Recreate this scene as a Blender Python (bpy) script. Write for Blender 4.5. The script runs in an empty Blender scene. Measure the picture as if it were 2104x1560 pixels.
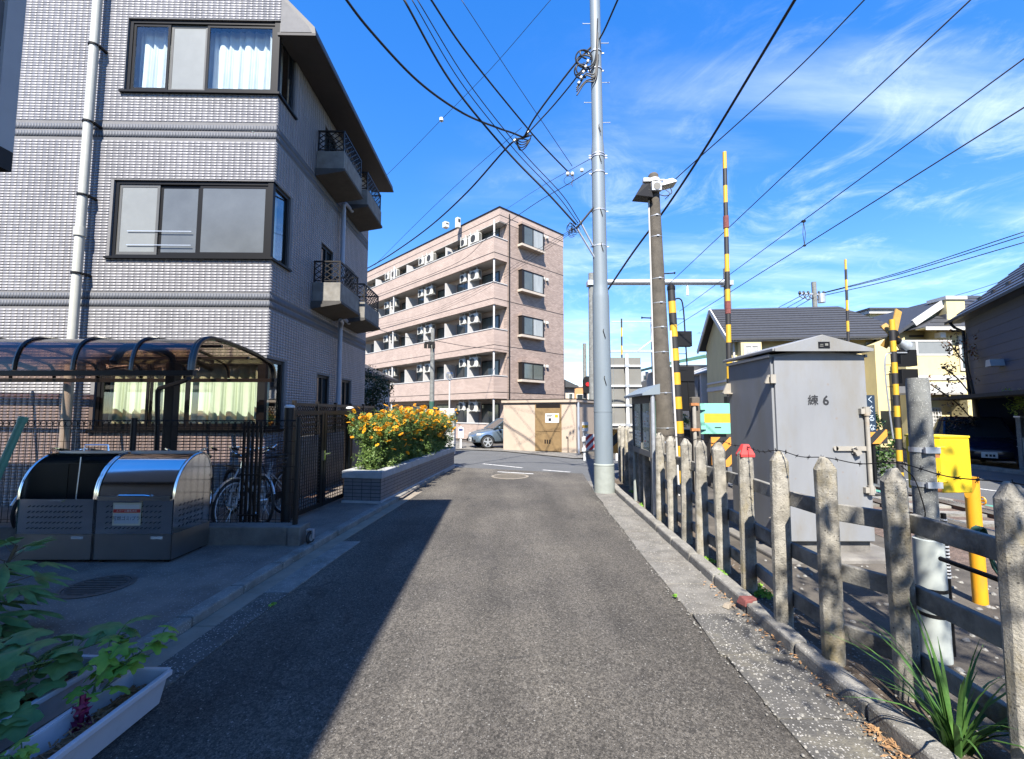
import bpy, math, random
import numpy as np
from mathutils import Vector, Matrix

scene = bpy.context.scene
COL = scene.collection
R = math.radians
random.seed(7)
rng = np.random.default_rng(7)

# ------------------------------------------------------------------ camera
CAM_H = 1.6
FPX = 900.0                      # focal length in pixels of the 2104 px wide photograph
PITCH = math.atan(67.0 / FPX)
cam_data = bpy.data.cameras.new('camera')
cam_data.sensor_width = 36.0
cam_data.lens = 36.0 * FPX / 2104.0
cam_data.clip_start = 0.05
cam_data.clip_end = 2000.0
cam = bpy.data.objects.new('camera', cam_data)
COL.objects.link(cam)
cam.location = (0, 0, CAM_H)
cam.rotation_euler = (math.pi / 2 + PITCH, 0, 0)
scene.camera = cam

# ------------------------------------------------------------------ sun, sky, exposure
SUN_EL, SUN_AZ = R(48), R(187.5)       # azimuth clockwise from +Y: behind the camera, a little to the left
sun_dir = Vector((math.sin(SUN_AZ) * math.cos(SUN_EL), math.cos(SUN_AZ) * math.cos(SUN_EL), math.sin(SUN_EL)))
sun_data = bpy.data.lights.new('sun', 'SUN')
sun_data.energy = 5.0
sun_data.angle = R(0.5)
sun_data.color = (1.0, 0.94, 0.84)
sun = bpy.data.objects.new('sun', sun_data)
COL.objects.link(sun)
sun.rotation_euler = sun_dir.to_track_quat('Z', 'Y').to_euler()
sun.location = (-3, -10, 20)

world = bpy.data.worlds.new('World')
scene.world = world
world.use_nodes = True
wn, wl = world.node_tree.nodes, world.node_tree.links
wn.clear()
w_out = wn.new('ShaderNodeOutputWorld')
w_bg = wn.new('ShaderNodeBackground')
w_bg.inputs['Strength'].default_value = 0.15
w_sky = wn.new('ShaderNodeTexSky')
w_sky.sky_type = 'NISHITA'
w_sky.sun_disc = False
w_sky.sun_elevation = SUN_EL
w_sky.sun_rotation = SUN_AZ
w_sky.altitude = 1500
w_sky.air_density = 1.0
w_sky.dust_density = 0.0
w_sky.ozone_density = 1.2
w_hsv = wn.new('ShaderNodeHueSaturation')
w_hsv.inputs['Hue'].default_value = 0.517
w_hsv.inputs['Saturation'].default_value = 1.84
w_hsv.inputs['Value'].default_value = 1.32
w_gam = wn.new('ShaderNodeGamma'); w_gam.inputs['Gamma'].default_value = 0.62
wl.new(w_sky.outputs[0], w_gam.inputs[0]); wl.new(w_gam.outputs[0], w_hsv.inputs['Color'])
# thin cirrus over the whole sky, projected on a flat layer overhead
w_tc = wn.new('ShaderNodeTexCoord')
w_sep = wn.new('ShaderNodeSeparateXYZ'); wl.new(w_tc.outputs['Generated'], w_sep.inputs[0])
def wmath(op, a, b=None, clamp=False):
    n = wn.new('ShaderNodeMath'); n.operation = op; n.use_clamp = clamp
    for i, v in enumerate((a, b)):
        if v is None: continue
        if isinstance(v, (int, float)): n.inputs[i].default_value = v
        else: wl.new(v, n.inputs[i])
    return n.outputs[0]
w_z = wmath('ADD', wmath('MAXIMUM', w_sep.outputs[2], 0.0), 0.12)
w_u = wmath('DIVIDE', w_sep.outputs[0], w_z)
w_v = wmath('DIVIDE', w_sep.outputs[1], w_z)
w_cmb = wn.new('ShaderNodeCombineXYZ'); wl.new(w_u, w_cmb.inputs[0]); wl.new(w_v, w_cmb.inputs[1])
def wnoise(scale, rot, loc, detail, rough, dist):
    mp = wn.new('ShaderNodeMapping'); wl.new(w_cmb.outputs[0], mp.inputs[0])
    mp.inputs['Scale'].default_value = scale; mp.inputs['Rotation'].default_value = (0, 0, rot); mp.inputs['Location'].default_value = loc
    nz = wn.new('ShaderNodeTexNoise'); wl.new(mp.outputs[0], nz.inputs['Vector'])
    nz.inputs['Scale'].default_value = 1.0; nz.inputs['Detail'].default_value = detail
    nz.inputs['Roughness'].default_value = rough; nz.inputs['Distortion'].default_value = dist
    return nz.outputs['Fac']
streak = wnoise((0.55, 2.3, 1), R(-34), (3.0, 1.0, 0), 8, 0.56, 0.2)
patch = wnoise((0.30, 0.34, 1), 0.0, (0.3, 5.2, 0), 3, 0.5, 0.2)
fine = wnoise((2.6, 2.6, 1), R(24), (1.0, 4.0, 0), 10, 0.68, 0.9)
def wramp(v, a, b):
    n = wn.new('ShaderNodeMapRange'); n.interpolation_type = 'SMOOTHSTEP'
    wl.new(v, n.inputs[0]); n.inputs[1].default_value = a; n.inputs[2].default_value = b
    return n.outputs[0]
c1 = wmath('MULTIPLY', wramp(streak, 0.42, 0.82), wramp(patch, 0.38, 0.64))
c2 = wmath('MULTIPLY', wramp(fine, 0.46, 0.80), wramp(patch, 0.36, 0.62))
cl = wmath('ADD', wmath('MULTIPLY', c1, 0.46), wmath('MULTIPLY', c2, 0.30), True)
w_mix = wn.new('ShaderNodeMix'); w_mix.data_type = 'RGBA'
wl.new(cl, w_mix.inputs['Factor'])
wl.new(w_hsv.outputs[0], w_mix.inputs['A'])
w_mix.inputs['B'].default_value = (4.7, 5.0, 5.3, 1)
wl.new(w_mix.outputs['Result'], w_bg.inputs['Color'])
wl.new(w_bg.outputs[0], w_out.inputs[0])

scene.view_settings.view_transform = 'Standard'
scene.view_settings.look = 'None'
scene.view_settings.exposure = 1.6
scene.view_settings.gamma = 1.0
scene.view_settings.use_curve_mapping = False
scene.cycles.max_bounces = 6
scene.cycles.transparent_max_bounces = 16
scene.cycles.caustics_reflective = False
scene.cycles.caustics_refractive = False

# ------------------------------------------------------------------ photograph pixel -> place
def ray(u, v):
    x = (u - 1052) / FPX; y = (780 - v) / FPX
    return Vector((x, math.cos(PITCH) - y * math.sin(PITCH), math.sin(PITCH) + y * math.cos(PITCH)))
def G(u, v, z=0.0):
    d = ray(u, v); t = (z - CAM_H) / d.z
    return Vector((d.x * t, d.y * t, z))
def AT(u, v, Y):
    d = ray(u, v); t = Y / d.y
    return Vector((d.x * t, Y, CAM_H + d.z * t))
def ZAT(v, Y):
    return AT(1052, v, Y).z

# ------------------------------------------------------------------ materials
def _pos(nt):
    g = nt.nodes.new('ShaderNodeNewGeometry')
    return g.outputs['Position']
def _map(nt, src, scale):
    m = nt.nodes.new('ShaderNodeMapping'); nt.links.new(src, m.inputs[0]); m.inputs['Scale'].default_value = scale
    return m.outputs[0]
def _noise(nt, src, scale, detail=5, rough=0.6):
    n = nt.nodes.new('ShaderNodeTexNoise'); nt.links.new(src, n.inputs['Vector'])
    n.inputs['Scale'].default_value = scale; n.inputs['Detail'].default_value = detail; n.inputs['Roughness'].default_value = rough
    return n.outputs['Fac']
def _rng(nt, v, a, b, c=0.0, d=1.0, clamp=True):
    n = nt.nodes.new('ShaderNodeMapRange'); nt.links.new(v, n.inputs[0]); n.clamp = clamp
    for i, x in enumerate((a, b, c, d)): n.inputs[i + 1].default_value = x
    return n.outputs[0]
def _mixc(nt, f, a, b, blend='MIX'):
    n = nt.nodes.new('ShaderNodeMix'); n.data_type = 'RGBA'; n.blend_type = blend
    for key, v in (('Factor', f), ('A', a), ('B', b)):
        s = n.inputs[key] if key != 'Factor' else n.inputs[0]
        if key in 'AB': s = [i for i in n.inputs if i.name == key and i.type == 'RGBA'][0]
        if isinstance(v, (int, float)): s.default_value = v
        elif isinstance(v, tuple): s.default_value = v if len(v) == 4 else (*v, 1)
        else: nt.links.new(v, s)
    return [o for o in n.outputs if o.type == 'RGBA'][0]
def new_mat(name):
    m = bpy.data.materials.new(name); m.use_nodes = True
    nt = m.node_tree
    b = [n for n in nt.nodes if n.type == 'BSDF_PRINCIPLED'][0]
    return m, nt, b
MATS = {}
ALB = 0.69                       # overall reflectance level the listed colours are scaled to
def alb(c): return tuple(v * ALB for v in c[:3])
def mat(name, c, rough=0.6, metal=0.0, var=0.12, sc=6.0, bump=0.0, bsc=70.0, dirt=None, dsc=2.5, dlo=0.5, dhi=0.7, stretch=1.0, speck=None, spsc=120, sth=0.7, spec=0.5, rvar=0.0, bdist=0.01, dirt2=None):
    if metal < 0.5:
        c = alb(c); dirt = alb(dirt) if dirt else None; speck = alb(speck) if speck else None
    m, nt, b = new_mat(name)
    p = _pos(nt)
    ps = _map(nt, p, (1, 1, stretch)) if stretch != 1.0 else p
    col = (*c, 1)
    if var:
        v = _rng(nt, _noise(nt, ps, sc, 6), 0.3, 0.7, 1 - var, 1 + var)
        cb = nt.nodes.new('ShaderNodeCombineColor')
        for i in range(3): nt.links.new(v, cb.inputs[i])
        col = _mixc(nt, 1.0, (*c, 1), cb.outputs[0], 'MULTIPLY')
    if dirt:
        f = _rng(nt, _noise(nt, ps, dsc, 8, 0.65), dlo, dhi)
        col = _mixc(nt, f, col, (*dirt, 1))
    if dirt2:                      # a second, sparser stain: colour, scale, low, high, vertical stretch
        f = _rng(nt, _noise(nt, _map(nt, p, (1, 1, dirt2[4])), dirt2[1], 8, 0.7), dirt2[2], dirt2[3])
        col = _mixc(nt, f, col, (*alb(dirt2[0]), 1))
    if speck:
        vo = nt.nodes.new('ShaderNodeTexVoronoi'); nt.links.new(p, vo.inputs['Vector']); vo.inputs['Scale'].default_value = spsc
        cn = nt.nodes.new('ShaderNodeSeparateColor'); nt.links.new(vo.outputs['Color'], cn.inputs[0])
        f = _rng(nt, cn.outputs[0], sth, sth + 0.08)
        f2 = _rng(nt, vo.outputs['Distance'], 0.25, 0.45, 1, 0)
        mm = nt.nodes.new('ShaderNodeMath'); mm.operation = 'MULTIPLY'; nt.links.new(f, mm.inputs[0]); nt.links.new(f2, mm.inputs[1])
        col = _mixc(nt, mm.outputs[0], col, (*speck, 1))
    if isinstance(col, tuple): b.inputs['Base Color'].default_value = col
    else: nt.links.new(col, b.inputs['Base Color'])
    b.inputs['Roughness'].default_value = rough
    if rvar:
        nt.links.new(_rng(nt, _noise(nt, ps, sc * 2, 4), 0.3, 0.7, max(0.02, rough - rvar), rough + rvar), b.inputs['Roughness'])
    b.inputs['Metallic'].default_value = metal
    b.inputs['Specular IOR Level'].default_value = spec
    if bump:
        bn = nt.nodes.new('ShaderNodeBump'); bn.inputs['Strength'].default_value = bump; bn.inputs['Distance'].default_value = bdist
        nt.links.new(_noise(nt, ps, bsc, 6, 0.65), bn.inputs['Height'])
        nt.links.new(bn.outputs[0], b.inputs['Normal'])
    MATS[name] = m
    return m
def glass_mat(name, tint=(0.8, 0.85, 0.85), refl=0.12, rough=0.02, edge=1.0):
    m, nt, b = new_mat(name)
    nt.nodes.remove(b)
    out = [n for n in nt.nodes if n.type == 'OUTPUT_MATERIAL'][0]
    t = nt.nodes.new('ShaderNodeBsdfTransparent'); t.inputs[0].default_value = (*tint, 1)
    g = nt.nodes.new('ShaderNodeBsdfGlossy'); g.inputs['Roughness'].default_value = rough; g.inputs['Color'].default_value = (1, 1, 1, 1)
    lw = nt.nodes.new('ShaderNodeLayerWeight'); lw.inputs['Blend'].default_value = 0.5
    pw = nt.nodes.new('ShaderNodeMath'); pw.operation = 'POWER'; nt.links.new(lw.outputs['Facing'], pw.inputs[0]); pw.inputs[1].default_value = 4.0
    ml = nt.nodes.new('ShaderNodeMath'); ml.operation = 'MULTIPLY'; nt.links.new(pw.outputs[0], ml.inputs[0]); ml.inputs[1].default_value = edge
    ad = nt.nodes.new('ShaderNodeMath'); ad.operation = 'ADD'; ad.use_clamp = True; nt.links.new(ml.outputs[0], ad.inputs[0]); ad.inputs[1].default_value = refl
    mx = nt.nodes.new('ShaderNodeMixShader')
    nt.links.new(ad.outputs[0], mx.inputs[0]); nt.links.new(t.outputs[0], mx.inputs[1]); nt.links.new(g.outputs[0], mx.inputs[2])
    nt.links.new(mx.outputs[0], out.inputs[0])
    MATS[name] = m
    return m
def leaf_mat(name, c1, c2, sc=30, trans=0.25, rough=0.5):
    c1 = tuple(v * 0.85 for v in c1); c2 = tuple(v * 0.85 for v in c2)
    m, nt, b = new_mat(name)
    p = _pos(nt)
    col = _mixc(nt, _rng(nt, _noise(nt, p, sc, 3), 0.35, 0.65), (*c1, 1), (*c2, 1))
    nt.links.new(col, b.inputs['Base Color'])
    b.inputs['Roughness'].default_value = rough
    b.inputs['Specular IOR Level'].default_value = 0.35
    out = [n for n in nt.nodes if n.type == 'OUTPUT_MATERIAL'][0]
    tr = nt.nodes.new('ShaderNodeBsdfTranslucent'); nt.links.new(col, tr.inputs[0])
    mx = nt.nodes.new('ShaderNodeMixShader'); mx.inputs[0].default_value = trans
    nt.links.new(b.outputs[0], mx.inputs[1]); nt.links.new(tr.outputs[0], mx.inputs[2]); nt.links.new(mx.outputs[0], out.inputs[0])
    MATS[name] = m
    return m

# ------------------------------------------------------------------ mesh collecting
class MB:
    def __init__(s): s.v = []; s.f = []
    def add(s, vs, fs):
        o = len(s.v); s.v += [tuple(x) for x in vs]; s.f += [tuple(i + o for i in f) for f in fs]; return s
    def box(s, x0, x1, y0, y1, z0, z1):
        if x0 > x1: x0, x1 = x1, x0
        if y0 > y1: y0, y1 = y1, y0
        if z0 > z1: z0, z1 = z1, z0
        return s.add([(x0,y0,z0),(x1,y0,z0),(x1,y1,z0),(x0,y1,z0),(x0,y0,z1),(x1,y0,z1),(x1,y1,z1),(x0,y1,z1)],
              [(0,3,2,1),(4,5,6,7),(0,1,5,4),(1,2,6,5),(2,3,7,6),(3,0,4,7)])
    def cbox(s, c, d, rz=0.0, M=None):
        hx, hy, hz = d[0]/2, d[1]/2, d[2]/2
        M = M or Matrix.Rotation(rz, 3, 'Z'); c = Vector(c)
        vs = [c + M @ Vector(p) for p in [(-hx,-hy,-hz),(hx,-hy,-hz),(hx,hy,-hz),(-hx,hy,-hz),(-hx,-hy,hz),(hx,-hy,hz),(hx,hy,hz),(-hx,hy,hz)]]
        return s.add(vs, [(0,3,2,1),(4,5,6,7),(0,1,5,4),(1,2,6,5),(2,3,7,6),(3,0,4,7)])
    def bar(s, a, b, w, h, up=(0, 0, 1)):
        a, b = Vector(a), Vector(b); d = (b - a); L = d.length; d.normalize(); up = Vector(up)
        sd = d.cross(up)
        if sd.length < 1e-5: sd = d.cross(Vector((1, 0, 0)))
        sd.normalize(); u = sd.cross(d)
        vs = []
        for q in (a, b):
            for i, j in ((-1,-1),(1,-1),(1,1),(-1,1)): vs.append(q + sd * (i * w / 2) + u * (j * h / 2))
        return s.add(vs, [(0,1,2,3),(7,6,5,4),(0,4,5,1),(1,5,6,2),(2,6,7,3),(3,7,4,0)])
    def cyl(s, a, b, r0, r1=None, n=12, caps=True):
        if r1 is None: r1 = r0
        a, b = Vector(a), Vector(b); d = (b - a).normalized()
        x = d.orthogonal().normalized(); y = d.cross(x)
        vs = []
        for q, r in ((a, r0), (b, r1)):
            for i in range(n):
                t = 2 * math.pi * i / n; vs.append(q + x * (r * math.cos(t)) + y * (r * math.sin(t)))
        fs = [(i, (i + 1) % n, n + (i + 1) % n, n + i) for i in range(n)]
        if caps: fs += [tuple(range(n - 1, -1, -1)), tuple(range(n, 2 * n))]
        return s.add(vs, fs)
    def tube(s, pts, r, n=6, closed=False, caps=True):
        pts = [Vector(p) for p in pts]; m = len(pts); vs = []; x = None
        rr = r if hasattr(r, '__len__') else [r] * m
        for i, p in enumerate(pts):
            if closed: d = pts[(i + 1) % m] - pts[i - 1]
            else: d = pts[min(i + 1, m - 1)] - pts[max(i - 1, 0)]
            if d.length < 1e-9: d = Vector((0, 0, 1))
            d.normalize()
            if x is None: x = d.orthogonal().normalized()
            else:
                x = x - d * x.dot(d)
                x = x.normalized() if x.length > 1e-6 else d.orthogonal().normalized()
            y = d.cross(x)
            for k in range(n):
                t = 2 * math.pi * k / n; vs.append(p + x * (rr[i] * math.cos(t)) + y * (rr[i] * math.sin(t)))
        fs = []
        for i in range(m if closed else m - 1):
            j = (i + 1) % m
            for k in range(n): fs.append((i*n+k, i*n+(k+1)%n, j*n+(k+1)%n, j*n+k))
        if caps and not closed: fs += [tuple(range(n - 1, -1, -1)), tuple(range((m - 1) * n, m * n))]
        return s.add(vs, fs)
    def lathe(s, prof, n=20, c=(0, 0, 0)):
        vs = []; m = len(prof)
        for r, z in prof:
            for i in range(n):
                t = 2 * math.pi * i / n; vs.append((c[0] + r * math.cos(t), c[1] + r * math.sin(t), c[2] + z))
        fs = []
        for j in range(m - 1):
            for i in range(n): fs.append((j*n+i, j*n+(i+1)%n, (j+1)*n+(i+1)%n, (j+1)*n+i))
        fs += [tuple(range(n - 1, -1, -1)), tuple(range((m - 1) * n, m * n))]
        return s.add(vs, fs)
    def prism(s, poly, h0, h1, axis='z'):
        n = len(poly)
        def P(a, b, h):
            return (a, b, h) if axis == 'z' else ((a, h, b) if axis == 'y' else (h, a, b))
        vs = [P(a, b, h0) for a, b in poly] + [P(a, b, h1) for a, b in poly]
        fs = [tuple(range(n - 1, -1, -1)), tuple(range(n, 2 * n))] + [(i, (i + 1) % n, n + (i + 1) % n, n + i) for i in range(n)]
        return s.add(vs, fs)
    def quad(s, a, b, c, d): return s.add([a, b, c, d], [(0, 1, 2, 3)])
    def xf(s, M):
        s.v = [tuple(M @ Vector(p)) for p in s.v]; return s
    def mesh(s, name, m=None, smooth=False):
        me = bpy.data.meshes.new(name); me.from_pydata(s.v, [], s.f)
        if m: me.materials.append(MATS[m] if isinstance(m, str) else m)
        if smooth: me.polygons.foreach_set('use_smooth', [True] * len(me.polygons))
        me.update(); return me

def link(name, data, parent=None, loc=None, rot=None):
    o = bpy.data.objects.new(name, data); COL.objects.link(o)
    if parent: o.parent = parent
    if loc is not None: o.location = loc
    if rot is not None: o.rotation_euler = rot
    return o
def part(name, mb, m, parent=None, smooth=False, bevel=0.0, loc=None, rot=None, fix=True):
    me = mb.mesh(name, m, smooth)
    if fix:
        import bmesh
        bm = bmesh.new(); bm.from_mesh(me); bmesh.ops.recalc_face_normals(bm, faces=bm.faces); bm.to_mesh(me); bm.free()
        if smooth:
            me.set_sharp_from_angle(angle=R(28))
    o = link(name, me, parent, loc, rot)
    if bevel:
        b = o.modifiers.new('bevel', 'BEVEL'); b.width = bevel; b.segments = 2; b.limit_method = 'ANGLE'; b.angle_limit = R(40)
    return o
def tag(o, label, cat, group=None):
    o['label'] = label; o['category'] = cat
    if group: o['group'] = group
    return o
def thing(name, label, cat, loc=(0, 0, 0), rz=0.0, group=None):
    o = link(name, None, None, loc, (0, 0, rz)); o.empty_display_size = 0.2
    return tag(o, label, cat, group)
def struct(name, mb, m, **k):
    o = part(name, mb, m, **k); o['kind'] = 'structure'; return o
def stuff(o): o['kind'] = 'stuff'; return o
def copy_tree(o, parent=None, loc=None, rz=None):
    c = o.copy(); COL.objects.link(c); c.parent = parent
    if loc is not None: c.location = loc
    if rz is not None: c.rotation_euler = (0, 0, rz)
    for ch in list(o.children): copy_tree(ch, c)
    return c
def text_mesh(name, body, size, m, parent, loc, rot, depth=0.0, bold=0.0, spacing=1.0, line=1.0):
    cu = bpy.data.curves.new(name, 'FONT'); cu.body = body; cu.size = size; cu.align_x = 'CENTER'; cu.align_y = 'CENTER'
    cu.extrude = depth; cu.offset = bold; cu.space_character = spacing; cu.space_line = line; cu.resolution_u = 2
    t = bpy.data.objects.new(name, cu); COL.objects.link(t)
    bpy.context.view_layer.update()
    me = bpy.data.meshes.new_from_object(t.evaluated_get(bpy.context.evaluated_depsgraph_get()))
    bpy.data.objects.remove(t); bpy.data.curves.remove(cu)
    me.materials.clear(); me.materials.append(MATS[m])
    return link(name, me, parent, loc, rot)
def fast_mesh(name, verts, quads, m):
    me = bpy.data.meshes.new(name)
    verts = np.asarray(verts, dtype=np.float32); quads = np.asarray(quads, dtype=np.int32)
    me.vertices.add(len(verts)); me.vertices.foreach_set('co', verts.ravel())
    k = quads.shape[1]
    me.loops.add(quads.size); me.loops.foreach_set('vertex_index', quads.ravel())
    me.polygons.add(len(quads)); me.polygons.foreach_set('loop_start', np.arange(0, quads.size, k, dtype=np.int32))
    me.update(calc_edges=True); me.validate()
    me.materials.append(MATS[m] if isinstance(m, str) else m)
    return me
def smooth_path(pts, n=8):
    pts = [Vector(p) for p in pts]
    if len(pts) < 3: return pts
    out = []
    q = [2 * pts[0] - pts[1]] + pts + [2 * pts[-1] - pts[-2]]
    for i in range(1, len(q) - 2):
        p0, p1, p2, p3 = q[i-1], q[i], q[i+1], q[i+2]
        for k in range(n):
            t = k / n
            out.append(0.5 * ((2*p1) + (p2-p0)*t + (2*p0-5*p1+4*p2-p3)*t*t + (3*p1-p0-3*p2+p3)*t**3))
    out.append(pts[-1]); return out

# leaf cloud: many small bent leaves (two triangles-pairs each) scattered in clumps
def leaf_cloud(name, m, centers, per, rad, size, parent=None, flat=0.0, aspect=0.5, seed=1, shell=0.5):
    r = np.random.default_rng(seed)
    C = np.repeat(np.asarray(centers, dtype=float), per, axis=0)
    n = len(C)
    d = r.normal(size=(n, 3)); d /= np.linalg.norm(d, axis=1)[:, None]
    rr = np.asarray(rad if hasattr(rad, '__len__') else [rad] * len(centers)); rr = np.repeat(rr, per)
    k = shell + (1 - shell) * r.random(n) ** 0.5
    C = C + d * (rr * k)[:, None] * np.array([1, 1, 1 - flat])
    a = r.normal(size=(n, 3)); a /= np.linalg.norm(a, axis=1)[:, None]
    nrm = d * 0.6 + r.normal(size=(n, 3)) * 0.5 + np.array([0, 0, 0.5]); nrm /= np.linalg.norm(nrm, axis=1)[:, None]
    a = a - nrm * (a * nrm).sum(1)[:, None]; a /= np.linalg.norm(a, axis=1)[:, None]
    b = np.cross(nrm, a)
    s = size * (0.6 + 0.8 * r.random(n))
    L = a * s[:, None]; W = b * (s * aspect * 0.5)[:, None]; up = nrm * (s * 0.12)[:, None]
    v = np.stack([C - L * 0.5, C - up + W * 1.0 * 0.9, C + L * 0.5 - up, C - up - W * 0.9], axis=1).reshape(-1, 3)
    # diamond leaf: base, side, tip, side
    q = np.arange(n * 4).reshape(-1, 4)
    return link(name, fast_mesh(name, v, q, m), parent)
# ------------------------------------------------------------------ the materials of the place
def tile_mat(name, c):
    m, nt, b = new_mat(name)
    p = _pos(nt)
    at = nt.nodes.new('ShaderNodeAttribute'); at.attribute_name = 'tone'
    oi = nt.nodes.new('ShaderNodeObjectInfo')
    ad = nt.nodes.new('ShaderNodeMath'); ad.operation = 'ADD'; nt.links.new(at.outputs['Fac'], ad.inputs[0]); nt.links.new(oi.outputs['Random'], ad.inputs[1])
    fr = nt.nodes.new('ShaderNodeMath'); fr.operation = 'FRACT'; nt.links.new(ad.outputs[0], fr.inputs[0])
    v1 = _rng(nt, fr.outputs[0], 0, 1, 0.92, 1.08)
    v2 = _rng(nt, _noise(nt, _map(nt, p, (1, 1, 0.16)), 3.2, 6, 0.65), 0.3, 0.7, 0.84, 1.12)
    mm = nt.nodes.new('ShaderNodeMath'); mm.operation = 'MULTIPLY'; nt.links.new(v1, mm.inputs[0]); nt.links.new(v2, mm.inputs[1])
    cb = nt.nodes.new('ShaderNodeCombineColor')
    for i in range(3): nt.links.new(mm.outputs[0], cb.inputs[i])
    nt.links.new(_mixc(nt, 1.0, (*c, 1), cb.outputs[0], 'MULTIPLY'), b.inputs['Base Color'])
    nt.links.new(_rng(nt, fr.outputs[0], 0, 1, 0.34, 0.55), b.inputs['Roughness'])
    MATS[name] = m
    return m
def asphalt_mat(name, c, worn):
    m, nt, b = new_mat(name)
    p = _pos(nt)
    big = _rng(nt, _noise(nt, p, 0.55, 5, 0.6), 0.36, 0.68)
    col = _mixc(nt, big, (*c, 1), (*worn, 1))
    wheel = _rng(nt, _noise(nt, _map(nt, p, (1.0, 0.12, 1)), 1.7, 5), 0.35, 0.68, 0.70, 1.22)
    f = wheel
    grains = [_rng(nt, _noise(nt, p, 240, 2, 0.7), 0.32, 0.68, 0.55, 1.5)]
    for sc, lo, hi in ((78, 0.58, 1.5), (155, 0.58, 1.5)):
        vo = nt.nodes.new('ShaderNodeTexVoronoi'); nt.links.new(p, vo.inputs['Vector']); vo.inputs['Scale'].default_value = sc
        cn = nt.nodes.new('ShaderNodeSeparateColor'); nt.links.new(vo.outputs['Color'], cn.inputs[0])
        grains.append(_rng(nt, cn.outputs[1], 0, 1, lo, hi))
    for g in grains:
        mm = nt.nodes.new('ShaderNodeMath'); mm.operation = 'MULTIPLY'; nt.links.new(f, mm.inputs[0]); nt.links.new(g, mm.inputs[1]); f = mm.outputs[0]
    cb = nt.nodes.new('ShaderNodeCombineColor')
    for i in range(3): nt.links.new(f, cb.inputs[i])
    col = _mixc(nt, 1.0, col, cb.outputs[0], 'MULTIPLY')
    for sc, th, cc in ((60, 0.90, (0.30, 0.29, 0.265)), (105, 0.87, (0.26, 0.25, 0.235)), (120, 0.84, (0.02, 0.02, 0.02))):
        vo = nt.nodes.new('ShaderNodeTexVoronoi'); nt.links.new(p, vo.inputs['Vector']); vo.inputs['Scale'].default_value = sc
        cn = nt.nodes.new('ShaderNodeSeparateColor'); nt.links.new(vo.outputs['Color'], cn.inputs[0])
        mm = nt.nodes.new('ShaderNodeMath'); mm.operation = 'MULTIPLY'
        nt.links.new(_rng(nt, cn.outputs[0], th, th + 0.1), mm.inputs[0]); nt.links.new(_rng(nt, vo.outputs['Distance'], 0.15, 0.4, 0.85, 0), mm.inputs[1])
        col = _mixc(nt, mm.outputs[0], col, (*cc, 1))
    # hairline cracks and old tar patches
    vo = nt.nodes.new('ShaderNodeTexVoronoi'); vo.feature = 'DISTANCE_TO_EDGE'; vo.inputs['Scale'].default_value = 0.55
    wob = nt.nodes.new('ShaderNodeVectorMath'); wob.operation = 'ADD'
    nz = nt.nodes.new('ShaderNodeTexNoise'); nt.links.new(p, nz.inputs['Vector']); nz.inputs['Scale'].default_value = 3.0; nz.inputs['Detail'].default_value = 6
    sc_ = nt.nodes.new('ShaderNodeVectorMath'); sc_.operation = 'SCALE'; nt.links.new(nz.outputs['Color'], sc_.inputs[0]); sc_.inputs['Scale'].default_value = 0.5
    nt.links.new(p, wob.inputs[0]); nt.links.new(sc_.outputs[0], wob.inputs[1]); nt.links.new(wob.outputs[0], vo.inputs['Vector'])
    mk = nt.nodes.new('ShaderNodeMath'); mk.operation = 'MULTIPLY'
    nt.links.new(_rng(nt, vo.outputs['Distance'], 0.0, 0.009, 0.8, 0), mk.inputs[0]); nt.links.new(_rng(nt, _noise(nt, p, 0.8, 3), 0.46, 0.58), mk.inputs[1])
    col = _mixc(nt, mk.outputs[0], col, (0.022, 0.021, 0.02, 1))
    stain = _rng(nt, _noise(nt, p, 1.35, 6, 0.7), 0.60, 0.70, 0, 0.45)
    col = _mixc(nt, stain, col, (0.030, 0.028, 0.026, 1))
    nt.links.new(col, b.inputs['Base Color'])
    b.inputs['Roughness'].default_value = 0.88; b.inputs['Specular IOR Level'].default_value = 0.35
    bn = nt.nodes.new('ShaderNodeBump'); bn.inputs['Strength'].default_value = 0.9; bn.inputs['Distance'].default_value = 0.006
    nt.links.new(_noise(nt, p, 160, 4, 0.7), bn.inputs['Height']); nt.links.new(bn.outputs[0], b.inputs['Normal'])
    MATS[name] = m
    return m
asphalt_mat('asphalt', (0.045, 0.0412, 0.0365), (0.086, 0.0775, 0.065))
mat('asphalt_new', (0.10, 0.104, 0.108), 0.9, var=0.12, sc=1.5, bump=0.5, bsc=130, speck=(0.22, 0.22, 0.22), spsc=90, sth=0.85)
mat('asphalt_dark', (0.20, 0.168, 0.145), 0.88, var=0.35, sc=2.2, bump=1.0, bsc=110, dirt=(0.29, 0.24, 0.195), dsc=1.6, dlo=0.5, dhi=0.72, speck=(0.42, 0.38, 0.35), spsc=75, sth=0.76, bdist=0.008)
mat('soil', (0.12, 0.088, 0.06), 0.95, var=0.35, sc=9, bump=1.0, bsc=60, dirt=(0.09, 0.07, 0.05), dsc=5, speck=(0.4, 0.37, 0.33), spsc=45, sth=0.86, bdist=0.02)
mat('ballast', (0.17, 0.12, 0.095), 0.95, var=0.4, sc=14, bump=1.0, bsc=28, dirt=(0.1, 0.065, 0.05), dsc=3, bdist=0.03)
mat('yard', (0.115, 0.10, 0.082), 0.92, var=0.3, sc=3, bump=0.9, bsc=50, dirt=(0.045, 0.038, 0.03), dsc=1.8, dlo=0.42, dhi=0.66)
mat('gutter', (0.175, 0.166, 0.15), 0.9, var=0.35, sc=5, bump=0.7, bsc=90, dirt=(0.16, 0.145, 0.125), dsc=2.2, dlo=0.5, dhi=0.72, speck=(0.52, 0.5, 0.46), spsc=110, sth=0.82, bdist=0.006)
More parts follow.
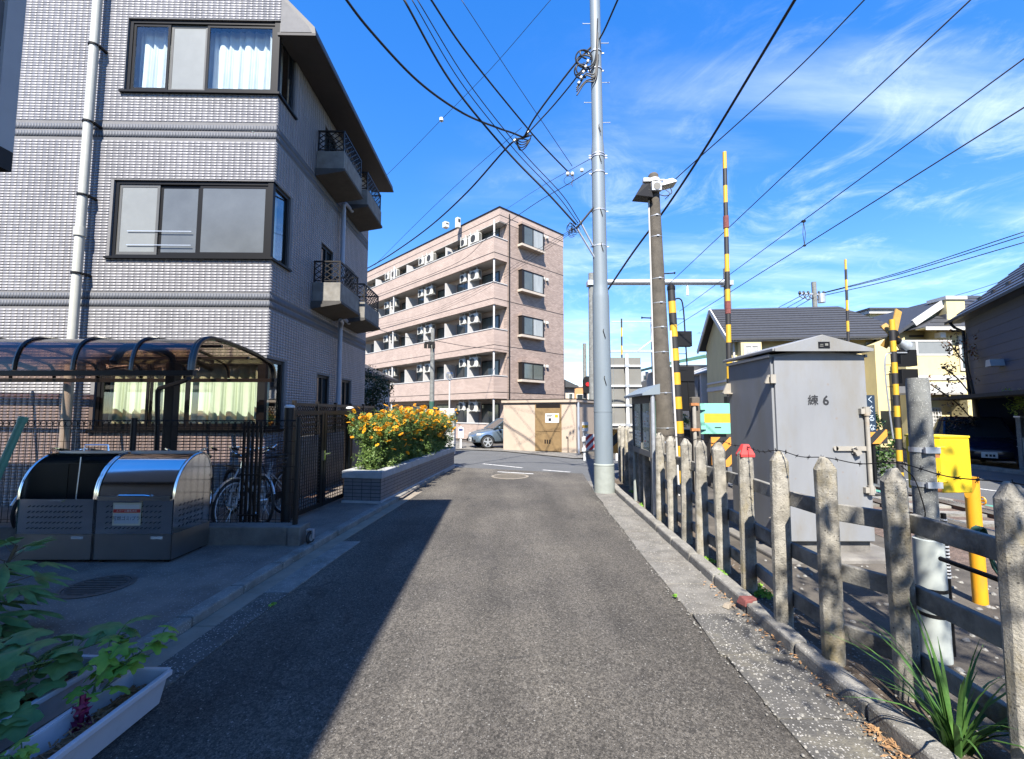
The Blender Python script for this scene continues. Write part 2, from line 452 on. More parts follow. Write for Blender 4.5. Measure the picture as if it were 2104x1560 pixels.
mat('gutter_stone', (0.10, 0.096, 0.088), 0.9, var=0.3, sc=5, bump=1.0, bsc=70, dirt=(0.22, 0.20, 0.15), dsc=2.5, dlo=0.52, dhi=0.72, speck=(0.5, 0.48, 0.45), spsc=78, sth=0.66, bdist=0.01)
mat('kerb', (0.26, 0.25, 0.228), 0.92, var=0.25, sc=7, bump=1.0, bsc=60, dirt=(0.15, 0.14, 0.12), dsc=3, dlo=0.5, dhi=0.7, speck=(0.5, 0.49, 0.46), spsc=90, sth=0.8, bdist=0.01)
mat('sand_strip', (0.30, 0.255, 0.20), 0.95, var=0.2, sc=5, bump=0.4, bsc=80)
mat('white_line', (0.66, 0.66, 0.64), 0.8, var=0.15, sc=8, dirt=(0.2, 0.2, 0.195), dsc=16, dlo=0.5, dhi=0.66)
mat('green_line', (0.10, 0.36, 0.27), 0.8, var=0.15, sc=8, dirt=(0.12, 0.18, 0.15), dsc=12, dlo=0.55, dhi=0.7)
mat('post_concrete', (0.36, 0.338, 0.29), 0.93, var=0.35, sc=9, bump=1.0, bsc=85, dirt=(0.13, 0.118, 0.094), dsc=6, dlo=0.46, dhi=0.70, speck=(0.09, 0.08, 0.066), spsc=75, sth=0.9, bdist=0.01, dirt2=((0.27, 0.215, 0.10), 3.4, 0.54, 0.72, 0.6))
mat('rail_concrete', (0.29, 0.278, 0.248), 0.93, var=0.3, sc=6, bump=0.8, bsc=60, dirt=(0.10, 0.095, 0.083), dsc=5, dlo=0.44, dhi=0.66, bdist=0.008)
mat('pole_concrete', (0.115, 0.101, 0.083), 0.93, var=0.2, sc=9, bump=0.6, bsc=120, dirt=(0.075, 0.066, 0.054), dsc=7, dlo=0.45, dhi=0.7)
mat('pole_grey', (0.22, 0.228, 0.22), 0.9, var=0.2, sc=9, bump=0.6, bsc=120, dirt=(0.13, 0.132, 0.126), dsc=7, dlo=0.45, dhi=0.7, speck=(0.5, 0.5, 0.48), spsc=150, sth=0.8)
mat('pvc', (0.42, 0.455, 0.435), 0.55, var=0.1, dirt=(0.3, 0.3, 0.27), dsc=6, dlo=0.55, dhi=0.75)
mat('pole_steel', (0.20, 0.245, 0.285), 0.55, var=0.07, sc=3, stretch=0.3)
mat('pole_foot', (0.30, 0.33, 0.31), 0.8, var=0.12, sc=8, bump=0.2)
mat('galv', (0.40, 0.42, 0.45), 0.42, metal=0.6, var=0.15, sc=14)
mat('white_metal', (0.72, 0.73, 0.73), 0.5, var=0.06)
mat('rust', (0.42, 0.17, 0.06), 0.85, var=0.3, sc=20)
mat('black', (0.010, 0.010, 0.011), 0.5, var=0.0, spec=0.2)
mat('black_gloss', (0.012, 0.012, 0.014), 0.22, var=0.0)
mat('cable', (0.008, 0.008, 0.009), 0.6, var=0.0)
mat('yellow', (0.68, 0.40, 0.025), 0.5, var=0.06, sc=5, dirt=(0.5, 0.3, 0.05), dsc=6, dlo=0.62, dhi=0.75)
mat('yellow_box', (0.80, 0.57, 0.008), 0.5, var=0.06, sc=7, dirt=(0.62, 0.42, 0.03), dsc=5, dlo=0.6, dhi=0.78, stretch=0.4)
mat('orange_pole', (0.78, 0.36, 0.012), 0.5, var=0.08, sc=7, dirt=(0.5, 0.25, 0.04), dsc=6, dlo=0.58, dhi=0.76, stretch=0.4)
mat('board_back', (0.42, 0.24, 0.05), 0.6, var=0.12, sc=8)
mat('orange', (0.72, 0.30, 0.04), 0.55, var=0.1, sc=8)
mat('stripe_black', (0.022, 0.02, 0.02), 0.6, var=0.2)
mat('mint', (0.22, 0.55, 0.43), 0.5, var=0.05)
mat('red_paint', (0.70, 0.055, 0.05), 0.6, var=0.15, sc=20)
mat('red_lamp', (0.5, 0.01, 0.01), 0.25, var=0)
mat('cabinet', (0.25, 0.26, 0.276), 0.55, var=0.10, sc=2.6, dirt=(0.225, 0.213, 0.186), dsc=2.2, dlo=0.48, dhi=0.72, stretch=0.3, speck=(0.24, 0.17, 0.11), spsc=26, sth=0.965, dirt2=((0.20, 0.145, 0.095), 4.5, 0.64, 0.80, 0.22))
mat('cabinet_trim', (0.36, 0.335, 0.29), 0.6, var=0.15, sc=9, dirt=(0.4, 0.3, 0.2), dsc=5, dlo=0.6, dhi=0.75)
tile_mat('tile_grey', (0.202, 0.200, 0.212))
mat('grout_grey', (0.185, 0.185, 0.193), 0.9, var=0.1)
mat('tile_band', (0.10, 0.108, 0.128), 0.65, var=0.12, sc=14)
mat('tile_bed', (0.17, 0.17, 0.185), 0.6, var=0.16, sc=10)
mat('grout_dark', (0.05, 0.05, 0.055), 0.9, var=0.1)
mat('bed_cap', (0.40, 0.41, 0.42), 0.85, var=0.14, sc=6, bump=0.3, bsc=60, dirt=(0.33, 0.34, 0.35), dsc=5, dlo=0.52, dhi=0.7)
mat('frame_black', (0.010, 0.010, 0.011), 0.45, var=0.0, spec=0.18)
mat('frame_bronze', (0.018, 0.015, 0.014), 0.45, var=0.05, spec=0.25)
mat('frame_grey', (0.11, 0.11, 0.105), 0.4, var=0.05)
mat('alu', (0.55, 0.57, 0.58), 0.35, metal=0.7, var=0.05)
mat('curtain', (0.80, 0.84, 0.86), 0.9, var=0.06)
mat('curtain_pale', (0.70, 0.74, 0.52), 0.9, var=0.06)
mat('frosted', (0.24, 0.255, 0.255), 0.35, var=0.05)
mat('frosted_dark', (0.13, 0.145, 0.16), 0.22, var=0.12, sc=2.0)
mat('room', (0.035, 0.037, 0.04), 0.9, var=0)
mat('pipe_white', (0.50, 0.51, 0.47), 0.5, var=0.06)
mat('pipe_blue', (0.36, 0.40, 0.48), 0.5, var=0.06)
mat('eave', (0.055, 0.052, 0.054), 0.7, var=0.1)
mat('balcony_concrete', (0.22, 0.21, 0.19), 0.85, var=0.25, sc=6, dirt=(0.17, 0.155, 0.13), dsc=4, dlo=0.5, dhi=0.68)
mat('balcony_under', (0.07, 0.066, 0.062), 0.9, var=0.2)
mat('siding_grey', (0.15, 0.15, 0.155), 0.8, var=0.15, sc=9, bump=0.3, bsc=40)
mat('siding_dark', (0.05, 0.05, 0.052), 0.95, var=0.1, spec=0.1)
mat('bronze_metal', (0.018, 0.016, 0.016), 0.45, var=0.1, spec=0.25)
mat('stainless', (0.68, 0.68, 0.67), 0.12, metal=1.0, var=0.05, sc=2)
mat('stainless_dull', (0.42, 0.415, 0.41), 0.3, metal=1.0, var=0.08, sc=3)
mat('bin_inner', (0.02, 0.02, 0.02), 0.5, var=0)
mat('base_concrete', (0.20, 0.188, 0.17), 0.92, var=0.25, sc=4, bump=0.5, bsc=50, dirt=(0.11, 0.10, 0.095), dsc=2.5)
mat('rubber', (0.018, 0.018, 0.019), 0.75, var=0.1)
mat('chrome', (0.7, 0.7, 0.71), 0.12, metal=1.0, var=0)
mat('bike_white', (0.66, 0.70, 0.76), 0.3, var=0)
mat('bike_red', (0.5, 0.035, 0.02), 0.35, var=0)
mat('bike_black', (0.02, 0.02, 0.022), 0.35, var=0)
mat('bike_silver', (0.5, 0.51, 0.53), 0.3, metal=0.7, var=0)
mat('green_plastic', (0.17, 0.42, 0.30), 0.45, var=0.06)
mat('planter_plastic', (0.56, 0.56, 0.61), 0.5, var=0.05, dirt=(0.45, 0.44, 0.44), dsc=7, dlo=0.58, dhi=0.75)
mat('mulch', (0.30, 0.15, 0.07), 0.95, var=0.5, sc=25)
mat('litter', (0.36, 0.20, 0.09), 0.9, var=0.4, sc=20)
mat('paper', (0.74, 0.74, 0.72), 0.7, var=0.03)
mat('paper_cream', (0.70, 0.67, 0.52), 0.7, var=0.04)
mat('paper_blue', (0.50, 0.58, 0.66), 0.7, var=0.04)
mat('ink', (0.015, 0.016, 0.02), 0.7, var=0)
mat('ink_blue', (0.03, 0.05, 0.16), 0.7, var=0)
mat('ink_red', (0.62, 0.05, 0.04), 0.7, var=0.05)
mat('board_green', (0.025, 0.10, 0.07), 0.8, var=0.1)
mat('brick_red', (0.20, 0.06, 0.055), 0.9, var=0.3, sc=15, bump=0.6, bsc=50)
mat('iron', (0.12, 0.11, 0.10), 0.6, metal=0.4, var=0.25, sc=20)
mat('manhole_brown', (0.13, 0.115, 0.095), 0.7, var=0.25, sc=14)
mat('manhole_tan', (0.27, 0.235, 0.185), 0.8, var=0.2, sc=10)
mat('shed_cream', (0.50, 0.405, 0.32), 0.85, var=0.05, sc=3)
mat('shed_door', (0.25, 0.165, 0.075), 0.6, var=0.14, sc=5, dirt=(0.2, 0.12, 0.05), dsc=3, dlo=0.5, dhi=0.75)
mat('soffit', (0.56, 0.53, 0.49), 0.9, var=0.05)
mat('ap_white', (0.60, 0.59, 0.58), 0.8, var=0.04)
mat('ac_white', (0.66, 0.65, 0.60), 0.5, var=0.06)
mat('car_silver', (0.22, 0.29, 0.36), 0.22, metal=0.75, var=0.0)
mat('car_navy', (0.012, 0.02, 0.05), 0.2, metal=0.3, var=0.0)
mat('cream', (0.72, 0.61, 0.32), 0.85, var=0.07, sc=3, dirt=(0.62, 0.53, 0.31), dsc=1.2, dlo=0.5, dhi=0.75, stretch=0.4)
mat('trim_white', (0.62, 0.61, 0.58), 0.7, var=0.04)
mat('roof_slate', (0.048, 0.050, 0.056), 0.55, var=0.2, sc=10)
mat('roof_blue', (0.05, 0.055, 0.075), 0.5, var=0.15, sc=10)
mat('navy_wall', (0.017, 0.04, 0.09), 0.75, var=0.07, sc=4, bump=0.2, bsc=40)
mat('beige_wall', (0.58, 0.50, 0.42), 0.85, var=0.06)
mat('orange_wall', (0.62, 0.30, 0.13), 0.85, var=0.06)
mat('grey_wall', (0.42, 0.43, 0.44), 0.85, var=0.06)
mat('roof_green', (0.05, 0.15, 0.11), 0.6, var=0.15)
mat('grille_dark', (0.03, 0.03, 0.03), 0.6, var=0)
mat('bark', (0.10, 0.075, 0.055), 0.9, var=0.3, sc=12, bump=0.8, bsc=30, stretch=0.3)
mat('sign_back', (0.19, 0.187, 0.172), 0.7, var=0.08, sc=3)
mat('sign_navy', (0.012, 0.03, 0.06), 0.5, var=0)
mat('rail_steel', (0.62, 0.62, 0.62), 0.25, metal=1.0, var=0.1)
mat('rail_rust', (0.20, 0.10, 0.06), 0.8, var=0.2)
mat('insulator', (0.8, 0.8, 0.78), 0.25, var=0)
mat('light_lens', (0.55, 0.56, 0.52), 0.2, var=0.05)
mat('pane_dark', (0.03, 0.04, 0.045), 0.05, var=0.1, sc=1.0, spec=0.9)
mat('pane_ap', (0.13, 0.15, 0.14), 0.08, var=0.25, sc=0.9, spec=0.8)
mat('pane_ap_curtain', (0.40, 0.42, 0.41), 0.25, var=0.2, sc=3, stretch=0.2)
glass_mat('glass', (0.94, 0.97, 0.97), 0.06)
glass_mat('glass_dark', (0.30, 0.33, 0.36), 0.16)
glass_mat('shelter_sheet', (0.50, 0.37, 0.30), 0.05, 0.16)
glass_mat('lamp_glass', (0.85, 0.86, 0.86), 0.18, 0.05)
glass_mat('board_glass', (0.9, 0.92, 0.93), 0.02, 0.02, 0.25)
leaf_mat('leaf_squash', (0.085, 0.195, 0.065), (0.15, 0.29, 0.095), 11)
leaf_mat('leaf_bright', (0.15, 0.34, 0.045), (0.29, 0.47, 0.07), 11, 0.35)
leaf_mat('leaf_cosmos', (0.09, 0.17, 0.04), (0.19, 0.27, 0.07), 10, 0.3)
leaf_mat('leaf_dark', (0.012, 0.028, 0.010), (0.03, 0.06, 0.018), 3, 0.15)
leaf_mat('leaf_hedge', (0.035, 0.075, 0.02), (0.09, 0.16, 0.04), 6, 0.2)
leaf_mat('leaf_red', (0.12, 0.035, 0.025), (0.09, 0.08, 0.03), 6, 0.2)
leaf_mat('leaf_lime', (0.16, 0.26, 0.035), (0.25, 0.34, 0.06), 8, 0.3)
leaf_mat('grass', (0.05, 0.13, 0.03), (0.10, 0.21, 0.05), 12, 0.25)
leaf_mat('petal', (0.85, 0.28, 0.006), (0.90, 0.50, 0.02), 9, 0.35)
leaf_mat('petal_maroon', (0.16, 0.01, 0.05), (0.24, 0.02, 0.08), 25, 0.2)
mat('stem_green', (0.10, 0.17, 0.05), 0.7, var=0.15)
mat('stem_brown', (0.13, 0.10, 0.06), 0.8, var=0.15)
mat('flower_heart', (0.35, 0.14, 0.01), 0.8, var=0.1)

def brick_mat(name, c1, c2, mortar, bw, bh, ux, uy, rough=0.75, msize=0.012, bump=0.3):
    c1, c2, mortar = alb(c1), alb(c2), alb(mortar)
    m, nt, b = new_mat(name)
    p = _pos(nt)
    def dot(vec):
        d = nt.nodes.new('ShaderNodeVectorMath'); d.operation = 'DOT_PRODUCT'; nt.links.new(p, d.inputs[0]); d.inputs[1].default_value = vec
        return d.outputs['Value']
    cb = nt.nodes.new('ShaderNodeCombineXYZ'); nt.links.new(dot((ux, uy, 0)), cb.inputs[0]); nt.links.new(dot((0, 0, 1)), cb.inputs[1])
    br = nt.nodes.new('ShaderNodeTexBrick'); nt.links.new(cb.outputs[0], br.inputs['Vector'])
    br.inputs['Scale'].default_value = 1.0; br.inputs['Brick Width'].default_value = bw; br.inputs['Row Height'].default_value = bh
    br.inputs['Mortar Size'].default_value = msize; br.inputs['Color1'].default_value = (*c1, 1); br.inputs['Color2'].default_value = (*c2, 1); br.inputs['Mortar'].default_value = (*mortar, 1)
    n = _rng(nt, _noise(nt, p, 1.2, 6), 0.3, 0.7, 0.9, 1.1)
    cc = nt.nodes.new('ShaderNodeCombineColor')
    for i in range(3): nt.links.new(n, cc.inputs[i])
    nt.links.new(_mixc(nt, 1.0, br.outputs['Color'], cc.outputs[0], 'MULTIPLY'), b.inputs['Base Color'])
    b.inputs['Roughness'].default_value = rough
    MATS[name] = m
    return m
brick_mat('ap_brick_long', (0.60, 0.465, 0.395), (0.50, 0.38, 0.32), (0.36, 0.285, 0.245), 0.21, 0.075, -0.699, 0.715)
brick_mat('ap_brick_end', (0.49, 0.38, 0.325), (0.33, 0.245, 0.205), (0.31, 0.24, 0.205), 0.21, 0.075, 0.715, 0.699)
# ------------------------------------------------------------------ ground, roads, kerbs
def sheet(name, poly, z, m, struct_=True, parent=None):
    mb = MB(); mb.add([(x, y, z) for x, y in poly], [tuple(range(len(poly)))])
    o = part(name, mb, m, parent)
    for p in o.data.polygons:
        if p.normal.z < 0: p.flip()
    if struct_: o['kind'] = 'structure'
    return o
def interp(tab, y):
    for (y0, x0), (y1, x1) in zip(tab, tab[1:]):
        if y <= y1: return x0 + (x1 - x0) * (y - y0) / (y1 - y0)
    return tab[-1][1]
sheet('ground', [(-500, -500), (500, -500), (500, 900), (-500, 900)], -0.06, 'yard')
LK = [(-14, -2.5), (2, -2.42), (3.28, -2.39), (4.28, -2.36), (5.62, -2.27), (7.62, -2.09), (12.93, -1.66)]      # left kerb face
RE = [(-14, 1.35), (2, 1.42), (3, 1.39), (4.9, 1.47), (8.5, 1.62), (11.6, 1.85)]                                  # right road edge
RK = [(-14, 1.80), (2, 1.83), (3.85, 1.86), (8.5, 2.02), (10.4, 2.14)]                                            # right kerb face
ALLEY_END = [(-1.66, 12.93), (1.85, 11.6)]
sheet('road', [(x, y) for y, x in LK] + [(x, y) for y, x in reversed(RE)], 0.0, 'asphalt')
sheet('cross_road', [(-30, 31), (-12, 20.5), (-3.1, 13.7), (-1.66, 12.90), (1.85, 11.57), (1.6, 10.15), (2.45, 10.15), (2.6, 10.5), (5.0, 9.6), (7.4, 8.6), (7.9, 7.0), (10.3, -8), (16, -8),
                     (13.0, 9.5), (13.1, 12.6), (10.2, 14.6), (2.14, 15.2), (-0.36, 18.0), (-2.4, 18.9), (-10, 26.0), (-26, 40)], -0.004, 'asphalt_new')
sheet('forecourt', [(-0.36, 18.05), (2.14, 15.25), (2.6, 15.3), (2.6, 17.6), (-0.3, 19.2), (-3.2, 24.5), (-9.6, 30), (-9.9, 26.0), (-2.4, 18.95)], 0.02, 'gutter')
# left apron in front of the grey building
ap = [(x - 0.14, y) for y, x in LK if y <= 7.7] + [(-2.2, 8.2), (-3.4, 8.2), (-14, 8.2), (-14, -14)]
sheet('apron', ap, 0.06, 'asphalt_dark')
sheet('yard_pavement', [(-14, 8.1), (-2.0, 8.1), (-1.75, 13.2), (-3.2, 14.0), (-14, 21)], 0.045, 'asphalt_dark')
# railway side
sheet('rail_yard', [(2.1, -14), (9.8, -14), (7.6, 7.0), (7.2, 8.5), (2.5, 10.7)], -0.02, 'yard')
soil_mb = MB()
sy = np.linspace(-2, 10.3, 60)
for i, y in enumerate(sy):
    x = interp(RK, y) + 0.13
    for k, dx in enumerate((0.0, 0.08, 0.2, 0.34, 0.5)):
        soil_mb.v.append((x + dx, y, 0.055 + random.uniform(-0.012, 0.015) - (0.07 if k == 4 else 0) ))
for i in range(len(sy) - 1):
    for k in range(4):
        a = i * 5 + k; soil_mb.f.append((a, a + 1, a + 6, a + 5))
struct('soil_strip', soil_mb, 'soil', smooth=True)
# kerbs and gutters, stone by stone
def strip_blocks(holder, name, tabL, tabR, y0, y1, step, z0, z1, m, gap=0.008, jit=0.004, bevel=0.01):
    y = y0; k = 0
    while y < y1 - 0.05:
        ye = min(y + step, y1); dz = random.uniform(-jit, jit); dx = random.uniform(-jit, jit)
        mm = m(0.5 * (y + ye)) if callable(m) else m
        mb = MB().prism([(tabL(y + gap) + dx, y + gap), (tabR(y + gap) + dx, y + gap), (tabR(ye) + dx, ye), (tabL(ye) + dx, ye)], z0, z1 + dz)
        part(name, mb, mm, holder, bevel=bevel)
        y = ye; k += 1
def holder(name):
    o = link(name, None); o['kind'] = 'structure'; return o
h = holder('kerb_right')
strip_blocks(h, 'kerb_stone', lambda y: interp(RK, y), lambda y: interp(RK, y) + 0.125, 0.6, 10.3, 0.6, -0.05, 0.095, 'kerb', bevel=0.018)
h = holder('gutter_right')
strip_blocks(h, 'gutter_block', lambda y: interp(RE, y) + random.uniform(-0.025, 0.02), lambda y: interp(RK, y) - 0.006, 0.6, 10.3, 0.6, -0.05, 0.010, lambda y: 'gutter_stone' if y < 3.8 else 'gutter', jit=0.003, bevel=0.004)
h = holder('kerb_left')
strip_blocks(h, 'kerb_stone', lambda y: interp(LK, y) - 0.13, lambda y: interp(LK, y), 1.0, 12.9, 0.6, -0.05, 0.075, 'kerb', bevel=0.015)
h = holder('gutter_left')
strip_blocks(h, 'gutter_block', lambda y: interp(LK, y) + 0.006, lambda y: interp(LK, y) + 0.17, 1.0, 9.0, 0.6, -0.05, 0.006, 'sand_strip', jit=0.001, bevel=0.002, gap=0.003)
strip_blocks(h, 'gutter_block', lambda y: interp(LK, y) + 0.174, lambda y: interp(LK, y) + 0.40, 1.0, 5.55, 0.6, -0.05, 0.009, lambda y: 'gutter_stone' if y < 4.3 else 'kerb', jit=0.002, bevel=0.003, gap=0.003)
# painted lines on the cross road
def line_strip(name, a, b, w, z, m, label=None):
    a, b = Vector((*a, 0)), Vector((*b, 0)); d = (b - a).normalized(); n = Vector((-d.y, d.x, 0)) * w / 2
    mb = MB().add([(*(a - n).xy, z), (*(b - n).xy, z), (*(b + n).xy, z), (*(a + n).xy, z)], [(0, 1, 2, 3)])
    return struct(name, mb, m)
for a, b in (((-0.9, 13.75), (0.3, 12.75)), ((-0.39, 11.92), (0.55, 11.52)), ((0.85, 12.3), (1.55, 11.85)), ((-1.9, 13.4), (-1.5, 13.1))):
    line_strip('road_marking', a, b, 0.10, 0.003, 'white_line')
for o1 in (0.0, 1.9):
    line_strip('road_marking', (8.62 + o1 * 0.35, 13.0), (12.5 + o1 * 0.1, 0.5), 0.12, 0.003, 'white_line') if o1 == 0 else None
line_strip('road_marking', (6.9, 10.4), (10.1, 3.0), 0.32, 0.003, 'green_line')
line_strip('road_marking', (6.7, 10.3), (9.85, 3.0), 0.10, 0.006, 'white_line')
# manholes
def manhole(label, c, z, r, m, ring):
    t = thing('manhole_cover', label, 'manhole', (c[0], c[1], z))
    part('frame', MB().lathe([(r * 0.98, -0.02), (r, 0.004), (r * 0.86, 0.006), (r * 0.855, -0.006)], 40), ring, t)
    mb = MB().lathe([(r * 0.84, -0.02), (r * 0.84, 0.004)], 40)
    part('cover', mb, m, t)
    for i in range(11):
        y = -r * 0.72 + i * r * 1.44 / 10; hw = math.sqrt(max(0, (r * 0.76) ** 2 - y * y))
        if hw > 0.05: part('rib', MB().cbox((0, y, 0.006), (hw * 2, r * 0.05, 0.006)), m, t)
    return t
c = G(200, 1205, 0.06); manhole('round iron manhole cover in the shaded apron beside the refuse bins', (c.x, c.y), 0.062, 0.27, 'iron', 'iron')
c = G(1048, 979); manhole('large tan manhole cover in the road near the junction', (c.x, c.y), 0.002, 0.47, 'manhole_brown', 'manhole_tan')
# railway: ballast, sleepers, rails (run away to the right of the fence)
TD = Vector((0.1155, 1, 0)).normalized(); TN = Vector((TD.y, -TD.x, 0))
def track(t, off): return Vector((5.75, 0, 0)) + TD * t + TN * off
mb = MB(); mb.add([(*track(t, o).xy, z) for t in (-14, 8.3) for o, z in ((-1.6, -0.015), (-1.2, 0.05), (1.2, 0.05), (1.6, -0.015))], [(0,1,5,4),(1,2,6,5),(2,3,7,6)])
struct('ballast_bed', mb, 'ballast')
mb = MB(); mb.add([(*track(t, o).xy, z) for t in (13.5, 120) for o, z in ((-1.9, -0.015), (-1.2, 0.05), (1.2, 0.05), (1.9, -0.015))], [(0,1,5,4),(1,2,6,5),(2,3,7,6)])
struct('ballast_bed_far', mb, 'ballast')
tr = thing('railway_track', 'railway track on brown ballast beyond the concrete fence', 'track')
for s in (-0.53, 0.53):
    rl = part('rail', MB().bar(track(-10, s) + Vector((0, 0, 0.14)), track(110, s) + Vector((0, 0, 0.14)), 0.065, 0.05), 'rail_steel', tr)
    part('rail_web', MB().bar(track(-10, s) + Vector((0, 0, 0.085)), track(110, s) + Vector((0, 0, 0.085)), 0.03, 0.06), 'rail_rust', rl)
slm = MB().cbox((0, 0, 0), (2.0, 0.2, 0.08)).mesh('sleeper', 'rail_concrete')
for i in range(34):
    t = 2.0 + i * 0.6 if i < 11 else 14 + (i - 11) * 0.62
    link('sleeper', slm, tr, track(t, 0) + Vector((0, 0, 0.05)), (0, 0, math.atan2(TN.y, TN.x)))
# ------------------------------------------------------------------ grey tiled building on the left
GR = R(1.2)
g_org = Vector((-4.17, 7.40, 0))
gb = thing('grey_apartment_building', 'grey tiled three storey building with corner windows and small balconies', 'building', g_org, GR)
gbi = Matrix.Translation(g_org) @ Matrix.Rotation(GR, 4, 'Z'); gbi.invert()
def front_s(px, py=847):            # pixel -> local x on the front wall plane
    d = gbi.to_3x3() @ ray(px, py); o = gbi @ Vector((0, 0, CAM_H)); t = -o.y / d.y
    return o.x + d.x * t, o.z + d.z * t
def side_s(px, py):                 # pixel -> local y, z on the side wall plane
    d = gbi.to_3x3() @ ray(px, py); o = gbi @ Vector((0, 0, CAM_H)); t = -o.x / d.x
    return o.y + d.y * t, o.z + d.z * t
FW, SD, GH = -7.5, 5.3, 8.42
def rect_f(x0, x1, y0, y1):
    a = front_s(x0, (y0 + y1) / 2)[0]; b = front_s(x1, (y0 + y1) / 2)[0]; xm = (x0 + x1) / 2
    return (a, b, front_s(xm, y1)[1], front_s(xm, y0)[1])
def rect_s(x0, x1, y0, y1):
    a, z1 = side_s(x0, y0); b = side_s(x1, y0)[0]; z0 = side_s(x0, y1)[1]
    return (a, b, z0, z1)
W3 = rect_f(259, 558, 40, 190); W2 = rect_f(229, 545, 371, 529); W1 = rect_f(193, 548, 735, 884)
W3 = (W3[0], 0.0, W3[2], W3[3]); W2 = (W2[0], 0.0, W2[2], W2[3]); W1 = (W1[0], 0.0, W1[2], W1[3])
SW = 0.62                                   # how far the corner windows run along the side wall
f_open = [W3, W2, W1]
side_small = []
zs1 = (0.95, 2.35)
for (a, b) in ((2.05, 2.72), (3.5, 4.15)):
    side_small.append((a, b, 1.15, 2.42)); side_small.append((a, b, 3.75, 5.35)); side_small.append((a, b, 6.6, 8.05))
s_open = [(0.0, SW, w[2], w[3]) for w in (W3, W2, W1)] + side_small
BANDS = [(front_s(400, 632)[1], front_s(400, 602)[1]), (front_s(400, 285)[1], front_s(400, 256)[1])]
# wall faces with openings
def wall_faces(mb, s0, s1, z0, z1, opens, P, depth):
    ss = sorted(set([s0, s1] + [o[0] for o in opens] + [o[1] for o in opens])); zz = sorted(set([z0, z1] + [o[2] for o in opens] + [o[3] for o in opens]))
    ss = [v for v in ss if s0 - 1e-6 <= v <= s1 + 1e-6]; zz = [v for v in zz if z0 - 1e-6 <= v <= z1 + 1e-6]
    for a, b in zip(ss, ss[1:]):
        for c, d in zip(zz, zz[1:]):
            ms, mz = (a + b) / 2, (c + d) / 2
            if any(o[0] < ms < o[1] and o[2] < mz < o[3] for o in opens): continue
            mb.quad(P(a, 0, c), P(b, 0, c), P(b, 0, d), P(a, 0, d))
    for (a, b, c, d) in opens:
        if abs(a) > 1e-6: mb.quad(P(a, 0, c), P(a, depth, c), P(a, depth, d), P(a, 0, d))
        if abs(b) > 1e-6: mb.quad(P(b, 0, c), P(b, depth, c), P(b, depth, d), P(b, 0, d))
        mb.quad(P(a, 0, d), P(b, 0, d), P(b, depth, d), P(a, depth, d)); mb.quad(P(a, 0, c), P(b, 0, c), P(b, depth, c), P(a, depth, c))
Pf = lambda s, d, z: (s, d, z)
Ps = lambda s, d, z: (-d, s, z)
TOPF = 9.6
mb = MB(); wall_faces(mb, FW, 0, 0, TOPF, [(a, b - 0.0, c, d) for a, b, c, d in f_open], Pf, 0.16)
wf = part('front_wall', mb, 'grout_grey', gb, fix=False)
mb = MB(); wall_faces(mb, 0, SD, 0, GH, s_open, Ps, 0.16)
ws = part('side_wall', mb, 'grout_grey', gb, fix=False)
mb = MB(); mb.quad((0, SD, 0), (FW, SD, 0), (FW, SD, TOPF), (0, SD, TOPF)); mb.quad((FW, 0, 0), (FW, SD, 0), (FW, SD, TOPF), (FW, 0, TOPF))
part('rear_wall', mb, 'grout_grey', gb, fix=False)
# tiles, real pieces: 95 x 45 mm on a 100 x 50 grid
def tiles(s0, s1, z0, z1, opens, P, tw, th, gap, dep, skip=()):
    ns = int(round((s1 - s0) / tw)); nz = int(round((z1 - z0) / th))
    S = s0 + (np.arange(ns) + 0.5) * (s1 - s0) / ns; Z = z0 + (np.arange(nz) + 0.5) * (z1 - z0) / nz
    ss, zz = np.meshgrid(S, Z); ss = ss.ravel(); zz = zz.ravel(); keep = np.ones(len(ss), bool)
    for (a, b, c, d) in opens: keep &= ~((ss > a - 0.3 * tw) & (ss < b + 0.3 * tw) & (zz > c - 0.3 * th) & (zz < d + 0.3 * th))
    for (c, d) in skip: keep &= ~((zz > c - th * 0.5) & (zz < d + th * 0.5))
    return ss[keep], zz[keep]
def tile_mesh(name, ss, zz, P, tw, th, gap, dep, m, seed=0):
    r = np.random.default_rng(seed); n = len(ss)
    w, h_ = (tw - gap) / 2, (th - gap) / 2
    d0 = np.zeros(n); d1 = -dep + r.uniform(-0.0004, 0.0004, n)
    co = []
    for dd in (d0, d1):
        for i, j in ((-1, -1), (1, -1), (1, 1), (-1, 1)):
            co.append(np.stack(P(ss + i * w, dd, zz + j * h_), axis=1))
    v = np.stack(co, axis=1).reshape(-1, 3)
    base = (np.arange(n) * 8)[:, None]
    q = np.concatenate([base + np.array(f)[None, :] for f in ((4,5,6,7),(0,1,5,4),(1,2,6,5),(2,3,7,6),(3,0,4,7))])
    me = fast_mesh(name, v, q, m)
    ta = me.attributes.new('tone', 'FLOAT', 'POINT'); ta.data.foreach_set('value', np.repeat(r.random(n), 8).astype(np.float32))
    return me
def soldier(name, parent, s0, s1, z0, z1, P):
    hh = (z1 - z0); mid = (z0 + z1) / 2
    for (c, d) in ((z0 + 0.008, mid - 0.012), (mid + 0.012, z1 - 0.008)):
        n = int((s1 - s0) / 0.05); S = s0 + (np.arange(n) + 0.5) * (s1 - s0) / n
        link(name, tile_mesh(name, S, np.full(n, (c + d) / 2), P, 0.05, d - c + 0.003, 0.003, 0.0025, 'tile_band', 3), parent)
fs, fz = tiles(FW, 0, 0.05, TOPF, f_open, Pf, 0.1, 0.05, 0.006, 0.008, BANDS)
ssn, szn = tiles(0, SD, 0.05, GH, s_open, Ps, 0.1, 0.05, 0.006, 0.008, BANDS)
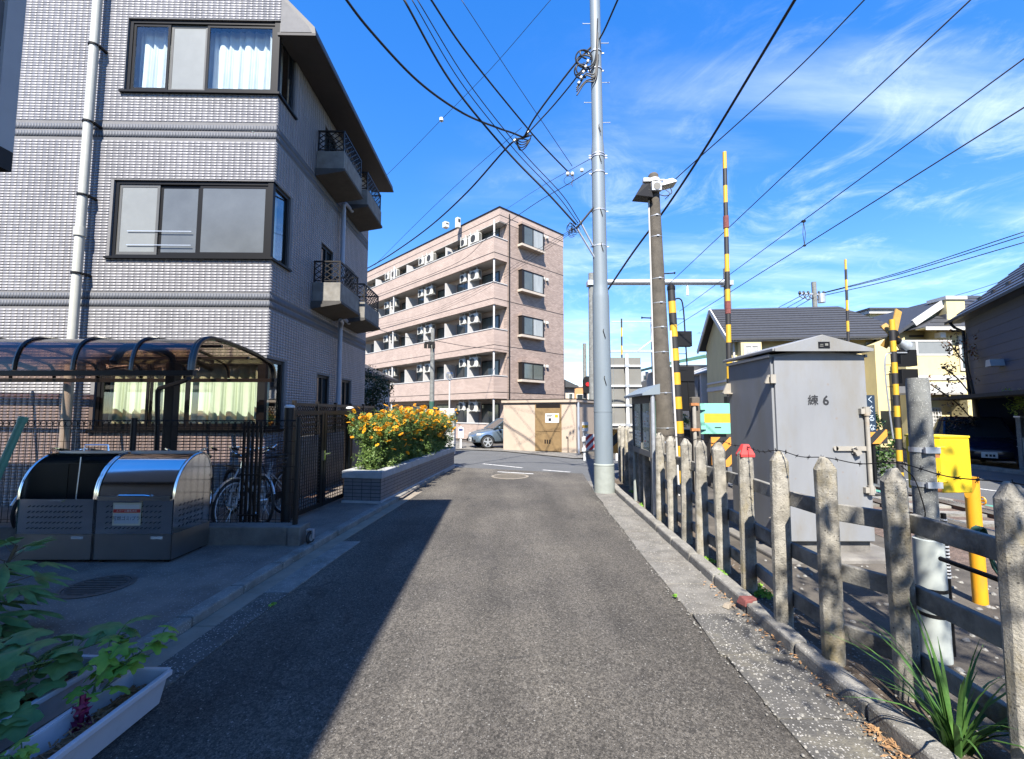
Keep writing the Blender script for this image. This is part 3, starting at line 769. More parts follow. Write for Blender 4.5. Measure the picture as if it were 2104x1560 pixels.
# the tiles that show largest stay single pieces
near = np.argsort((fs + 0.9) ** 2 + (fz - 3.1) ** 2)[:300]
one = tile_mesh('tile', np.array([0.0]), np.array([0.0]), Pf, 0.1, 0.05, 0.0048, 0.0014, 'tile_grey', 5)
for i in near: link('tile', one, wf, (float(fs[i]), 0, float(fz[i])))
rest = np.ones(len(fs), bool); rest[near] = False
stuff(link('tiles', tile_mesh('tiles', fs[rest], fz[rest], Pf, 0.1, 0.05, 0.0048, 0.0014, 'tile_grey', 1), wf))
stuff(link('tiles', tile_mesh('tiles', ssn, szn, Ps, 0.1, 0.05, 0.0048, 0.0014, 'tile_grey', 2), ws))
for (c, d) in BANDS:
    soldier('tile_band', wf, FW, 0, c, d, Pf); soldier('tile_band', ws, 0, SD, c, d, Ps)
# rooms behind the openings
def room(x0, x1, y0, y1, z0, z1):
    mb = MB(); a, b = (x0, y0), (x1, y1)
    return mb.quad((x0,y1,z0),(x1,y1,z0),(x1,y1,z1),(x0,y1,z1)).quad((x0,y0,z0),(x0,y1,z0),(x0,y1,z1),(x0,y0,z1)).quad((x0,y0,z0),(x1,y0,z0),(x1,y1,z0),(x0,y1,z0)).quad((x0,y0,z1),(x1,y0,z1),(x1,y1,z1),(x0,y1,z1))
def curtain(x0, x1, y, z0, z1, folds, amp, axis='x'):
    mb = MB(); n = folds * 6
    for i in range(n + 1):
        s = x0 + (x1 - x0) * i / n; o = amp * math.sin(i / 6 * 2 * math.pi + math.sin(i * 0.7)) 
        for z in (z0, z1):
            o2 = o * (1.25 if z == z0 else 0.6)
            mb.v.append((s, y + o2, z) if axis == 'x' else (y + o2, s, z))
    for i in range(n): mb.f.append((2*i, 2*i+2, 2*i+3, 2*i+1))
    return mb
def corner_window(w, divs, kinds, sill_out, cur_m):
    """divs: fractions of the front width; kinds: what shows behind each pane"""
    a, _, z0, z1 = w
    t = part('corner_window', MB().box(a + 0.02, -0.02, 0.03, 0.10, z0 + 0.005, z0 + 0.055).box(a + 0.02, -0.02, 0.03, 0.10, z1 - 0.06, z1 - 0.005).box(a + 0.02, a + 0.07, 0.03, 0.10, z0 + 0.055, z1 - 0.06)
             .box(-0.10, -0.03, 0.10, SW - 0.02, z0 + 0.005, z0 + 0.055).box(-0.10, -0.03, 0.10, SW - 0.02, z1 - 0.06, z1 - 0.005).box(-0.10, -0.03, SW - 0.07, SW - 0.02, z0 + 0.055, z1 - 0.06).box(-0.11, -0.02, 0.02, 0.099, z0, z1), 'frame_black', gb)
    part('sill', MB().box(a - 0.05, 0.05, -0.05, 0.025, z0 - 0.035, z0 + 0.003).box(-0.02, 0.05, 0.03, SW + 0.04, z0 - 0.035, z0 + 0.003), 'frame_black', t)
    xs = [a + 0.07 + (-0.12 - a - 0.07) * d for d in divs]
    for i, (p, q) in enumerate(zip(xs, xs[1:])):
        f = 0.045 * (1 if i % 2 == 0 else 0); m = kinds[i]
        y = 0.045 + (0.022 if i % 2 else 0.0)
        sash = part('sash', MB().box(p, p + 0.045, y, y + 0.02, z0 + 0.055, z1 - 0.06).box(q - 0.045, q, y, y + 0.02, z0 + 0.055, z1 - 0.06).box(p + 0.045, q - 0.045, y, y + 0.02, z0 + 0.055, z0 + 0.11).box(p + 0.045, q - 0.045, y, y + 0.02, z1 - 0.11, z1 - 0.06), 'frame_black' if m != 'screen' else 'frame_grey', t)
        pm = {'glass': 'glass', 'screen': 'frosted', 'frosted': 'frosted_dark'}[m]
        part('pane', MB().box(p + 0.045, q - 0.045, y + 0.006, y + 0.012, z0 + 0.11, z1 - 0.11), pm, t)
    part('pane', MB().box(-0.068, -0.062, 0.105, SW - 0.07, z0 + 0.055, z1 - 0.06), 'glass' if cur_m != 'frosted' else 'glass', t)
    part('interior', room(a, -0.101, 0.18, 2.2, z0 - 0.2, z1 + 0.1), 'room', t)
    if cur_m != 'frosted':
        part('curtain', curtain(a + 0.05, -0.2, 0.24, z0 + 0.0, z1 - 0.02, 16, 0.035), cur_m, t)
        part('curtain', curtain(0.12, SW, -0.24, z0 + 0.0, z1 - 0.02, 4, 0.03, 'y'), cur_m, t)
    else:
        part('blind', MB().box(a, -0.2, 0.25, 0.27, z0, z1), 'frosted', t)
        part('curtain', curtain(0.12, SW, -0.24, z0 + 0.0, z1 - 0.02, 4, 0.03, 'y'), 'curtain_pale', t)
    return t
corner_window(W3, [0, 0.26, 0.52, 1.0], ['glass', 'screen', 'glass'], 0.05, 'curtain')
t2 = corner_window(W2, [0, 0.27, 0.54, 1.0], ['screen', 'frosted', 'frosted'], 0.05, 'frosted')
for z in (0.34, 0.16):
    part('grab_bar', MB().box(W2[0] + 0.25, W2[0] + 1.35, 0.028, 0.034, W2[2] + (W2[3] - W2[2]) * z, W2[2] + (W2[3] - W2[2]) * z + 0.012), 'alu', t2)
corner_window(W1, [0, 0.30, 0.54, 1.0], ['glass', 'glass', 'glass'], 0.05, 'curtain_pale')
for (a, b, z0, z1) in side_small:
    t = part('side_window', MB().box(-0.10, -0.04, a + 0.01, b - 0.01, z0 + 0.005, z0 + 0.06).box(-0.10, -0.04, a + 0.01, b - 0.01, z1 - 0.06, z1 - 0.005).box(-0.10, -0.04, a + 0.01, a + 0.06, z0 + 0.06, z1 - 0.06).box(-0.10, -0.04, b - 0.06, b - 0.01, z0 + 0.06, z1 - 0.06).box(-0.105, -0.035, (a + b) / 2 - 0.03, (a + b) / 2 + 0.03, z0 + 0.06, z1 - 0.06), 'frame_black', gb)
    for (p, q) in ((a + 0.06, (a + b) / 2 - 0.03), ((a + b) / 2 + 0.03, b - 0.06)): part('pane', MB().box(-0.075, -0.068, p, q, z0 + 0.06, z1 - 0.06), 'pane_dark', t)
# roof: steep pitch behind a thick eave over the side wall
mb = MB()
prof = [(0.62, GH), (0.60, GH + 0.13), (0.0, GH + 0.75), (-0.9, GH + 2.2), (-0.9, GH + 2.0), (-0.02, GH + 0.55), (-0.02, GH)]
mb.prism([(x, z) for x, z in prof], 0.02, SD + 0.35, 'y')
rf = part('roof', mb, 'roof_slate', gb)
part('eave', MB().box(-0.05, 0.63, 0.0, SD + 0.36, GH - 0.05, GH - 0.002), 'eave', rf)
mb = MB().prism([(0.004, GH + 0.004), (0.56, GH + 0.004), (0.50, GH + 0.12), (0.004, GH + 0.66)], -0.006, 0.018, 'y')
part('verge', mb, 'grout_grey', rf)
# balconies on the side wall
def balcony(y0, y1, ztop, near):
    o = 0.60; zb = ztop - 0.40
    b = part('balcony', MB().box(0.012, o, y0, y0 + 0.08, zb, ztop).box(0.012, o, y1 - 0.08, y1, zb, ztop).box(o - 0.08, o, y0 + 0.08, y1 - 0.08, zb, ztop).box(0.012, o - 0.08, y0 + 0.08, y1 - 0.08, zb, zb + 0.06), 'balcony_concrete', gb, bevel=0.01)
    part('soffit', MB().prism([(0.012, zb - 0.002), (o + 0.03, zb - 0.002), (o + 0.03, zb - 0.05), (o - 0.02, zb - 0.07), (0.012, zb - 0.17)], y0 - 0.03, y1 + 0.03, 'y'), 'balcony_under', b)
    rl = MB(); zt = ztop + 0.44
    for x in (0.04, o - 0.03):
        for y in (y0 + 0.03, y1 - 0.03): rl.box(x - 0.015, x + 0.015, y - 0.015, y + 0.015, ztop, zt)
    rl.box(0.02, o - 0.01, y0 + 0.012, y0 + 0.048, zt, zt + 0.03).box(0.02, o - 0.01, y1 - 0.048, y1 - 0.012, zt, zt + 0.03).box(o - 0.048, o - 0.012, y0 + 0.05, y1 - 0.05, zt, zt + 0.03)
    rl.box(0.05, o - 0.05, y0 + 0.02, y0 + 0.04, ztop + 0.03, ztop + 0.05).box(o - 0.04, o - 0.02, y0 + 0.05, y1 - 0.05, ztop + 0.03, ztop + 0.05)
    def lattice(P, L):
        n = max(2, int(L / 0.14))
        for i in range(n):
            for j in range(3):
                u0, u1 = i * L / n, (i + 1) * L / n; h0, h1 = ztop + 0.05 + j * 0.125, ztop + 0.05 + (j + 1) * 0.125
                rl.bar(P(u0, h0), P(u1, h1), 0.014, 0.014); rl.bar(P(u1, h0), P(u0, h1), 0.014, 0.014)
    lattice(lambda u, h: (0.05 + u, y0 + 0.03, h), o - 0.1); lattice(lambda u, h: (o - 0.03, y0 + 0.05 + u, h), y1 - y0 - 0.1)
    part('railing', rl, 'bronze_metal', b)
for ztop in (4.32, 7.20):
    balcony(1.62, 2.80, ztop, True); balcony(3.25, 4.50, ztop, False)
# rain pipes
pz = [front_s(215, 0), front_s(152, 900)]
px_ = front_s(182, 500)[0]
dp = part('downpipe', MB().cyl((px_, -0.16, 0.02), (px_, -0.16, TOPF), 0.066, n=16), 'pipe_white', gb, smooth=True)
for z in (2.4, 3.9, 5.25, 6.55, 7.95):
    part('pipe_clamp', MB().cyl((px_, -0.16, z), (px_, -0.16, z + 0.03), 0.083, n=16).box(px_ + 0.05, px_ + 0.10, -0.17, 0.0, z, z + 0.03), 'frame_black', dp)
part('pipe_joint', MB().cyl((px_, -0.16, 4.55), (px_, -0.16, 4.70), 0.085, n=16), 'pipe_white', dp, smooth=True)
yp = 2.98
part('downpipe', MB().cyl((0.12, yp, 0.05), (0.12, yp, 3.70), 0.05, n=12).tube(smooth_path([(0.12, yp, 3.66), (0.12, yp, 3.80), (0.14, yp + 0.08, 3.86), (0.2, yp + 0.35, 3.80)], 5), 0.045, 10).cyl((0.12, yp, 4.0), (0.12, yp, 6.55), 0.05, n=12).tube(smooth_path([(0.12, yp, 6.5), (0.12, yp, 6.66), (0.14, yp + 0.08, 6.72), (0.2, yp + 0.35, 6.66)], 5), 0.045, 10).tube([(0.12, yp, 3.6), (0.2, yp - 0.1, 3.72), (0.22, yp - 0.3, 3.75)], 0.04, 10), 'pipe_blue', gb, smooth=True)
# ------------------------------------------------------------------ neighbour house at the left edge (its upper storey juts out; it shades the foreground)
NX, NY, NH = -1.98, 1.645, 7.25
nb = thing('neighbour_house', 'dark grey boarded house whose jutting upper storey cuts the left edge', 'house', Vector((NX, NY, 0)) - Matrix.Rotation(R(1.7), 3, 'Z') @ Vector((NX, NY, 0)), R(1.7))
part('upper_storey', MB().box(-9.5, NX - 0.03, -9, NY - 0.03, 2.62, NH - 0.05), 'siding_dark', nb)
part('lower_wall', MB().box(-9.5, NX - 1.0, -9, NY - 1.0, 0.06, 2.62), 'siding_grey', nb)
for i in range(24):
    z = 2.62 + i * 0.193
    part('siding_board', MB().box(NX - 0.03, NX, -9, NY, z + 0.006, z + 0.187).box(-9.5, NX - 0.03, NY - 0.03, NY, z + 0.006, z + 0.187), 'siding_grey', nb)
part('soffit_trim', MB().box(-9.5, NX + 0.012, -9, NY + 0.012, 2.54, 2.62), 'siding_dark', nb)
part('corner_trim', MB().box(NX - 0.05, NX + 0.012, NY - 0.05, NY + 0.012, 2.62, NH - 0.05), 'grey_wall', nb)
part('roof', MB().box(-9.6, NX + 0.03, -9.1, NY + 0.03, NH - 0.05, NH + 0.05), 'roof_slate', nb)

# ------------------------------------------------------------------ bicycle shelter
SX1, SY0, SY1 = -3.86, 5.22, 7.02
sh = thing('bicycle_shelter', 'curved dark translucent canopy on posts over the bicycles', 'shelter', (0, 0, 0))
arc = smooth_path([(SY0, 2.09), (SY0 + 0.02, 2.24), (SY0 + 0.10, 2.42), (SY0 + 0.26, 2.51), (SY0 + 0.6, 2.52), (SY0 + 1.2, 2.45), (SY1 - 0.28, 2.38), (SY1 - 0.09, 2.33), (SY1 - 0.01, 2.24), (SY1, 2.14)], 4) if False else None
ap_ = [(SY0, 2.09), (SY0 + 0.015, 2.24), (SY0 + 0.07, 2.40), (SY0 + 0.18, 2.49), (SY0 + 0.36, 2.53), (SY0 + 0.8, 2.51), (SY0 + 1.3, 2.45), (SY1 - 0.25, 2.39), (SY1 - 0.10, 2.35), (SY1 - 0.02, 2.26), (SY1, 2.13)]
arc = [(p.x, p.y) for p in smooth_path([Vector((a, b, 0)) for a, b in ap_], 4)]
ribs = [SX1 - i * 0.70 for i in range(9)]
for x in ribs:
    part('rib', MB().tube([(x, y, z + 0.012) for y, z in arc], 0.024, 6), 'black_gloss', sh, smooth=True)
part('end_arch', MB().tube([(SX1 + 0.035, y, z + 0.01) for y, z in arc], 0.03, 6), 'black_gloss', sh, smooth=True)
for xa, xb in zip(ribs, ribs[1:]):
    mb = MB()
    for y, z in arc: mb.v += [(xa - 0.02, y, z), (xb + 0.02, y, z)]
    for i in range(len(arc) - 1): mb.f.append((2*i, 2*i+1, 2*i+3, 2*i+2))
    part('roof_sheet', mb, 'shelter_sheet', sh, smooth=True, fix=False)
xe = ribs[-1]
part('front_beam', MB().box(xe, SX1 + 0.06, SY0 - 0.03, SY0 + 0.035, 2.035, 2.095), 'bronze_metal', sh)
part('rear_beam', MB().box(xe, SX1 + 0.06, SY1 - 0.035, SY1 + 0.03, 2.08, 2.135), 'bronze_metal', sh)
for y, z in ((5.75, 2.50), (6.35, 2.42)):
    part('purlin', MB().box(xe, SX1 + 0.02, y - 0.02, y + 0.02, z - 0.05, z - 0.015), 'bronze_metal', sh)
for x in (-4.80, -7.6):
    p_ = part('post', MB().box(x - 0.065, x + 0.065, 6.12, 6.25, 0.06, 2.30), 'bronze_metal', sh, bevel=0.01)
    part('arm', MB().tube(smooth_path([(x, 6.18, 2.25), (x, 6.1, 2.40), (x, 5.8, 2.46), (x, 5.4, 2.40), (x, 5.25, 2.2)], 5), 0.045, 8).tube([(x, 6.2, 2.3), (x, 6.6, 2.37), (x, 6.95, 2.28)], 0.04, 8), 'bronze_metal', p_, smooth=True)
c_ = AT(325, 800, 5.6)
part('drain_pipe', MB().tube(smooth_path([AT(388, 778, 5.27), AT(372, 785, 5.35), AT(332, 797, 5.6), AT(326, 802, 5.62), AT(324, 815, 5.62), AT(322, 920, 5.62), (AT(322, 920, 5.62).x, 5.62, 0.3)], 4), 0.028, 8), 'bronze_metal', sh, smooth=True)

# ------------------------------------------------------------------ low wall with mesh fence
MY = 5.30
bw = thing('low_wall', 'low weathered concrete wall carrying the mesh fence', 'wall', (0, 0, 0))
part('body', MB().box(-9.0, -2.60, MY - 0.10, MY + 0.12, 0.03, 0.27), 'base_concrete', bw, bevel=0.012)
part('end_block', MB().box(-2.596, -2.45, MY - 0.13, MY + 0.14, 0.03, 0.275), 'base_concrete', bw, bevel=0.012)
mf = thing('mesh_fence', 'black welded wire mesh fence in front of the bicycle shelter', 'fence', (0, 0, 0))
ft = 1.50
posts_x = [-2.57, -4.55, -6.5, -8.45]
for x in posts_x:
    part('post', MB().cyl((x, MY, 0.2), (x, MY, ft + 0.03), 0.03, n=10), 'pipe_navy' if x == -2.57 and 'pipe_navy' in MATS else 'bronze_metal', mf, smooth=True)
for xa, xb in zip(posts_x, posts_x[1:]):
    mb = MB(); n = int(round((xa - xb) / 0.075)); w = (xa - xb) / n
    for i in range(1, n):
        x = xb + i * w; mb.cyl((x, MY - 0.006, 0.29), (x, MY - 0.006, ft), 0.0030, n=4, caps=False)
    for z in (0.30, 0.33, 0.50, 0.65, 0.80, 0.95, 1.10, 1.25, 1.40, 1.43):
        mb.cyl((xb, MY, z), (xa, MY, z), 0.0034, n=4, caps=False)
    for i in range(n):
        xc = xb + (i + 0.5) * w
        mb.tube([(xc + 0.034 * math.cos(t), MY - 0.004, 1.462 + 0.034 * math.sin(t)) for t in [k * math.pi / 5 for k in range(10)]], 0.0036, 4, closed=True)
    mb.cyl((xb, MY, ft), (xa, MY, ft), 0.0055, n=5, caps=False)
    part('mesh_panel', mb, 'black', mf, fix=False)

# ------------------------------------------------------------------ gate by the planter
gt = thing('mesh_gate', 'dark brown double leaf mesh gate with white capped posts', 'gate', (0, 0, 0))
ga, gbb = Vector((-3.13, 6.18, 0.05)), Vector((-2.96, 8.02, 0.05))
gd = (gbb - ga); gd.z = 0; gd.normalize()
for p in (ga, gbb):
    po = part('gate_post', MB().cyl((p.x, p.y, 0.05), (p.x, p.y, 1.66), 0.062, n=16), 'bronze_metal', gt, smooth=True)
    part('cap', MB().lathe([(0.068, 0), (0.068, 0.02), (0.05, 0.035), (0.02, 0.04)], 16, (p.x, p.y, 1.662)), 'white_metal', po, smooth=True)
mid = (ga + gbb) / 2
for (p, q, fine_) in ((ga + gd * 0.08, mid - gd * 0.012, 0.055), (mid + gd * 0.012, gbb - gd * 0.08, 0.055)):
    up = Vector((0, 0, 1))
    fr = MB()
    for e in (p + gd * 0.03, q - gd * 0.03): fr.bar(e + up * 0.06, e + up * 1.57, 0.05, 0.06, up=gd)
    for z in (0.09, 1.54): fr.bar(p + gd * 0.06 + up * z, q - gd * 0.06 + up * z, 0.045, 0.06)
    lf = part('leaf', fr, 'frame_bronze', gt)
    L = (q - p).length - 0.12; n = int(L / 0.058); g_ = MB()
    for i in range(1, n): s_ = p + gd * (0.06 + L * i / n); g_.cyl(s_ + up * 0.12, s_ + up * 1.51, 0.006, n=4, caps=False)
    nz = 28
    for i in range(1, nz): g_.cyl(p + gd * 0.06 + up * (0.12 + 1.39 * i / nz), q - gd * 0.06 + up * (0.12 + 1.39 * i / nz), 0.006, n=4, caps=False)
    part('mesh_infill', g_, 'frame_bronze', lf, fix=False)
part('latch', MB().cbox(mid + Vector((0.03, 0, 0.86)), (0.03, 0.06, 0.16)).bar(mid + Vector((0.04, 0.02, 0.88)), mid + Vector((0.06, 0.15, 0.88)), 0.02, 0.02), 'chrome', gt)
cg = thing('folding_gate', 'folded dark accordion gate beside the mesh gate', 'gate', (0, 0, 0))
for i in range(5):
    x = -3.42 + i * 0.055
    part('slat', MB().box(x - 0.012, x + 0.012, 5.62, 5.65, 0.10, 1.48), 'frame_bronze', cg)
for z in (0.3, 0.8, 1.4): part('link_bar', MB().box(-3.44, -3.18, 5.60, 5.617, z, z + 0.02), 'frame_bronze', cg)
cw = thing('caster_wheel', 'small caster wheel at the end of the low wall', 'wheel', (*G(637, 1118, 0.06).xy, 0.06), R(-8))
part('tyre', MB().tube([(0, 0.055 * math.cos(t), 0.075 + 0.055 * math.sin(t)) for t in [k * math.pi / 10 for k in range(20)]], 0.02, 8, closed=True), 'rubber', cw, smooth=True)
part('rim', MB().cyl((-0.018, 0, 0.075), (0.018, 0, 0.075), 0.04, n=16), 'alu', cw)
part('fork', MB().box(-0.04, -0.028, -0.02, 0.02, 0.06, 0.16).box(0.028, 0.04, -0.02, 0.02, 0.06, 0.16).box(-0.04, 0.04, -0.03, 0.03, 0.16, 0.17), 'galv', cw)
# low lattice fence along the grey building
lf_ = thing('lattice_fence', 'low dark lattice fence along the grey building side', 'fence', (-3.86, 7.75, 0.05), R(1.2))
part('rail', MB().box(-0.02, 0.02, 0, 4.9, 1.66, 1.72).box(-0.02, 0.02, 0, 4.9, 1.12, 1.16), 'bronze_metal', lf_)
part('base_wall', MB().box(-0.06, 0.06, 0, 4.9, 0.0, 1.10), 'base_concrete', lf_)
for i in range(6): part('post', MB().box(-0.03, 0.03, i * 0.96, i * 0.96 + 0.06, 1.10, 1.76), 'bronze_metal', lf_)
la = MB()
for i in range(48):
    for j in range(5):
        y0, z0 = 0.02 + i * 0.1, 1.16 + j * 0.1
        la.bar((0, y0, z0), (0, y0 + 0.1, z0 + 0.1), 0.012, 0.014); la.bar((0.002, y0 + 0.1, z0), (0.002, y0, z0 + 0.1), 0.012, 0.014)
part('lattice', la, 'bronze_metal', lf_, fix=False)

# ------------------------------------------------------------------ refuse bins
def refuse_bin(label, x0, x1, open_, sign):
    y0, y1 = 4.62, 5.17; w = x1 - x0
    t = thing('refuse_bin', label, 'refuse bin', (x0, y0, 0.06), 0, 'stainless refuse bins in front of the mesh fence')
    D = y1 - y0; zf, zt = 0.64, 1.08
    k = 0.035
    # lower body: front, rear, sides
    bd = part('body', MB().box(0.004, w - 0.004, 0.0, 0.02, 0.03, 0.285).box(0.004, w - 0.004, D - 0.02, D, 0.03, 0.66).box(0.004, w - 0.004, 0.02, D - 0.02, 0.03, 0.05), 'stainless_dull', t)
    fp = part('front_panel', MB().box(0.004, w - 0.004, 0.0, 0.015, 0.288, zf), 'stainless', t)
    def prof(inset=0.0):
        pts = [(0.0, zf)]
        for i in range(1, 13):
            a = math.pi * i / 24 * 1.0
            pts.append((0.36 * (1 - math.cos(a)), zf + (zt - zf) * math.sin(a)))
        for i in range(1, 9):
            a = math.pi / 2 * i / 8
            pts.append((0.36 + 0.03 + (D - 0.39) * math.sin(a), zt - 0.30 * (1 - math.cos(a))))
        pts.append((D, 0.285)); pts.append((0.0, 0.285))
        return pts
    pr = prof()
    for xx, nm in ((0.0, 'side_panel'), (w - 0.012, 'side_panel')):
        part(nm, MB().prism(pr, xx, xx + 0.012, 'x'), 'stainless', t)
        part('skirt', MB().box(xx, xx + 0.012, 0.0, D, 0.03, 0.2835), 'stainless_dull', t)
        part('edge_trim', MB().tube([(xx + 0.006, a, b) for a, b in pr[:-2]], 0.013, 6), 'stainless', t, smooth=True)
    def shell(i0, i1, inset, x_a, x_b, nm, m):
        mb = MB()
        seg = pr[i0:i1]
        for a, b in seg: mb.v += [(x_a, a, b - inset), (x_b, a, b - inset)]
        for i in range(len(seg) - 1): mb.f.append((2*i, 2*i+1, 2*i+3, 2*i+2))
        return part(nm, mb, m, t, smooth=True, fix=False)
    shell(12, 22, 0.004, 0.01, w - 0.01, 'rear_hood', 'stainless')
    part('top_strip', MB().box(0.02, w - 0.02, 0.36, 0.42, zt - 0.003, zt + 0.022), 'alu', t)
    if not open_:
        lid = shell(0, 13, -0.002, 0.03, w - 0.03, 'lid', 'stainless')
        part('lid_lip', MB().box(0.03, w - 0.03, -0.022, 0.004, zf - 0.012, zf + 0.03), 'stainless_dull', lid)
        part('handle', MB().tube([(w/2 - 0.16, -0.02, zf + 0.035), (w/2 - 0.13, -0.045, zf + 0.045), (w/2 + 0.13, -0.045, zf + 0.045), (w/2 + 0.16, -0.02, zf + 0.035)], 0.010, 6), 'chrome', lid, smooth=True)
    else:
        part('inside', MB().box(0.016, w - 0.016, D - 0.06, D - 0.025, 0.06, 0.95).box(0.016, w - 0.016, 0.02, D - 0.03, 0.30, 0.31), 'bin_inner', t)
        part('handle', MB().tube([(w/2 - 0.14, 0.40, zt + 0.02), (w/2 - 0.13, 0.40, zt + 0.085), (w/2 + 0.13, 0.40, zt + 0.085), (w/2 + 0.14, 0.40, zt + 0.02)], 0.009, 6), 'chrome', t, smooth=True)
        part('side_rod', MB().cyl((0.30, 0.3, 0.5), (0.30, 0.33, 1.04), 0.006, n=6), 'alu', t)
    part('catch', MB().box(w/2 - 0.07, w/2 + 0.07, -0.018, 0.0, zf - 0.03, zf - 0.012), 'chrome', t)
    sl = MB()
    for j in range(5):
        for i in range(13):
            x = w * 0.14 + i * w * 0.056; z = 0.34 + j * 0.055
            sl.bar((x, -0.0015, z), (x + 0.022, -0.0015, z + 0.014), 0.006, 0.008, up=(0, -1, 0))
    stuff(part('vent_slots', sl, 'black', fp, fix=False))
    sl = MB()
    for j in range(5):
        for i in range(7):
            y = D * 0.14 + i * D * 0.1; z = 0.34 + j * 0.055
            sl.bar((w + 0.0015, y, z), (w + 0.0015, y + 0.022, z + 0.014), 0.006, 0.008, up=(1, 0, 0))
    stuff(part('vent_slots', sl, 'black', fp, fix=False))
    part('name_plate', MB().box(w - 0.22, w - 0.10, -0.003, 0.0, 0.235, 0.262), 'paper', t)
    for x in (0.05, w - 0.09):
        for y in (0.03, D - 0.07): part('foot', MB().box(x, x + 0.04, y, y + 0.04, 0.0, 0.03), 'black', t)
    return t
refuse_bin('open stainless refuse bin with curved hood, left of the closed one', -5.12, -4.32, True, False)
rb = refuse_bin('closed stainless refuse bin with a pasted paper notice', -4.31, -3.50, False, True)
sg = thing('bin_notice', 'cream paper notice with red banner on the closed refuse bin', 'notice', (-4.31 + 0.335, 4.614, 0.06))
part('sheet', MB().box(-0.145, 0.145, -0.004, 0.0, 0.375, 0.605), 'paper_cream', sg)
part('red_band', MB().box(-0.140, 0.140, -0.0065, -0.0042, 0.505, 0.54), 'ink_red', sg)
part('blue_panel', MB().box(-0.125, 0.125, -0.0060, -0.0042, 0.395, 0.495), 'paper_blue', sg)
part('pale_panel', MB().box(-0.125, 0.125, -0.0060, -0.0042, 0.545, 0.585), 'paper', sg)
text_mesh('lettering', '可燃ゴミ/プラ', 0.046, 'ink', sg, (0, -0.0075, 0.446), (math.pi/2, 0, 0))
text_mesh('lettering', 'ルパール練馬本町', 0.027, 'paper', sg, (0, -0.0080, 0.5225), (math.pi/2, 0, 0))

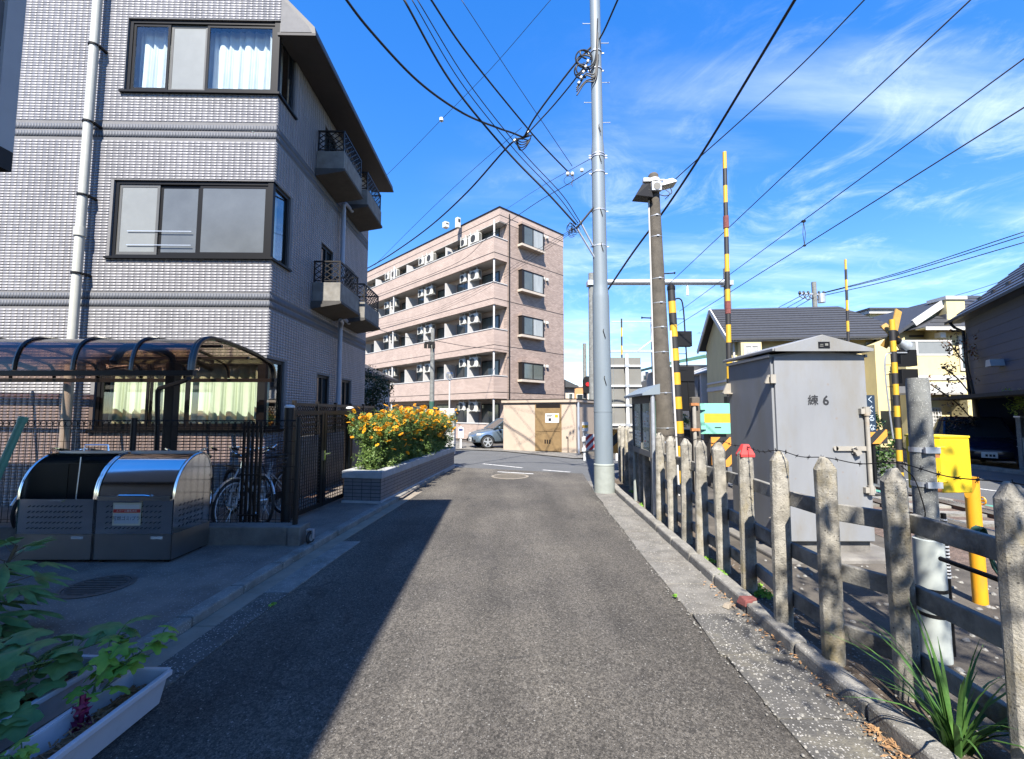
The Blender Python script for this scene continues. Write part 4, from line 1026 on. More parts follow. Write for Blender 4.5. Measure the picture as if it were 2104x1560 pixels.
# ------------------------------------------------------------------ bicycles
def bicycle(label, loc, rz, fm, basket=False, rimm='chrome'):
    t = thing('bicycle', label, 'bicycle', loc, rz, 'bicycles parked behind the mesh fence')
    r, wb = 0.33, 1.08
    for x, nm in ((0, 'rear_wheel'), (wb, 'front_wheel')):
        wh = part(nm, MB().tube([(x + (r - 0.018) * math.cos(a), 0, r + (r - 0.018) * math.sin(a)) for a in [k * math.pi / 16 for k in range(32)]], 0.018, 7, closed=True), 'rubber', t, smooth=True)
        part('rim', MB().tube([(x + (r - 0.045) * math.cos(a), 0, r + (r - 0.045) * math.sin(a)) for a in [k * math.pi / 16 for k in range(32)]], 0.011, 6, closed=True), rimm, wh, smooth=True)
        sp = MB()
        for k in range(18):
            a = k * math.pi / 9; sp.cyl((x, 0.02 if k % 2 else -0.02, r), (x + (r - 0.05) * math.cos(a), 0, r + (r - 0.05) * math.sin(a)), 0.0018, n=3, caps=False)
        part('spokes', sp, 'alu', wh, fix=False)
        part('hub', MB().cyl((x, -0.05, r), (x, 0.05, r), 0.022, n=10), 'alu', wh)
        part('mudguard', MB().tube([(x + (r + 0.02) * math.cos(a), 0, r + (r + 0.02) * math.sin(a)) for a in [R(20 + k * 14) for k in range(11)]], 0.013, 5), 'bike_silver' if x else 'bike_black', t, smooth=True)
    fr = MB().tube([(wb - 0.13, 0, 0.80), (wb - 0.20, 0, 0.62), (0.50, 0, 0.30)], 0.022, 8).tube([(0.50, 0, 0.30), (0.34, 0, 0.80)], 0.018, 8).tube([(wb - 0.17, 0, 0.70), (0.8, 0, 0.52), (0.45, 0, 0.46)], 0.018, 8)
    for s in (-1, 1): fr.tube([(0, s * 0.05, r), (0.48, s * 0.03, 0.30)], 0.010, 6).tube([(0, s * 0.05, r), (0.40, s * 0.02, 0.66)], 0.009, 6).tube([(wb - 0.12, s * 0.03, 0.78), (wb - 0.08, s * 0.05, 0.68), (wb, s * 0.05, r)], 0.012, 6)
    part('frame', fr, fm, t, smooth=True)
    part('saddle', MB().prism([(0.18, -0.09), (0.22, -0.11), (0.30, -0.09), (0.46, -0.025), (0.48, 0), (0.46, 0.025), (0.30, 0.09), (0.22, 0.11), (0.18, 0.09)], 0.86, 0.91), 'bike_black', t, bevel=0.015)
    part('handlebar', MB().tube(smooth_path([(wb - 0.38, -0.27, 1.02), (wb - 0.20, -0.24, 1.06), (wb - 0.10, -0.1, 1.0), (wb - 0.15, 0, 0.95), (wb - 0.10, 0.1, 1.0), (wb - 0.20, 0.24, 1.06), (wb - 0.38, 0.27, 1.02)], 5), 0.012, 7).cyl((wb - 0.13, 0, 0.78), (wb - 0.16, 0, 0.97), 0.013, n=8), 'chrome', t, smooth=True)
    for s in (-1, 1): part('grip', MB().cyl((wb - 0.27, s * 0.262, 1.045), (wb - 0.40, s * 0.272, 1.015), 0.017, n=8), 'bike_black', t)
    part('rack', MB().box(-0.2, 0.28, -0.07, -0.055, 0.70, 0.715).box(-0.2, 0.28, 0.055, 0.07, 0.70, 0.715).box(-0.2, -0.185, -0.055, 0.055, 0.70, 0.715).box(0.0, 0.015, -0.055, 0.055, 0.70, 0.715), 'bike_black', t)
    part('chain_guard', MB().prism([(0.0, 0.28), (0.5, 0.24), (0.56, 0.30), (0.5, 0.37), (0.02, 0.36)], 0.055, 0.065, 'y'), 'bike_black', t)
    part('crank', MB().cyl((0.5, -0.07, 0.30), (0.5, 0.07, 0.30), 0.02, n=8).bar((0.5, 0.075, 0.30), (0.58, 0.075, 0.16), 0.012, 0.02).bar((0.5, -0.075, 0.30), (0.42, -0.075, 0.44), 0.012, 0.02), 'alu', t)
    part('stand', MB().tube([(0, 0.07, r), (-0.06, 0.16, 0.01)], 0.008, 6).tube([(0, -0.07, r), (-0.06, -0.16, 0.01)], 0.008, 6), 'alu', t)
    if basket:
        bk = MB()
        for z in np.linspace(0.74, 0.96, 5):
            e = (z - 0.74) * 0.25
            bk.tube([(wb + 0.0, -0.14 - e, z), (wb + 0.26 + e, -0.14 - e, z), (wb + 0.26 + e, 0.14 + e, z), (wb, 0.14 + e, z)], 0.004, 4, closed=True)
        for i in range(6):
            y = -0.14 + i * 0.056; bk.cyl((wb + 0.26, y, 0.74), (wb + 0.315, y * 1.3, 0.96), 0.003, n=4)
        part('basket', bk, 'bike_black', t)
    return t
bicycle('white framed bicycle with white rims behind the fence near the gate', (-3.46, 6.80, 0.07), math.atan2(-0.99, -0.12), 'bike_white', rimm='bike_white')
bicycle('bicycle with swept chrome handlebar behind the closed refuse bin', (-4.55, 6.62, 0.07), R(-70), 'bike_silver', True)
bicycle('red framed bicycle behind the fence at the left edge', (-5.55, 6.55, 0.07), R(-100), 'bike_red')
bicycle('black bicycle with rear basket parked behind the white one', (-4.25, 6.75, 0.07), R(-38), 'bike_black', True)

# ------------------------------------------------------------------ leaning green pole
a, b = AT(-20, 1010, 4.5), AT(45, 866, 4.6)
gp = thing('green_pole', 'pale green plastic pole leaning against the mesh fence', 'pole', (0, 0, 0))
foot_ = a + (a - b) * (a.z - 0.06) / (b.z - a.z)
part('tube', MB().cyl(foot_, b, 0.034, n=12), 'green_plastic', gp, smooth=True)
part('cap', MB().cyl(b - (b - a).normalized() * 0.01, b + (b - a).normalized() * 0.05, 0.040, n=12), 'green_plastic', gp, smooth=True)
q_ = a + (b - a) * 0.35
part('joint', MB().cyl(q_, q_ + (b - a).normalized() * 0.04, 0.039, n=12), 'green_plastic', gp, smooth=True)

# ------------------------------------------------------------------ tiled flower bed
P0, P1, P2 = Vector((-2.90, 7.62)), Vector((-2.22, 7.52)), Vector((-1.66, 12.75))
P3 = P2 + Vector((-0.62, 0.1))
fb = thing('flower_bed_wall', 'grey tiled raised flower bed with pale stone coping', 'planter', (0, 0, 0))
def inset(pts, d):
    c = sum(pts, Vector((0, 0))) / len(pts); out = []
    n = len(pts)
    for i in range(n):
        p, a_, b_ = pts[i], pts[i - 1], pts[(i + 1) % n]
        e1 = (p - a_).normalized(); e2 = (b_ - p).normalized()
        n1 = Vector((-e1.y, e1.x)); n2 = Vector((-e2.y, e2.x))
        k = n1 + n2; k *= d / max(0.2, k.dot(n1)); out.append(p + k)
    return out
ring = [P0, P1, P2, P3]
if (P1 - P0).cross(P2 - P1) < 0: ring = ring[::-1]
core = inset(ring, 0.012); capo = inset(ring, -0.02); capi = inset(ring, 0.15)
part('core', MB().prism([tuple(p) for p in core], 0.02, 0.47), 'grout_dark', fb)
part('footing', MB().prism([tuple(p) for p in inset(ring, -0.015)], 0.0, 0.10), 'bed_cap', fb, bevel=0.01)
n4 = 4
for i in range(n4):
    a_, b_, c_, d_ = capo[i], capo[(i + 1) % n4], capi[(i + 1) % n4], capi[i]
    e = (b_ - a_).normalized() * 0.002
    part('coping', MB().prism([tuple(a_ + e), tuple(b_ - e), tuple(c_ - e), tuple(d_ + e)], 0.47, 0.60), 'bed_cap', fb, bevel=0.012)
part('bed_soil', MB().prism([tuple(p) for p in inset(ring, 0.151)], 0.48, 0.545), 'soil', fb)
tm = {}
def tile_run(p, q, nrm, tw, rows, z0, z1):
    L = (q - p).length; n = int(round(L / tw)); w = L / n; hh = (z1 - z0) / rows; d = (q - p).normalized()
    key = (round(w, 4), round(hh, 4))
    me = MB().box(-w/2 + 0.006, w/2 - 0.006, -0.009, 0.0, -hh/2 + 0.006, hh/2 - 0.006).mesh('tile', 'tile_bed')
    ang = math.atan2(d.y, d.x)
    for j in range(rows):
        for i in range(n):
            c = p + d * (w * (i + 0.5)); link('tile', me, fb, (c.x + nrm.x * random.uniform(0, 0.002), c.y, z0 + hh * (j + 0.5)), (0, 0, ang))
tile_run(core[ring.index(P0)], core[ring.index(P1)], Vector((0, -1)), 0.155, 6, 0.10, 0.47)
tile_run(core[ring.index(P1)], core[ring.index(P2)], Vector((1, 0)), 0.155, 6, 0.10, 0.47)
# cosmos plants
def flower_mesh():
    mb = MB()
    for k in range(8):
        a = k * math.pi / 4; ca, sa = math.cos(a), math.sin(a); px, py = -sa, ca
        mb.add([(0.004 * ca, 0.004 * sa, 0), (0.020 * ca + 0.008 * px, 0.020 * sa + 0.008 * py, 0.006), (0.032 * ca + 0.007 * px, 0.032 * sa + 0.007 * py, 0.002), (0.032 * ca - 0.007 * px, 0.032 * sa - 0.007 * py, 0.002), (0.020 * ca - 0.008 * px, 0.020 * sa - 0.008 * py, 0.006)], [(0, 4, 3, 2, 1)])
    return mb.mesh('flower', 'petal')
FL = flower_mesh()
HEART = MB().lathe([(0.007, 0.0), (0.008, 0.006), (0.004, 0.01)], 8).mesh('heart', 'flower_heart')
axis0, axis1 = Vector((-2.52, 7.95)), Vector((-2.02, 12.4))
plants = []
words = ['at the near end of the bed', 'second from the near end', 'third from the near end', 'fourth from the near end', 'fifth from the near end', 'just before the middle of the bed', 'just past the middle of the bed', 'fifth from the far end', 'fourth from the far end', 'third from the far end', 'second from the far end', 'at the far end of the bed']
for i in range(12):
    f = i / 11.0; p = axis0.lerp(axis1, f) + Vector((random.uniform(-0.08, 0.08), 0))
    t = thing('cosmos_plant', 'orange flowering cosmos plant ' + words[i], 'plant', (p.x, p.y, 0.545), 0, 'orange cosmos in the flower bed')
    r = random.Random(30 + i); hgt = 0.90 + 0.12 * r.random() + (0.10 if 1 <= i <= 6 else 0)
    st = MB(); cen = []; tips = []
    for k in range(30):
        a = r.uniform(0, 2 * math.pi); sp_ = r.uniform(0.05, 0.48); hh = hgt * r.uniform(0.72, 1.12)
        e = Vector((sp_ * math.cos(a) + 0.05, sp_ * math.sin(a) * 0.85, hh))
        m_ = Vector((e.x * 0.35, e.y * 0.35, hh * 0.55)); st.tube([(r.uniform(-.05, .05), r.uniform(-.05, .05), -0.02), m_, e], [0.006, 0.004, 0.002], 4, caps=False)
        tips.append(e)
        for q in (0.12, 0.25, 0.4, 0.55, 0.7, 0.8, 0.9): cen.append(tuple(m_.lerp(e, (q - 0.4) / 0.6) if q > 0.4 else Vector((0, 0, 0)).lerp(m_, q / 0.4)))
    for q in range(26): cen.append((r.uniform(-0.26, 0.30), r.uniform(-0.26, 0.26), r.uniform(0.03, 0.4)))
    part('stems', st, 'stem_green', t, fix=False)
    c_ = np.array(cen); rr = 0.07 + 0.04 * np.random.default_rng(i).random(len(c_))
    stuff(leaf_cloud('foliage', 'leaf_cosmos', c_, 30, rr, 0.058, t, aspect=0.32, seed=40 + i, shell=0.2))
    for k in range(68):
        e = r.choice(tips) + Vector((r.uniform(-.09, .09), r.uniform(-.09, .09), r.uniform(-.20, 0.07)))
        if r.random() < 0.12: e = e + Vector((r.uniform(0.05, 0.2), r.uniform(-0.1, 0.1), r.uniform(-0.3, 0)))
        s_ = r.uniform(1.0, 2.0)
        fo = link('flower', FL, t, e, (r.uniform(-0.1, 1.2), r.uniform(-0.7, 0.7), r.uniform(0, 6))); fo.scale = (s_, s_, s_)
        link('heart', HEART, fo)
# ------------------------------------------------------------------ white planter troughs and their plants, lower left
def lobed_leaf(seed, lobes=5, depth=0.35):
    r = random.Random(seed); mb = MB(); n = 30
    pts = []
    for i in range(n):
        a = -math.pi / 2 + 2 * math.pi * (i + 0.5) / n
        base = 0.5 * (1 - depth * (0.5 + 0.5 * math.cos(lobes * (a - math.pi / 2))) * -1.0) if False else 0.5 * (1 - depth * 0.5 + depth * 0.5 * math.cos(lobes * (a - math.pi / 2)))
        notch = 0.55 + 0.45 * min(1, abs((a + math.pi / 2) % (2 * math.pi)) / 0.5, abs((2 * math.pi - (a + math.pi / 2)) % (2 * math.pi)) / 0.5)
        rad = base * notch * r.uniform(0.93, 1.07) * (1.15 if math.sin(a) > 0.5 else 1.0)
        pts.append((rad * math.cos(a), rad * math.sin(a) + 0.25, -0.10 * (rad * 2) ** 2 + r.uniform(-0.02, 0.02)))
    inner = [(x * 0.5, (y - 0.25) * 0.5 + 0.25, 0.04 + z * 0.2) for x, y, z in pts]
    mb.v = [(0, 0.25, 0.0)] + inner + pts
    for i in range(n):
        j = (i + 1) % n; mb.f.append((0, 1 + i, 1 + j)); mb.f.append((1 + i, 1 + n + i, 1 + n + j, 1 + j))
    return mb
LEAFS = [lobed_leaf(s).mesh('leaf', 'leaf_squash', True) for s in (1, 2, 3)]
LEAFB = [lobed_leaf(s, 5, 0.5).mesh('leaf', 'leaf_bright', True) for s in (4, 5)]
LEAFP = [lobed_leaf(s, 5, 1.0).mesh('leaf', 'leaf_squash', True) for s in (6, 7)]
def trough(label, c, rz, L, W, H):
    t = thing('planter_trough', label, 'planter', (c.x, c.y, 0.012), rz)
    def wall(a0, a1, b0, b1, nm):
        mb = MB(); z0, z1 = 0.0, H
        mb.v = [(*a0, z0), (*a1, z0), (*b1, z1), (*b0, z1)]
        return mb
    w0, w1 = W / 2 - 0.025, W / 2; l0, l1 = L / 2 - 0.025, L / 2; th = 0.008
    def shellbox(k):
        return [(-w0 + k, -l0 + k, 0), (w0 - k, -l0 + k, 0), (w0 - k, l0 - k, 0), (-w0 + k, l0 - k, 0), (-w1 + k, -l1 + k, H), (w1 - k, -l1 + k, H), (w1 - k, l1 - k, H), (-w1 + k, l1 - k, H)]
    mb = MB(); mb.v = shellbox(0) + shellbox(th)
    mb.f = [(0,1,5,4),(1,2,6,5),(2,3,7,6),(3,0,4,7),(9,8,12,13),(10,9,13,14),(11,10,14,15),(8,11,15,12),(4,5,13,12),(5,6,14,13),(6,7,15,14),(7,4,12,15),(0,3,2,1)]
    part('shell', mb, 'planter_plastic', t)
    part('rim', MB().box(w1 - 0.004, w1 + 0.022, -l1, l1, H - 0.022, H + 0.006).box(-w1 - 0.022, -w1 + 0.004, -l1, l1, H - 0.022, H + 0.006).box(-w1 + 0.004, w1 - 0.004, l1 - 0.004, l1 + 0.022, H - 0.022, H + 0.006).box(-w1 + 0.004, w1 - 0.004, -l1 - 0.022, -l1 + 0.004, H - 0.022, H + 0.006), 'planter_plastic', t, bevel=0.004)
    mb = MB(); nx, ny = 6, 26
    r = random.Random(3)
    for j in range(ny + 1):
        for i in range(nx + 1): mb.v.append((-w0 + 0.004 + (2 * w0 - 0.008) * i / nx, -l0 + 0.004 + (2 * l0 - 0.008) * j / ny, H - 0.075 + r.uniform(-0.014, 0.018)))
    for j in range(ny):
        for i in range(nx): a = j * (nx + 1) + i; mb.f.append((a, a + 1, a + nx + 2, a + nx + 1))
    part('earth', mb, 'mulch', t, smooth=True)
    bits = MB()
    for k in range(260):
        x, y = r.uniform(-w0 + 0.02, w0 - 0.02), r.uniform(-l0 + 0.02, l0 - 0.02); a = r.uniform(0, 6.3)
        d = Vector((math.cos(a), math.sin(a), r.uniform(-0.3, 0.5))) * 0.02
        p = Vector((x, y, H - 0.062 + r.uniform(0, 0.014))); bits.bar(p - d, p + d, 0.006, 0.003)
    stuff(part('bark_chips', bits, 'mulch', t, fix=False))
    return t
# the trough in view runs along the kerb
e0, e1 = G(340, 1362, 0.2), G(330, 1500, 0.12)
TC = Vector((-2.01, 1.87, 0)); TR = R(-0.5)
trough('white plastic trough with bark mulch and vines at the road edge', TC, TR, 1.35, 0.20, 0.16)
trough('white plastic trough mostly buried under dark leaves behind the front one', Vector((-2.50, 2.02, 0)), R(-3), 1.3, 0.24, 0.16)
NL = 2.3
def vine(name, label, base, stems, leafs, r, smin, smax, smat='stem_green', tiltup=0.6):
    t = thing(name, label, 'plant', base + (SH if name != 'squash_vine' else Vector((-0.08, -0.20, -0.05))))
    st = MB()
    for (pts, n, L) in stems:
        path = smooth_path(pts, 5); st.tube(path, [0.006 * (1 - 0.6 * i / len(path)) for i in range(len(path))], 5, caps=False)
        for k in range(int(n * NL)):
            q = path[min(len(path) - 1, int((0.15 + 0.85 * (k + r.random() * 0.5) / int(n * NL)) * (len(path) - 1)))]
            a = r.uniform(0, 2 * math.pi); s = r.uniform(smin, smax)
            off = Vector((math.cos(a) * 0.35 * s, math.sin(a) * 0.35 * s, r.uniform(0.1, 0.5) * s)) 
            st.tube([q, q + off * 0.6 + Vector((0, 0, 0.01)), q + off], 0.0025, 4, caps=False)
            o = link('leaf', r.choice(leafs if L is None else L), t, q + off, (r.uniform(-0.75, 0.35) * tiltup - 0.15, r.uniform(-0.45, 0.45), a - math.pi / 2)); o.scale = (s, s, s)
    part('stems', st, smat, t, fix=False)
    return t
r = random.Random(11)
def W(u, v, Y): return AT(u, v, Y)
b0 = Vector((-2.30, 2.45, 0.15))
SH = Vector((0.10, -0.24, -0.04))
def loc_(pts): return [p - b0 for p in pts]
st = []
for (a1, a2, n) in [((-2.42, 2.62, .30), (-2.05, 2.78, .42), 7), ((-2.5, 2.35, .36), (-2.3, 2.6, .36), 9), ((-2.62, 2.2, .4), (-2.55, 2.0, .38), 9), ((-2.75, 2.5, .36), (-2.6, 2.75, .32), 8), ((-2.8, 2.1, .36), (-2.75, 1.8, .34), 8), ((-2.5, 1.95, .34), (-2.45, 1.75, .28), 7), ((-2.9, 2.4, .34), (-3.0, 2.1, .3), 7)]:
    st.append((loc_([b0, Vector(a1), Vector(a2)]), n, None))
vine('squash_vine', 'dark green broad leaved vine sprawling over the white troughs', b0, st, LEAFS, r, 0.11, 0.21)
b0 = Vector((-2.22, 2.55, 0.16))
st = [(loc_([b0, Vector((-2.16, 2.68, .30)), Vector((-2.03, 2.80, .40))]), 8, None), (loc_([b0, Vector((-2.26, 2.66, .32)), Vector((-2.22, 2.74, .36))]), 5, None)]
vine('bright_vine', 'bright green vine tip rising at the far end of the trough', b0, st, LEAFB, r, 0.09, 0.15)
b0 = Vector((-2.08, 1.78, 0.02))
st = [(loc_([b0, Vector((-2.02, 1.9, .10)), Vector((-1.92, 2.02, .13))]), 8, None), (loc_([b0, Vector((-2.1, 1.85, .20)), Vector((-2.2, 2.0, .27))]), 9, None), (loc_([b0, Vector((-2.05, 1.82, .10)), Vector((-1.98, 1.92, .2))]), 8, None)]
vine('ivy_plant', 'low dark leafy plant in front of the trough at the bottom edge', b0, st, LEAFS, r, 0.07, 0.13)
b0 = Vector((-2.2, 2.14, 0.16))
st = [(loc_([b0, Vector((-2.17, 2.16, .20)), Vector((-2.14, 2.2, .22))]), 7, None)]
vine('seedling', 'small light green seedling on the bark mulch', b0, st, LEAFB, r, 0.05, 0.10)
pm = thing('coleus_stem', 'wilted maroon stem standing in the trough mulch', 'plant', (-2.06, 2.20, 0.085))
mr = MB().tube([(0, 0, 0), (0.01, 0.0, 0.08), (0, 0.01, 0.16)], 0.012, 6)
part('stem', mr, 'petal_maroon', pm)
leaf_cloud('leaf', 'petal_maroon', [(0, 0, .03), (0.01, 0, .08), (0, 0, .12), (0.03, 0.02, 0.02)], 16, 0.035, 0.04, pm, seed=5)
# the taller palmate plant at the left edge
b0 = Vector((-3.55, 3.05, 0.06))
def cut_leaf(seed):
    r_ = random.Random(seed); mb = MB()
    for k, a in enumerate((-1.25, -0.65, 0.0, 0.65, 1.25)):
        L = (0.75, 0.95, 1.1, 0.95, 0.75)[k] * r_.uniform(0.9, 1.1); w = 0.13
        d = Vector((math.sin(a), math.cos(a), 0)); s_ = Vector((d.y, -d.x, 0))
        pts = [Vector((0, 0, 0)), d * L * 0.35 + s_ * w * 0.8, d * L * 0.6 + s_ * w, d * L * 0.8 + s_ * w * 0.6, d * L, d * L * 0.8 - s_ * w * 0.6, d * L * 0.6 - s_ * w, d * L * 0.35 - s_ * w * 0.8]
        mid = [d * L * 0.35, d * L * 0.6, d * L * 0.8]
        for p in pts: p.z = -0.22 * (p.length / 1.1) ** 2 - 0.05
        for p in mid: p.z = -0.22 * (p.length / 1.1) ** 2 + 0.0
        mb.add(pts + mid, [(0, 1, 8), (1, 2, 9, 8), (2, 3, 10, 9), (3, 4, 10), (4, 5, 10), (5, 6, 9, 10), (6, 7, 8, 9), (7, 0, 8)])
    return mb.mesh('leaf', 'leaf_squash', True)
CUT = [cut_leaf(s) for s in (1, 2, 3)]
tp = thing('fig_sapling', 'tall plant with deeply cut leaves at the left edge', 'plant', b0)
stm = MB(); rr_ = random.Random(21)
main = smooth_path([Vector((0, 0, 0)), Vector((0.03, 0.02, 0.3)), Vector((0.12, 0.06, 0.62))], 6); stm.tube(main, 0.010, 6)
side_ = smooth_path([Vector((0, 0, 0)), Vector((-0.12, -0.1, 0.3)), Vector((-0.2, -0.05, 0.5))], 6); stm.tube(side_, 0.008, 6)
for path, n in ((main, 24), (side_, 16)):
    for k in range(n):
        f = 0.22 + 0.78 * k / (n - 1); q = path[int(f * (len(path) - 1))]; a = k * 2.4 + rr_.uniform(-.4, .4)
        up = 0.6 if f > 0.8 else 0.15
        d = Vector((math.cos(a), math.sin(a), up)).normalized(); L = 0.10 if f > 0.85 else 0.18
        stm.tube([q, q + d * L], 0.003, 4, caps=False)
        s = (0.15 if f > 0.85 else 0.22) * rr_.uniform(0.85, 1.15)
        o = link('leaf', rr_.choice(CUT), tp, q + d * L, (0.5 if f > 0.85 else -0.25, rr_.uniform(-.3, .3), a - math.pi / 2)); o.scale = (s, s, s)
part('stems', stm, 'stem_brown', tp, fix=False)
# ------------------------------------------------------------------ concrete post-and-rail fence
cf = thing('concrete_fence', 'weathered concrete post and rail fence along the right kerb', 'fence')
POSTS = []
for (u, v, tv, dx) in ((2098, 1625, 0, 0.05), (1868, 1432, 0, 0.0), (1713, 1364, 0, 0), (1611, 1286, 0, 0), (1540, 1219, 0, 0), (1488, 1174, 0, 0), (1443, 1143, 0, 0), (1412, 1116, 0, 0), (1383, 1093, 0, 0), (1358, 1074, 0, 0)):
    g = G(u, v, 0.055); POSTS.append((g.x + dx, g.y))
POSTS += [(2.17, 6.75), (2.2, 7.25), (2.27, 7.75), (2.32, 8.25), (2.37, 8.75), (2.42, 9.3), (2.46, 9.75), (2.52, 10.2)]
POSTS.insert(0, (2.24, 1.45))
def fence_post(w, d, H, seed):
    r = random.Random(seed); mb = MB(); c = 0.022
    ring = [(-w/2 + c, -d/2), (w/2 - c, -d/2), (w/2, -d/2 + c), (w/2, d/2 - c), (w/2 - c, d/2), (-w/2 + c, d/2), (-w/2, d/2 - c), (-w/2, -d/2 + c)]
    zs = [-0.1, 0.25, 0.6, 0.95, H - 0.075]
    for z in zs:
        for x, y in ring: mb.v.append((x + r.uniform(-.003, .003), y + r.uniform(-.003, .003), z + (r.uniform(-.006, .006) if z == zs[-1] else 0)))
    n = len(ring)
    for j in range(len(zs) - 1):
        for i in range(n): mb.f.append((j*n+i, j*n+(i+1)%n, (j+1)*n+(i+1)%n, (j+1)*n+i))
    t0 = len(mb.v)
    for x, y in ((-w*0.16, -d*0.18), (w*0.16, -d*0.18), (w*0.16, d*0.18), (-w*0.16, d*0.18)): mb.v.append((x + r.uniform(-.006, .006), y, H + r.uniform(-.012, .004)))
    b = (len(zs) - 1) * n
    mb.f += [(b+0, b+1, t0+1, t0), (b+1, b+2, t0+1), (b+2, b+3, t0+2, t0+1), (b+3, b+4, t0+2), (b+4, b+5, t0+3, t0+2), (b+5, b+6, t0+3), (b+6, b+7, t0, t0+3), (b+7, b, t0), (t0, t0+1, t0+2, t0+3)]
    return mb
for i, (x, y) in enumerate(POSTS):
    r = random.Random(100 + i)
    H = 1.245 + r.uniform(-0.012, 0.02)
    p = part('post', fence_post(0.122, 0.082, H, i), 'post_concrete', cf, loc=(x, y, 0.05), rot=(r.uniform(-.012, .012), r.uniform(-.018, .018), R(-3) + r.uniform(-.06, .06)), bevel=0.004)
    if i == 5:
        p['label'] = 'fence post with a red painted tip'
        part('red_tip', MB().add([(-0.061, -0.046, H - 0.078), (0.061, -0.046, H - 0.078), (0.061, 0.046, H - 0.078), (-0.061, 0.046, H - 0.078), (-0.024, -0.02, H + 0.008), (0.024, -0.02, H + 0.008), (0.024, 0.02, H + 0.008), (-0.024, 0.02, H + 0.008), (-0.060, -0.045, H - 0.10), (0.060, -0.045, H - 0.10), (0.060, 0.045, H - 0.10), (-0.060, 0.045, H - 0.10)],
             [(0,1,5,4),(1,2,6,5),(2,3,7,6),(3,0,4,7),(4,5,6,7),(8,9,1,0),(9,10,2,1),(10,11,3,2),(11,8,0,3)]), 'red_paint', p)
for i in range(0, len(POSTS) - 1):
    (x0, y0), (x1, y1) = POSTS[i], POSTS[i + 1]
    for zc in (0.97, 0.60, 0.25):
        r = random.Random(i * 7 + int(zc * 100)); d = r.uniform(-.008, .008)
        # rails run behind the posts, butted post to post
        part('rail', MB().bar((x0 + 0.072, y0 + 0.005, zc + d), (x1 + 0.072, y1 - 0.005, zc + d + r.uniform(-.006, .006)), 0.04, 0.105), 'rail_concrete', cf, bevel=0.006)
# barbed wire
bwire = thing('barbed_wire', 'single strand of barbed wire along the fence post tops', 'wire')
pts = []
for i, (x, y) in enumerate(POSTS[:14]):
    pts.append(Vector((x + 0.02, y, 1.305 + random.uniform(-0.01, 0.012))))
    if i < 13:
        x1, y1 = POSTS[i + 1]; pts.append(Vector(((x + x1) / 2 + 0.02, (y + y1) / 2, 1.285 + random.uniform(-0.012, 0.008))))
path = smooth_path(pts, 6)
part('strand', MB().tube(path, 0.0032, 5), 'black', bwire)
barbs = MB(); acc = 0
for a, b in zip(path, path[1:]):
    acc += (b - a).length
    if acc > 0.095:
        acc = 0; d = (b - a).normalized()
        for k in range(2):
            v = Vector((random.uniform(-1, 1), random.uniform(-1, 1), random.uniform(-1, 1))); v = (v - d * v.dot(d)).normalized() * 0.017
            barbs.cyl(b - v + d * 0.004, b + v - d * 0.004, 0.0016, n=4)
        barbs.cyl(b - d * 0.006, b + d * 0.006, 0.006, n=5)
stuff(part('barbs', barbs, 'black', bwire, fix=False))
x, y = POSTS[2]
part('loose_end', MB().tube(smooth_path([(x + 0.02, y - 0.02, 1.30), (x + 0.03, y - 0.085, 1.24), (x + 0.06, y - 0.09, 1.13), (x + 0.075, y - 0.088, 1.05), (x + 0.06, y - 0.088, 1.02)], 5), 0.0032, 5), 'black', bwire)

# ------------------------------------------------------------------ grey trackside cabinet
KX0, KX1, KY0, KY1, KZ0, KZ1 = 2.985, 4.075, 5.02, 6.02, 0.15, 2.26
cb = thing('trackside_cabinet', 'tall grey steel trackside cabinet with gabled lid and padlocked door', 'cabinet', (KX0, KY0, 0), 0)
w, d = KX1 - KX0, KY1 - KY0
part('plinth', MB().box(0.04, w - 0.04, 0.04, d - 0.04, -0.02, 0.145), 'base_concrete', cb)
part('footing', MB().box(-0.12, w + 0.25, -0.2, d + 0.1, -0.06, 0.03), 'base_concrete', cb, bevel=0.02)
gz = 0.075
body = part('body', MB().prism([(0, KZ0), (w, KZ0), (w, KZ1), (w / 2, KZ1 + gz), (0, KZ1)], 0.012, d, 'y'), 'cabinet', cb, bevel=0.006)
part('door', MB().prism([(0.025, KZ0 + 0.012), (w - 0.025, KZ0 + 0.012), (w - 0.025, KZ1 - 0.02), (w / 2, KZ1 + gz - 0.022), (0.025, KZ1 - 0.02)], -0.018, 0.011, 'y'), 'cabinet', cb, bevel=0.006)
ov = 0.03
lid = part('lid', MB().prism([(-ov, KZ1 + 0.03), (w / 2, KZ1 + 0.10), (w + ov, KZ1 + 0.03), (w + ov, KZ1 + 0.062), (w / 2, KZ1 + 0.22), (-ov, KZ1 + 0.062)], -0.09, d + 0.09, 'y'), 'cabinet', cb, bevel=0.005)
part('gable_plate', MB().prism([(-ov + 0.02, KZ1 + 0.028), (w + ov - 0.02, KZ1 + 0.028), (w + ov - 0.02, KZ1 + 0.06), (w / 2, KZ1 + 0.205), (-ov + 0.02, KZ1 + 0.06)], -0.105, -0.092, 'y'), 'cabinet', lid)
part('maker_plate', MB().box(w / 2 - 0.065, w / 2 + 0.065, -0.109, -0.1055, KZ1 + 0.06, KZ1 + 0.135), 'frame_black', lid)
part('plate_text', MB().box(w / 2 - 0.05, w / 2 - 0.01, -0.111, -0.1092, KZ1 + 0.08, KZ1 + 0.088).box(w / 2 + 0.01, w / 2 + 0.045, -0.111, -0.1092, KZ1 + 0.09, KZ1 + 0.115).box(w / 2 - 0.045, w / 2 - 0.01, -0.111, -0.1092, KZ1 + 0.10, KZ1 + 0.107), 'sign_back', lid)
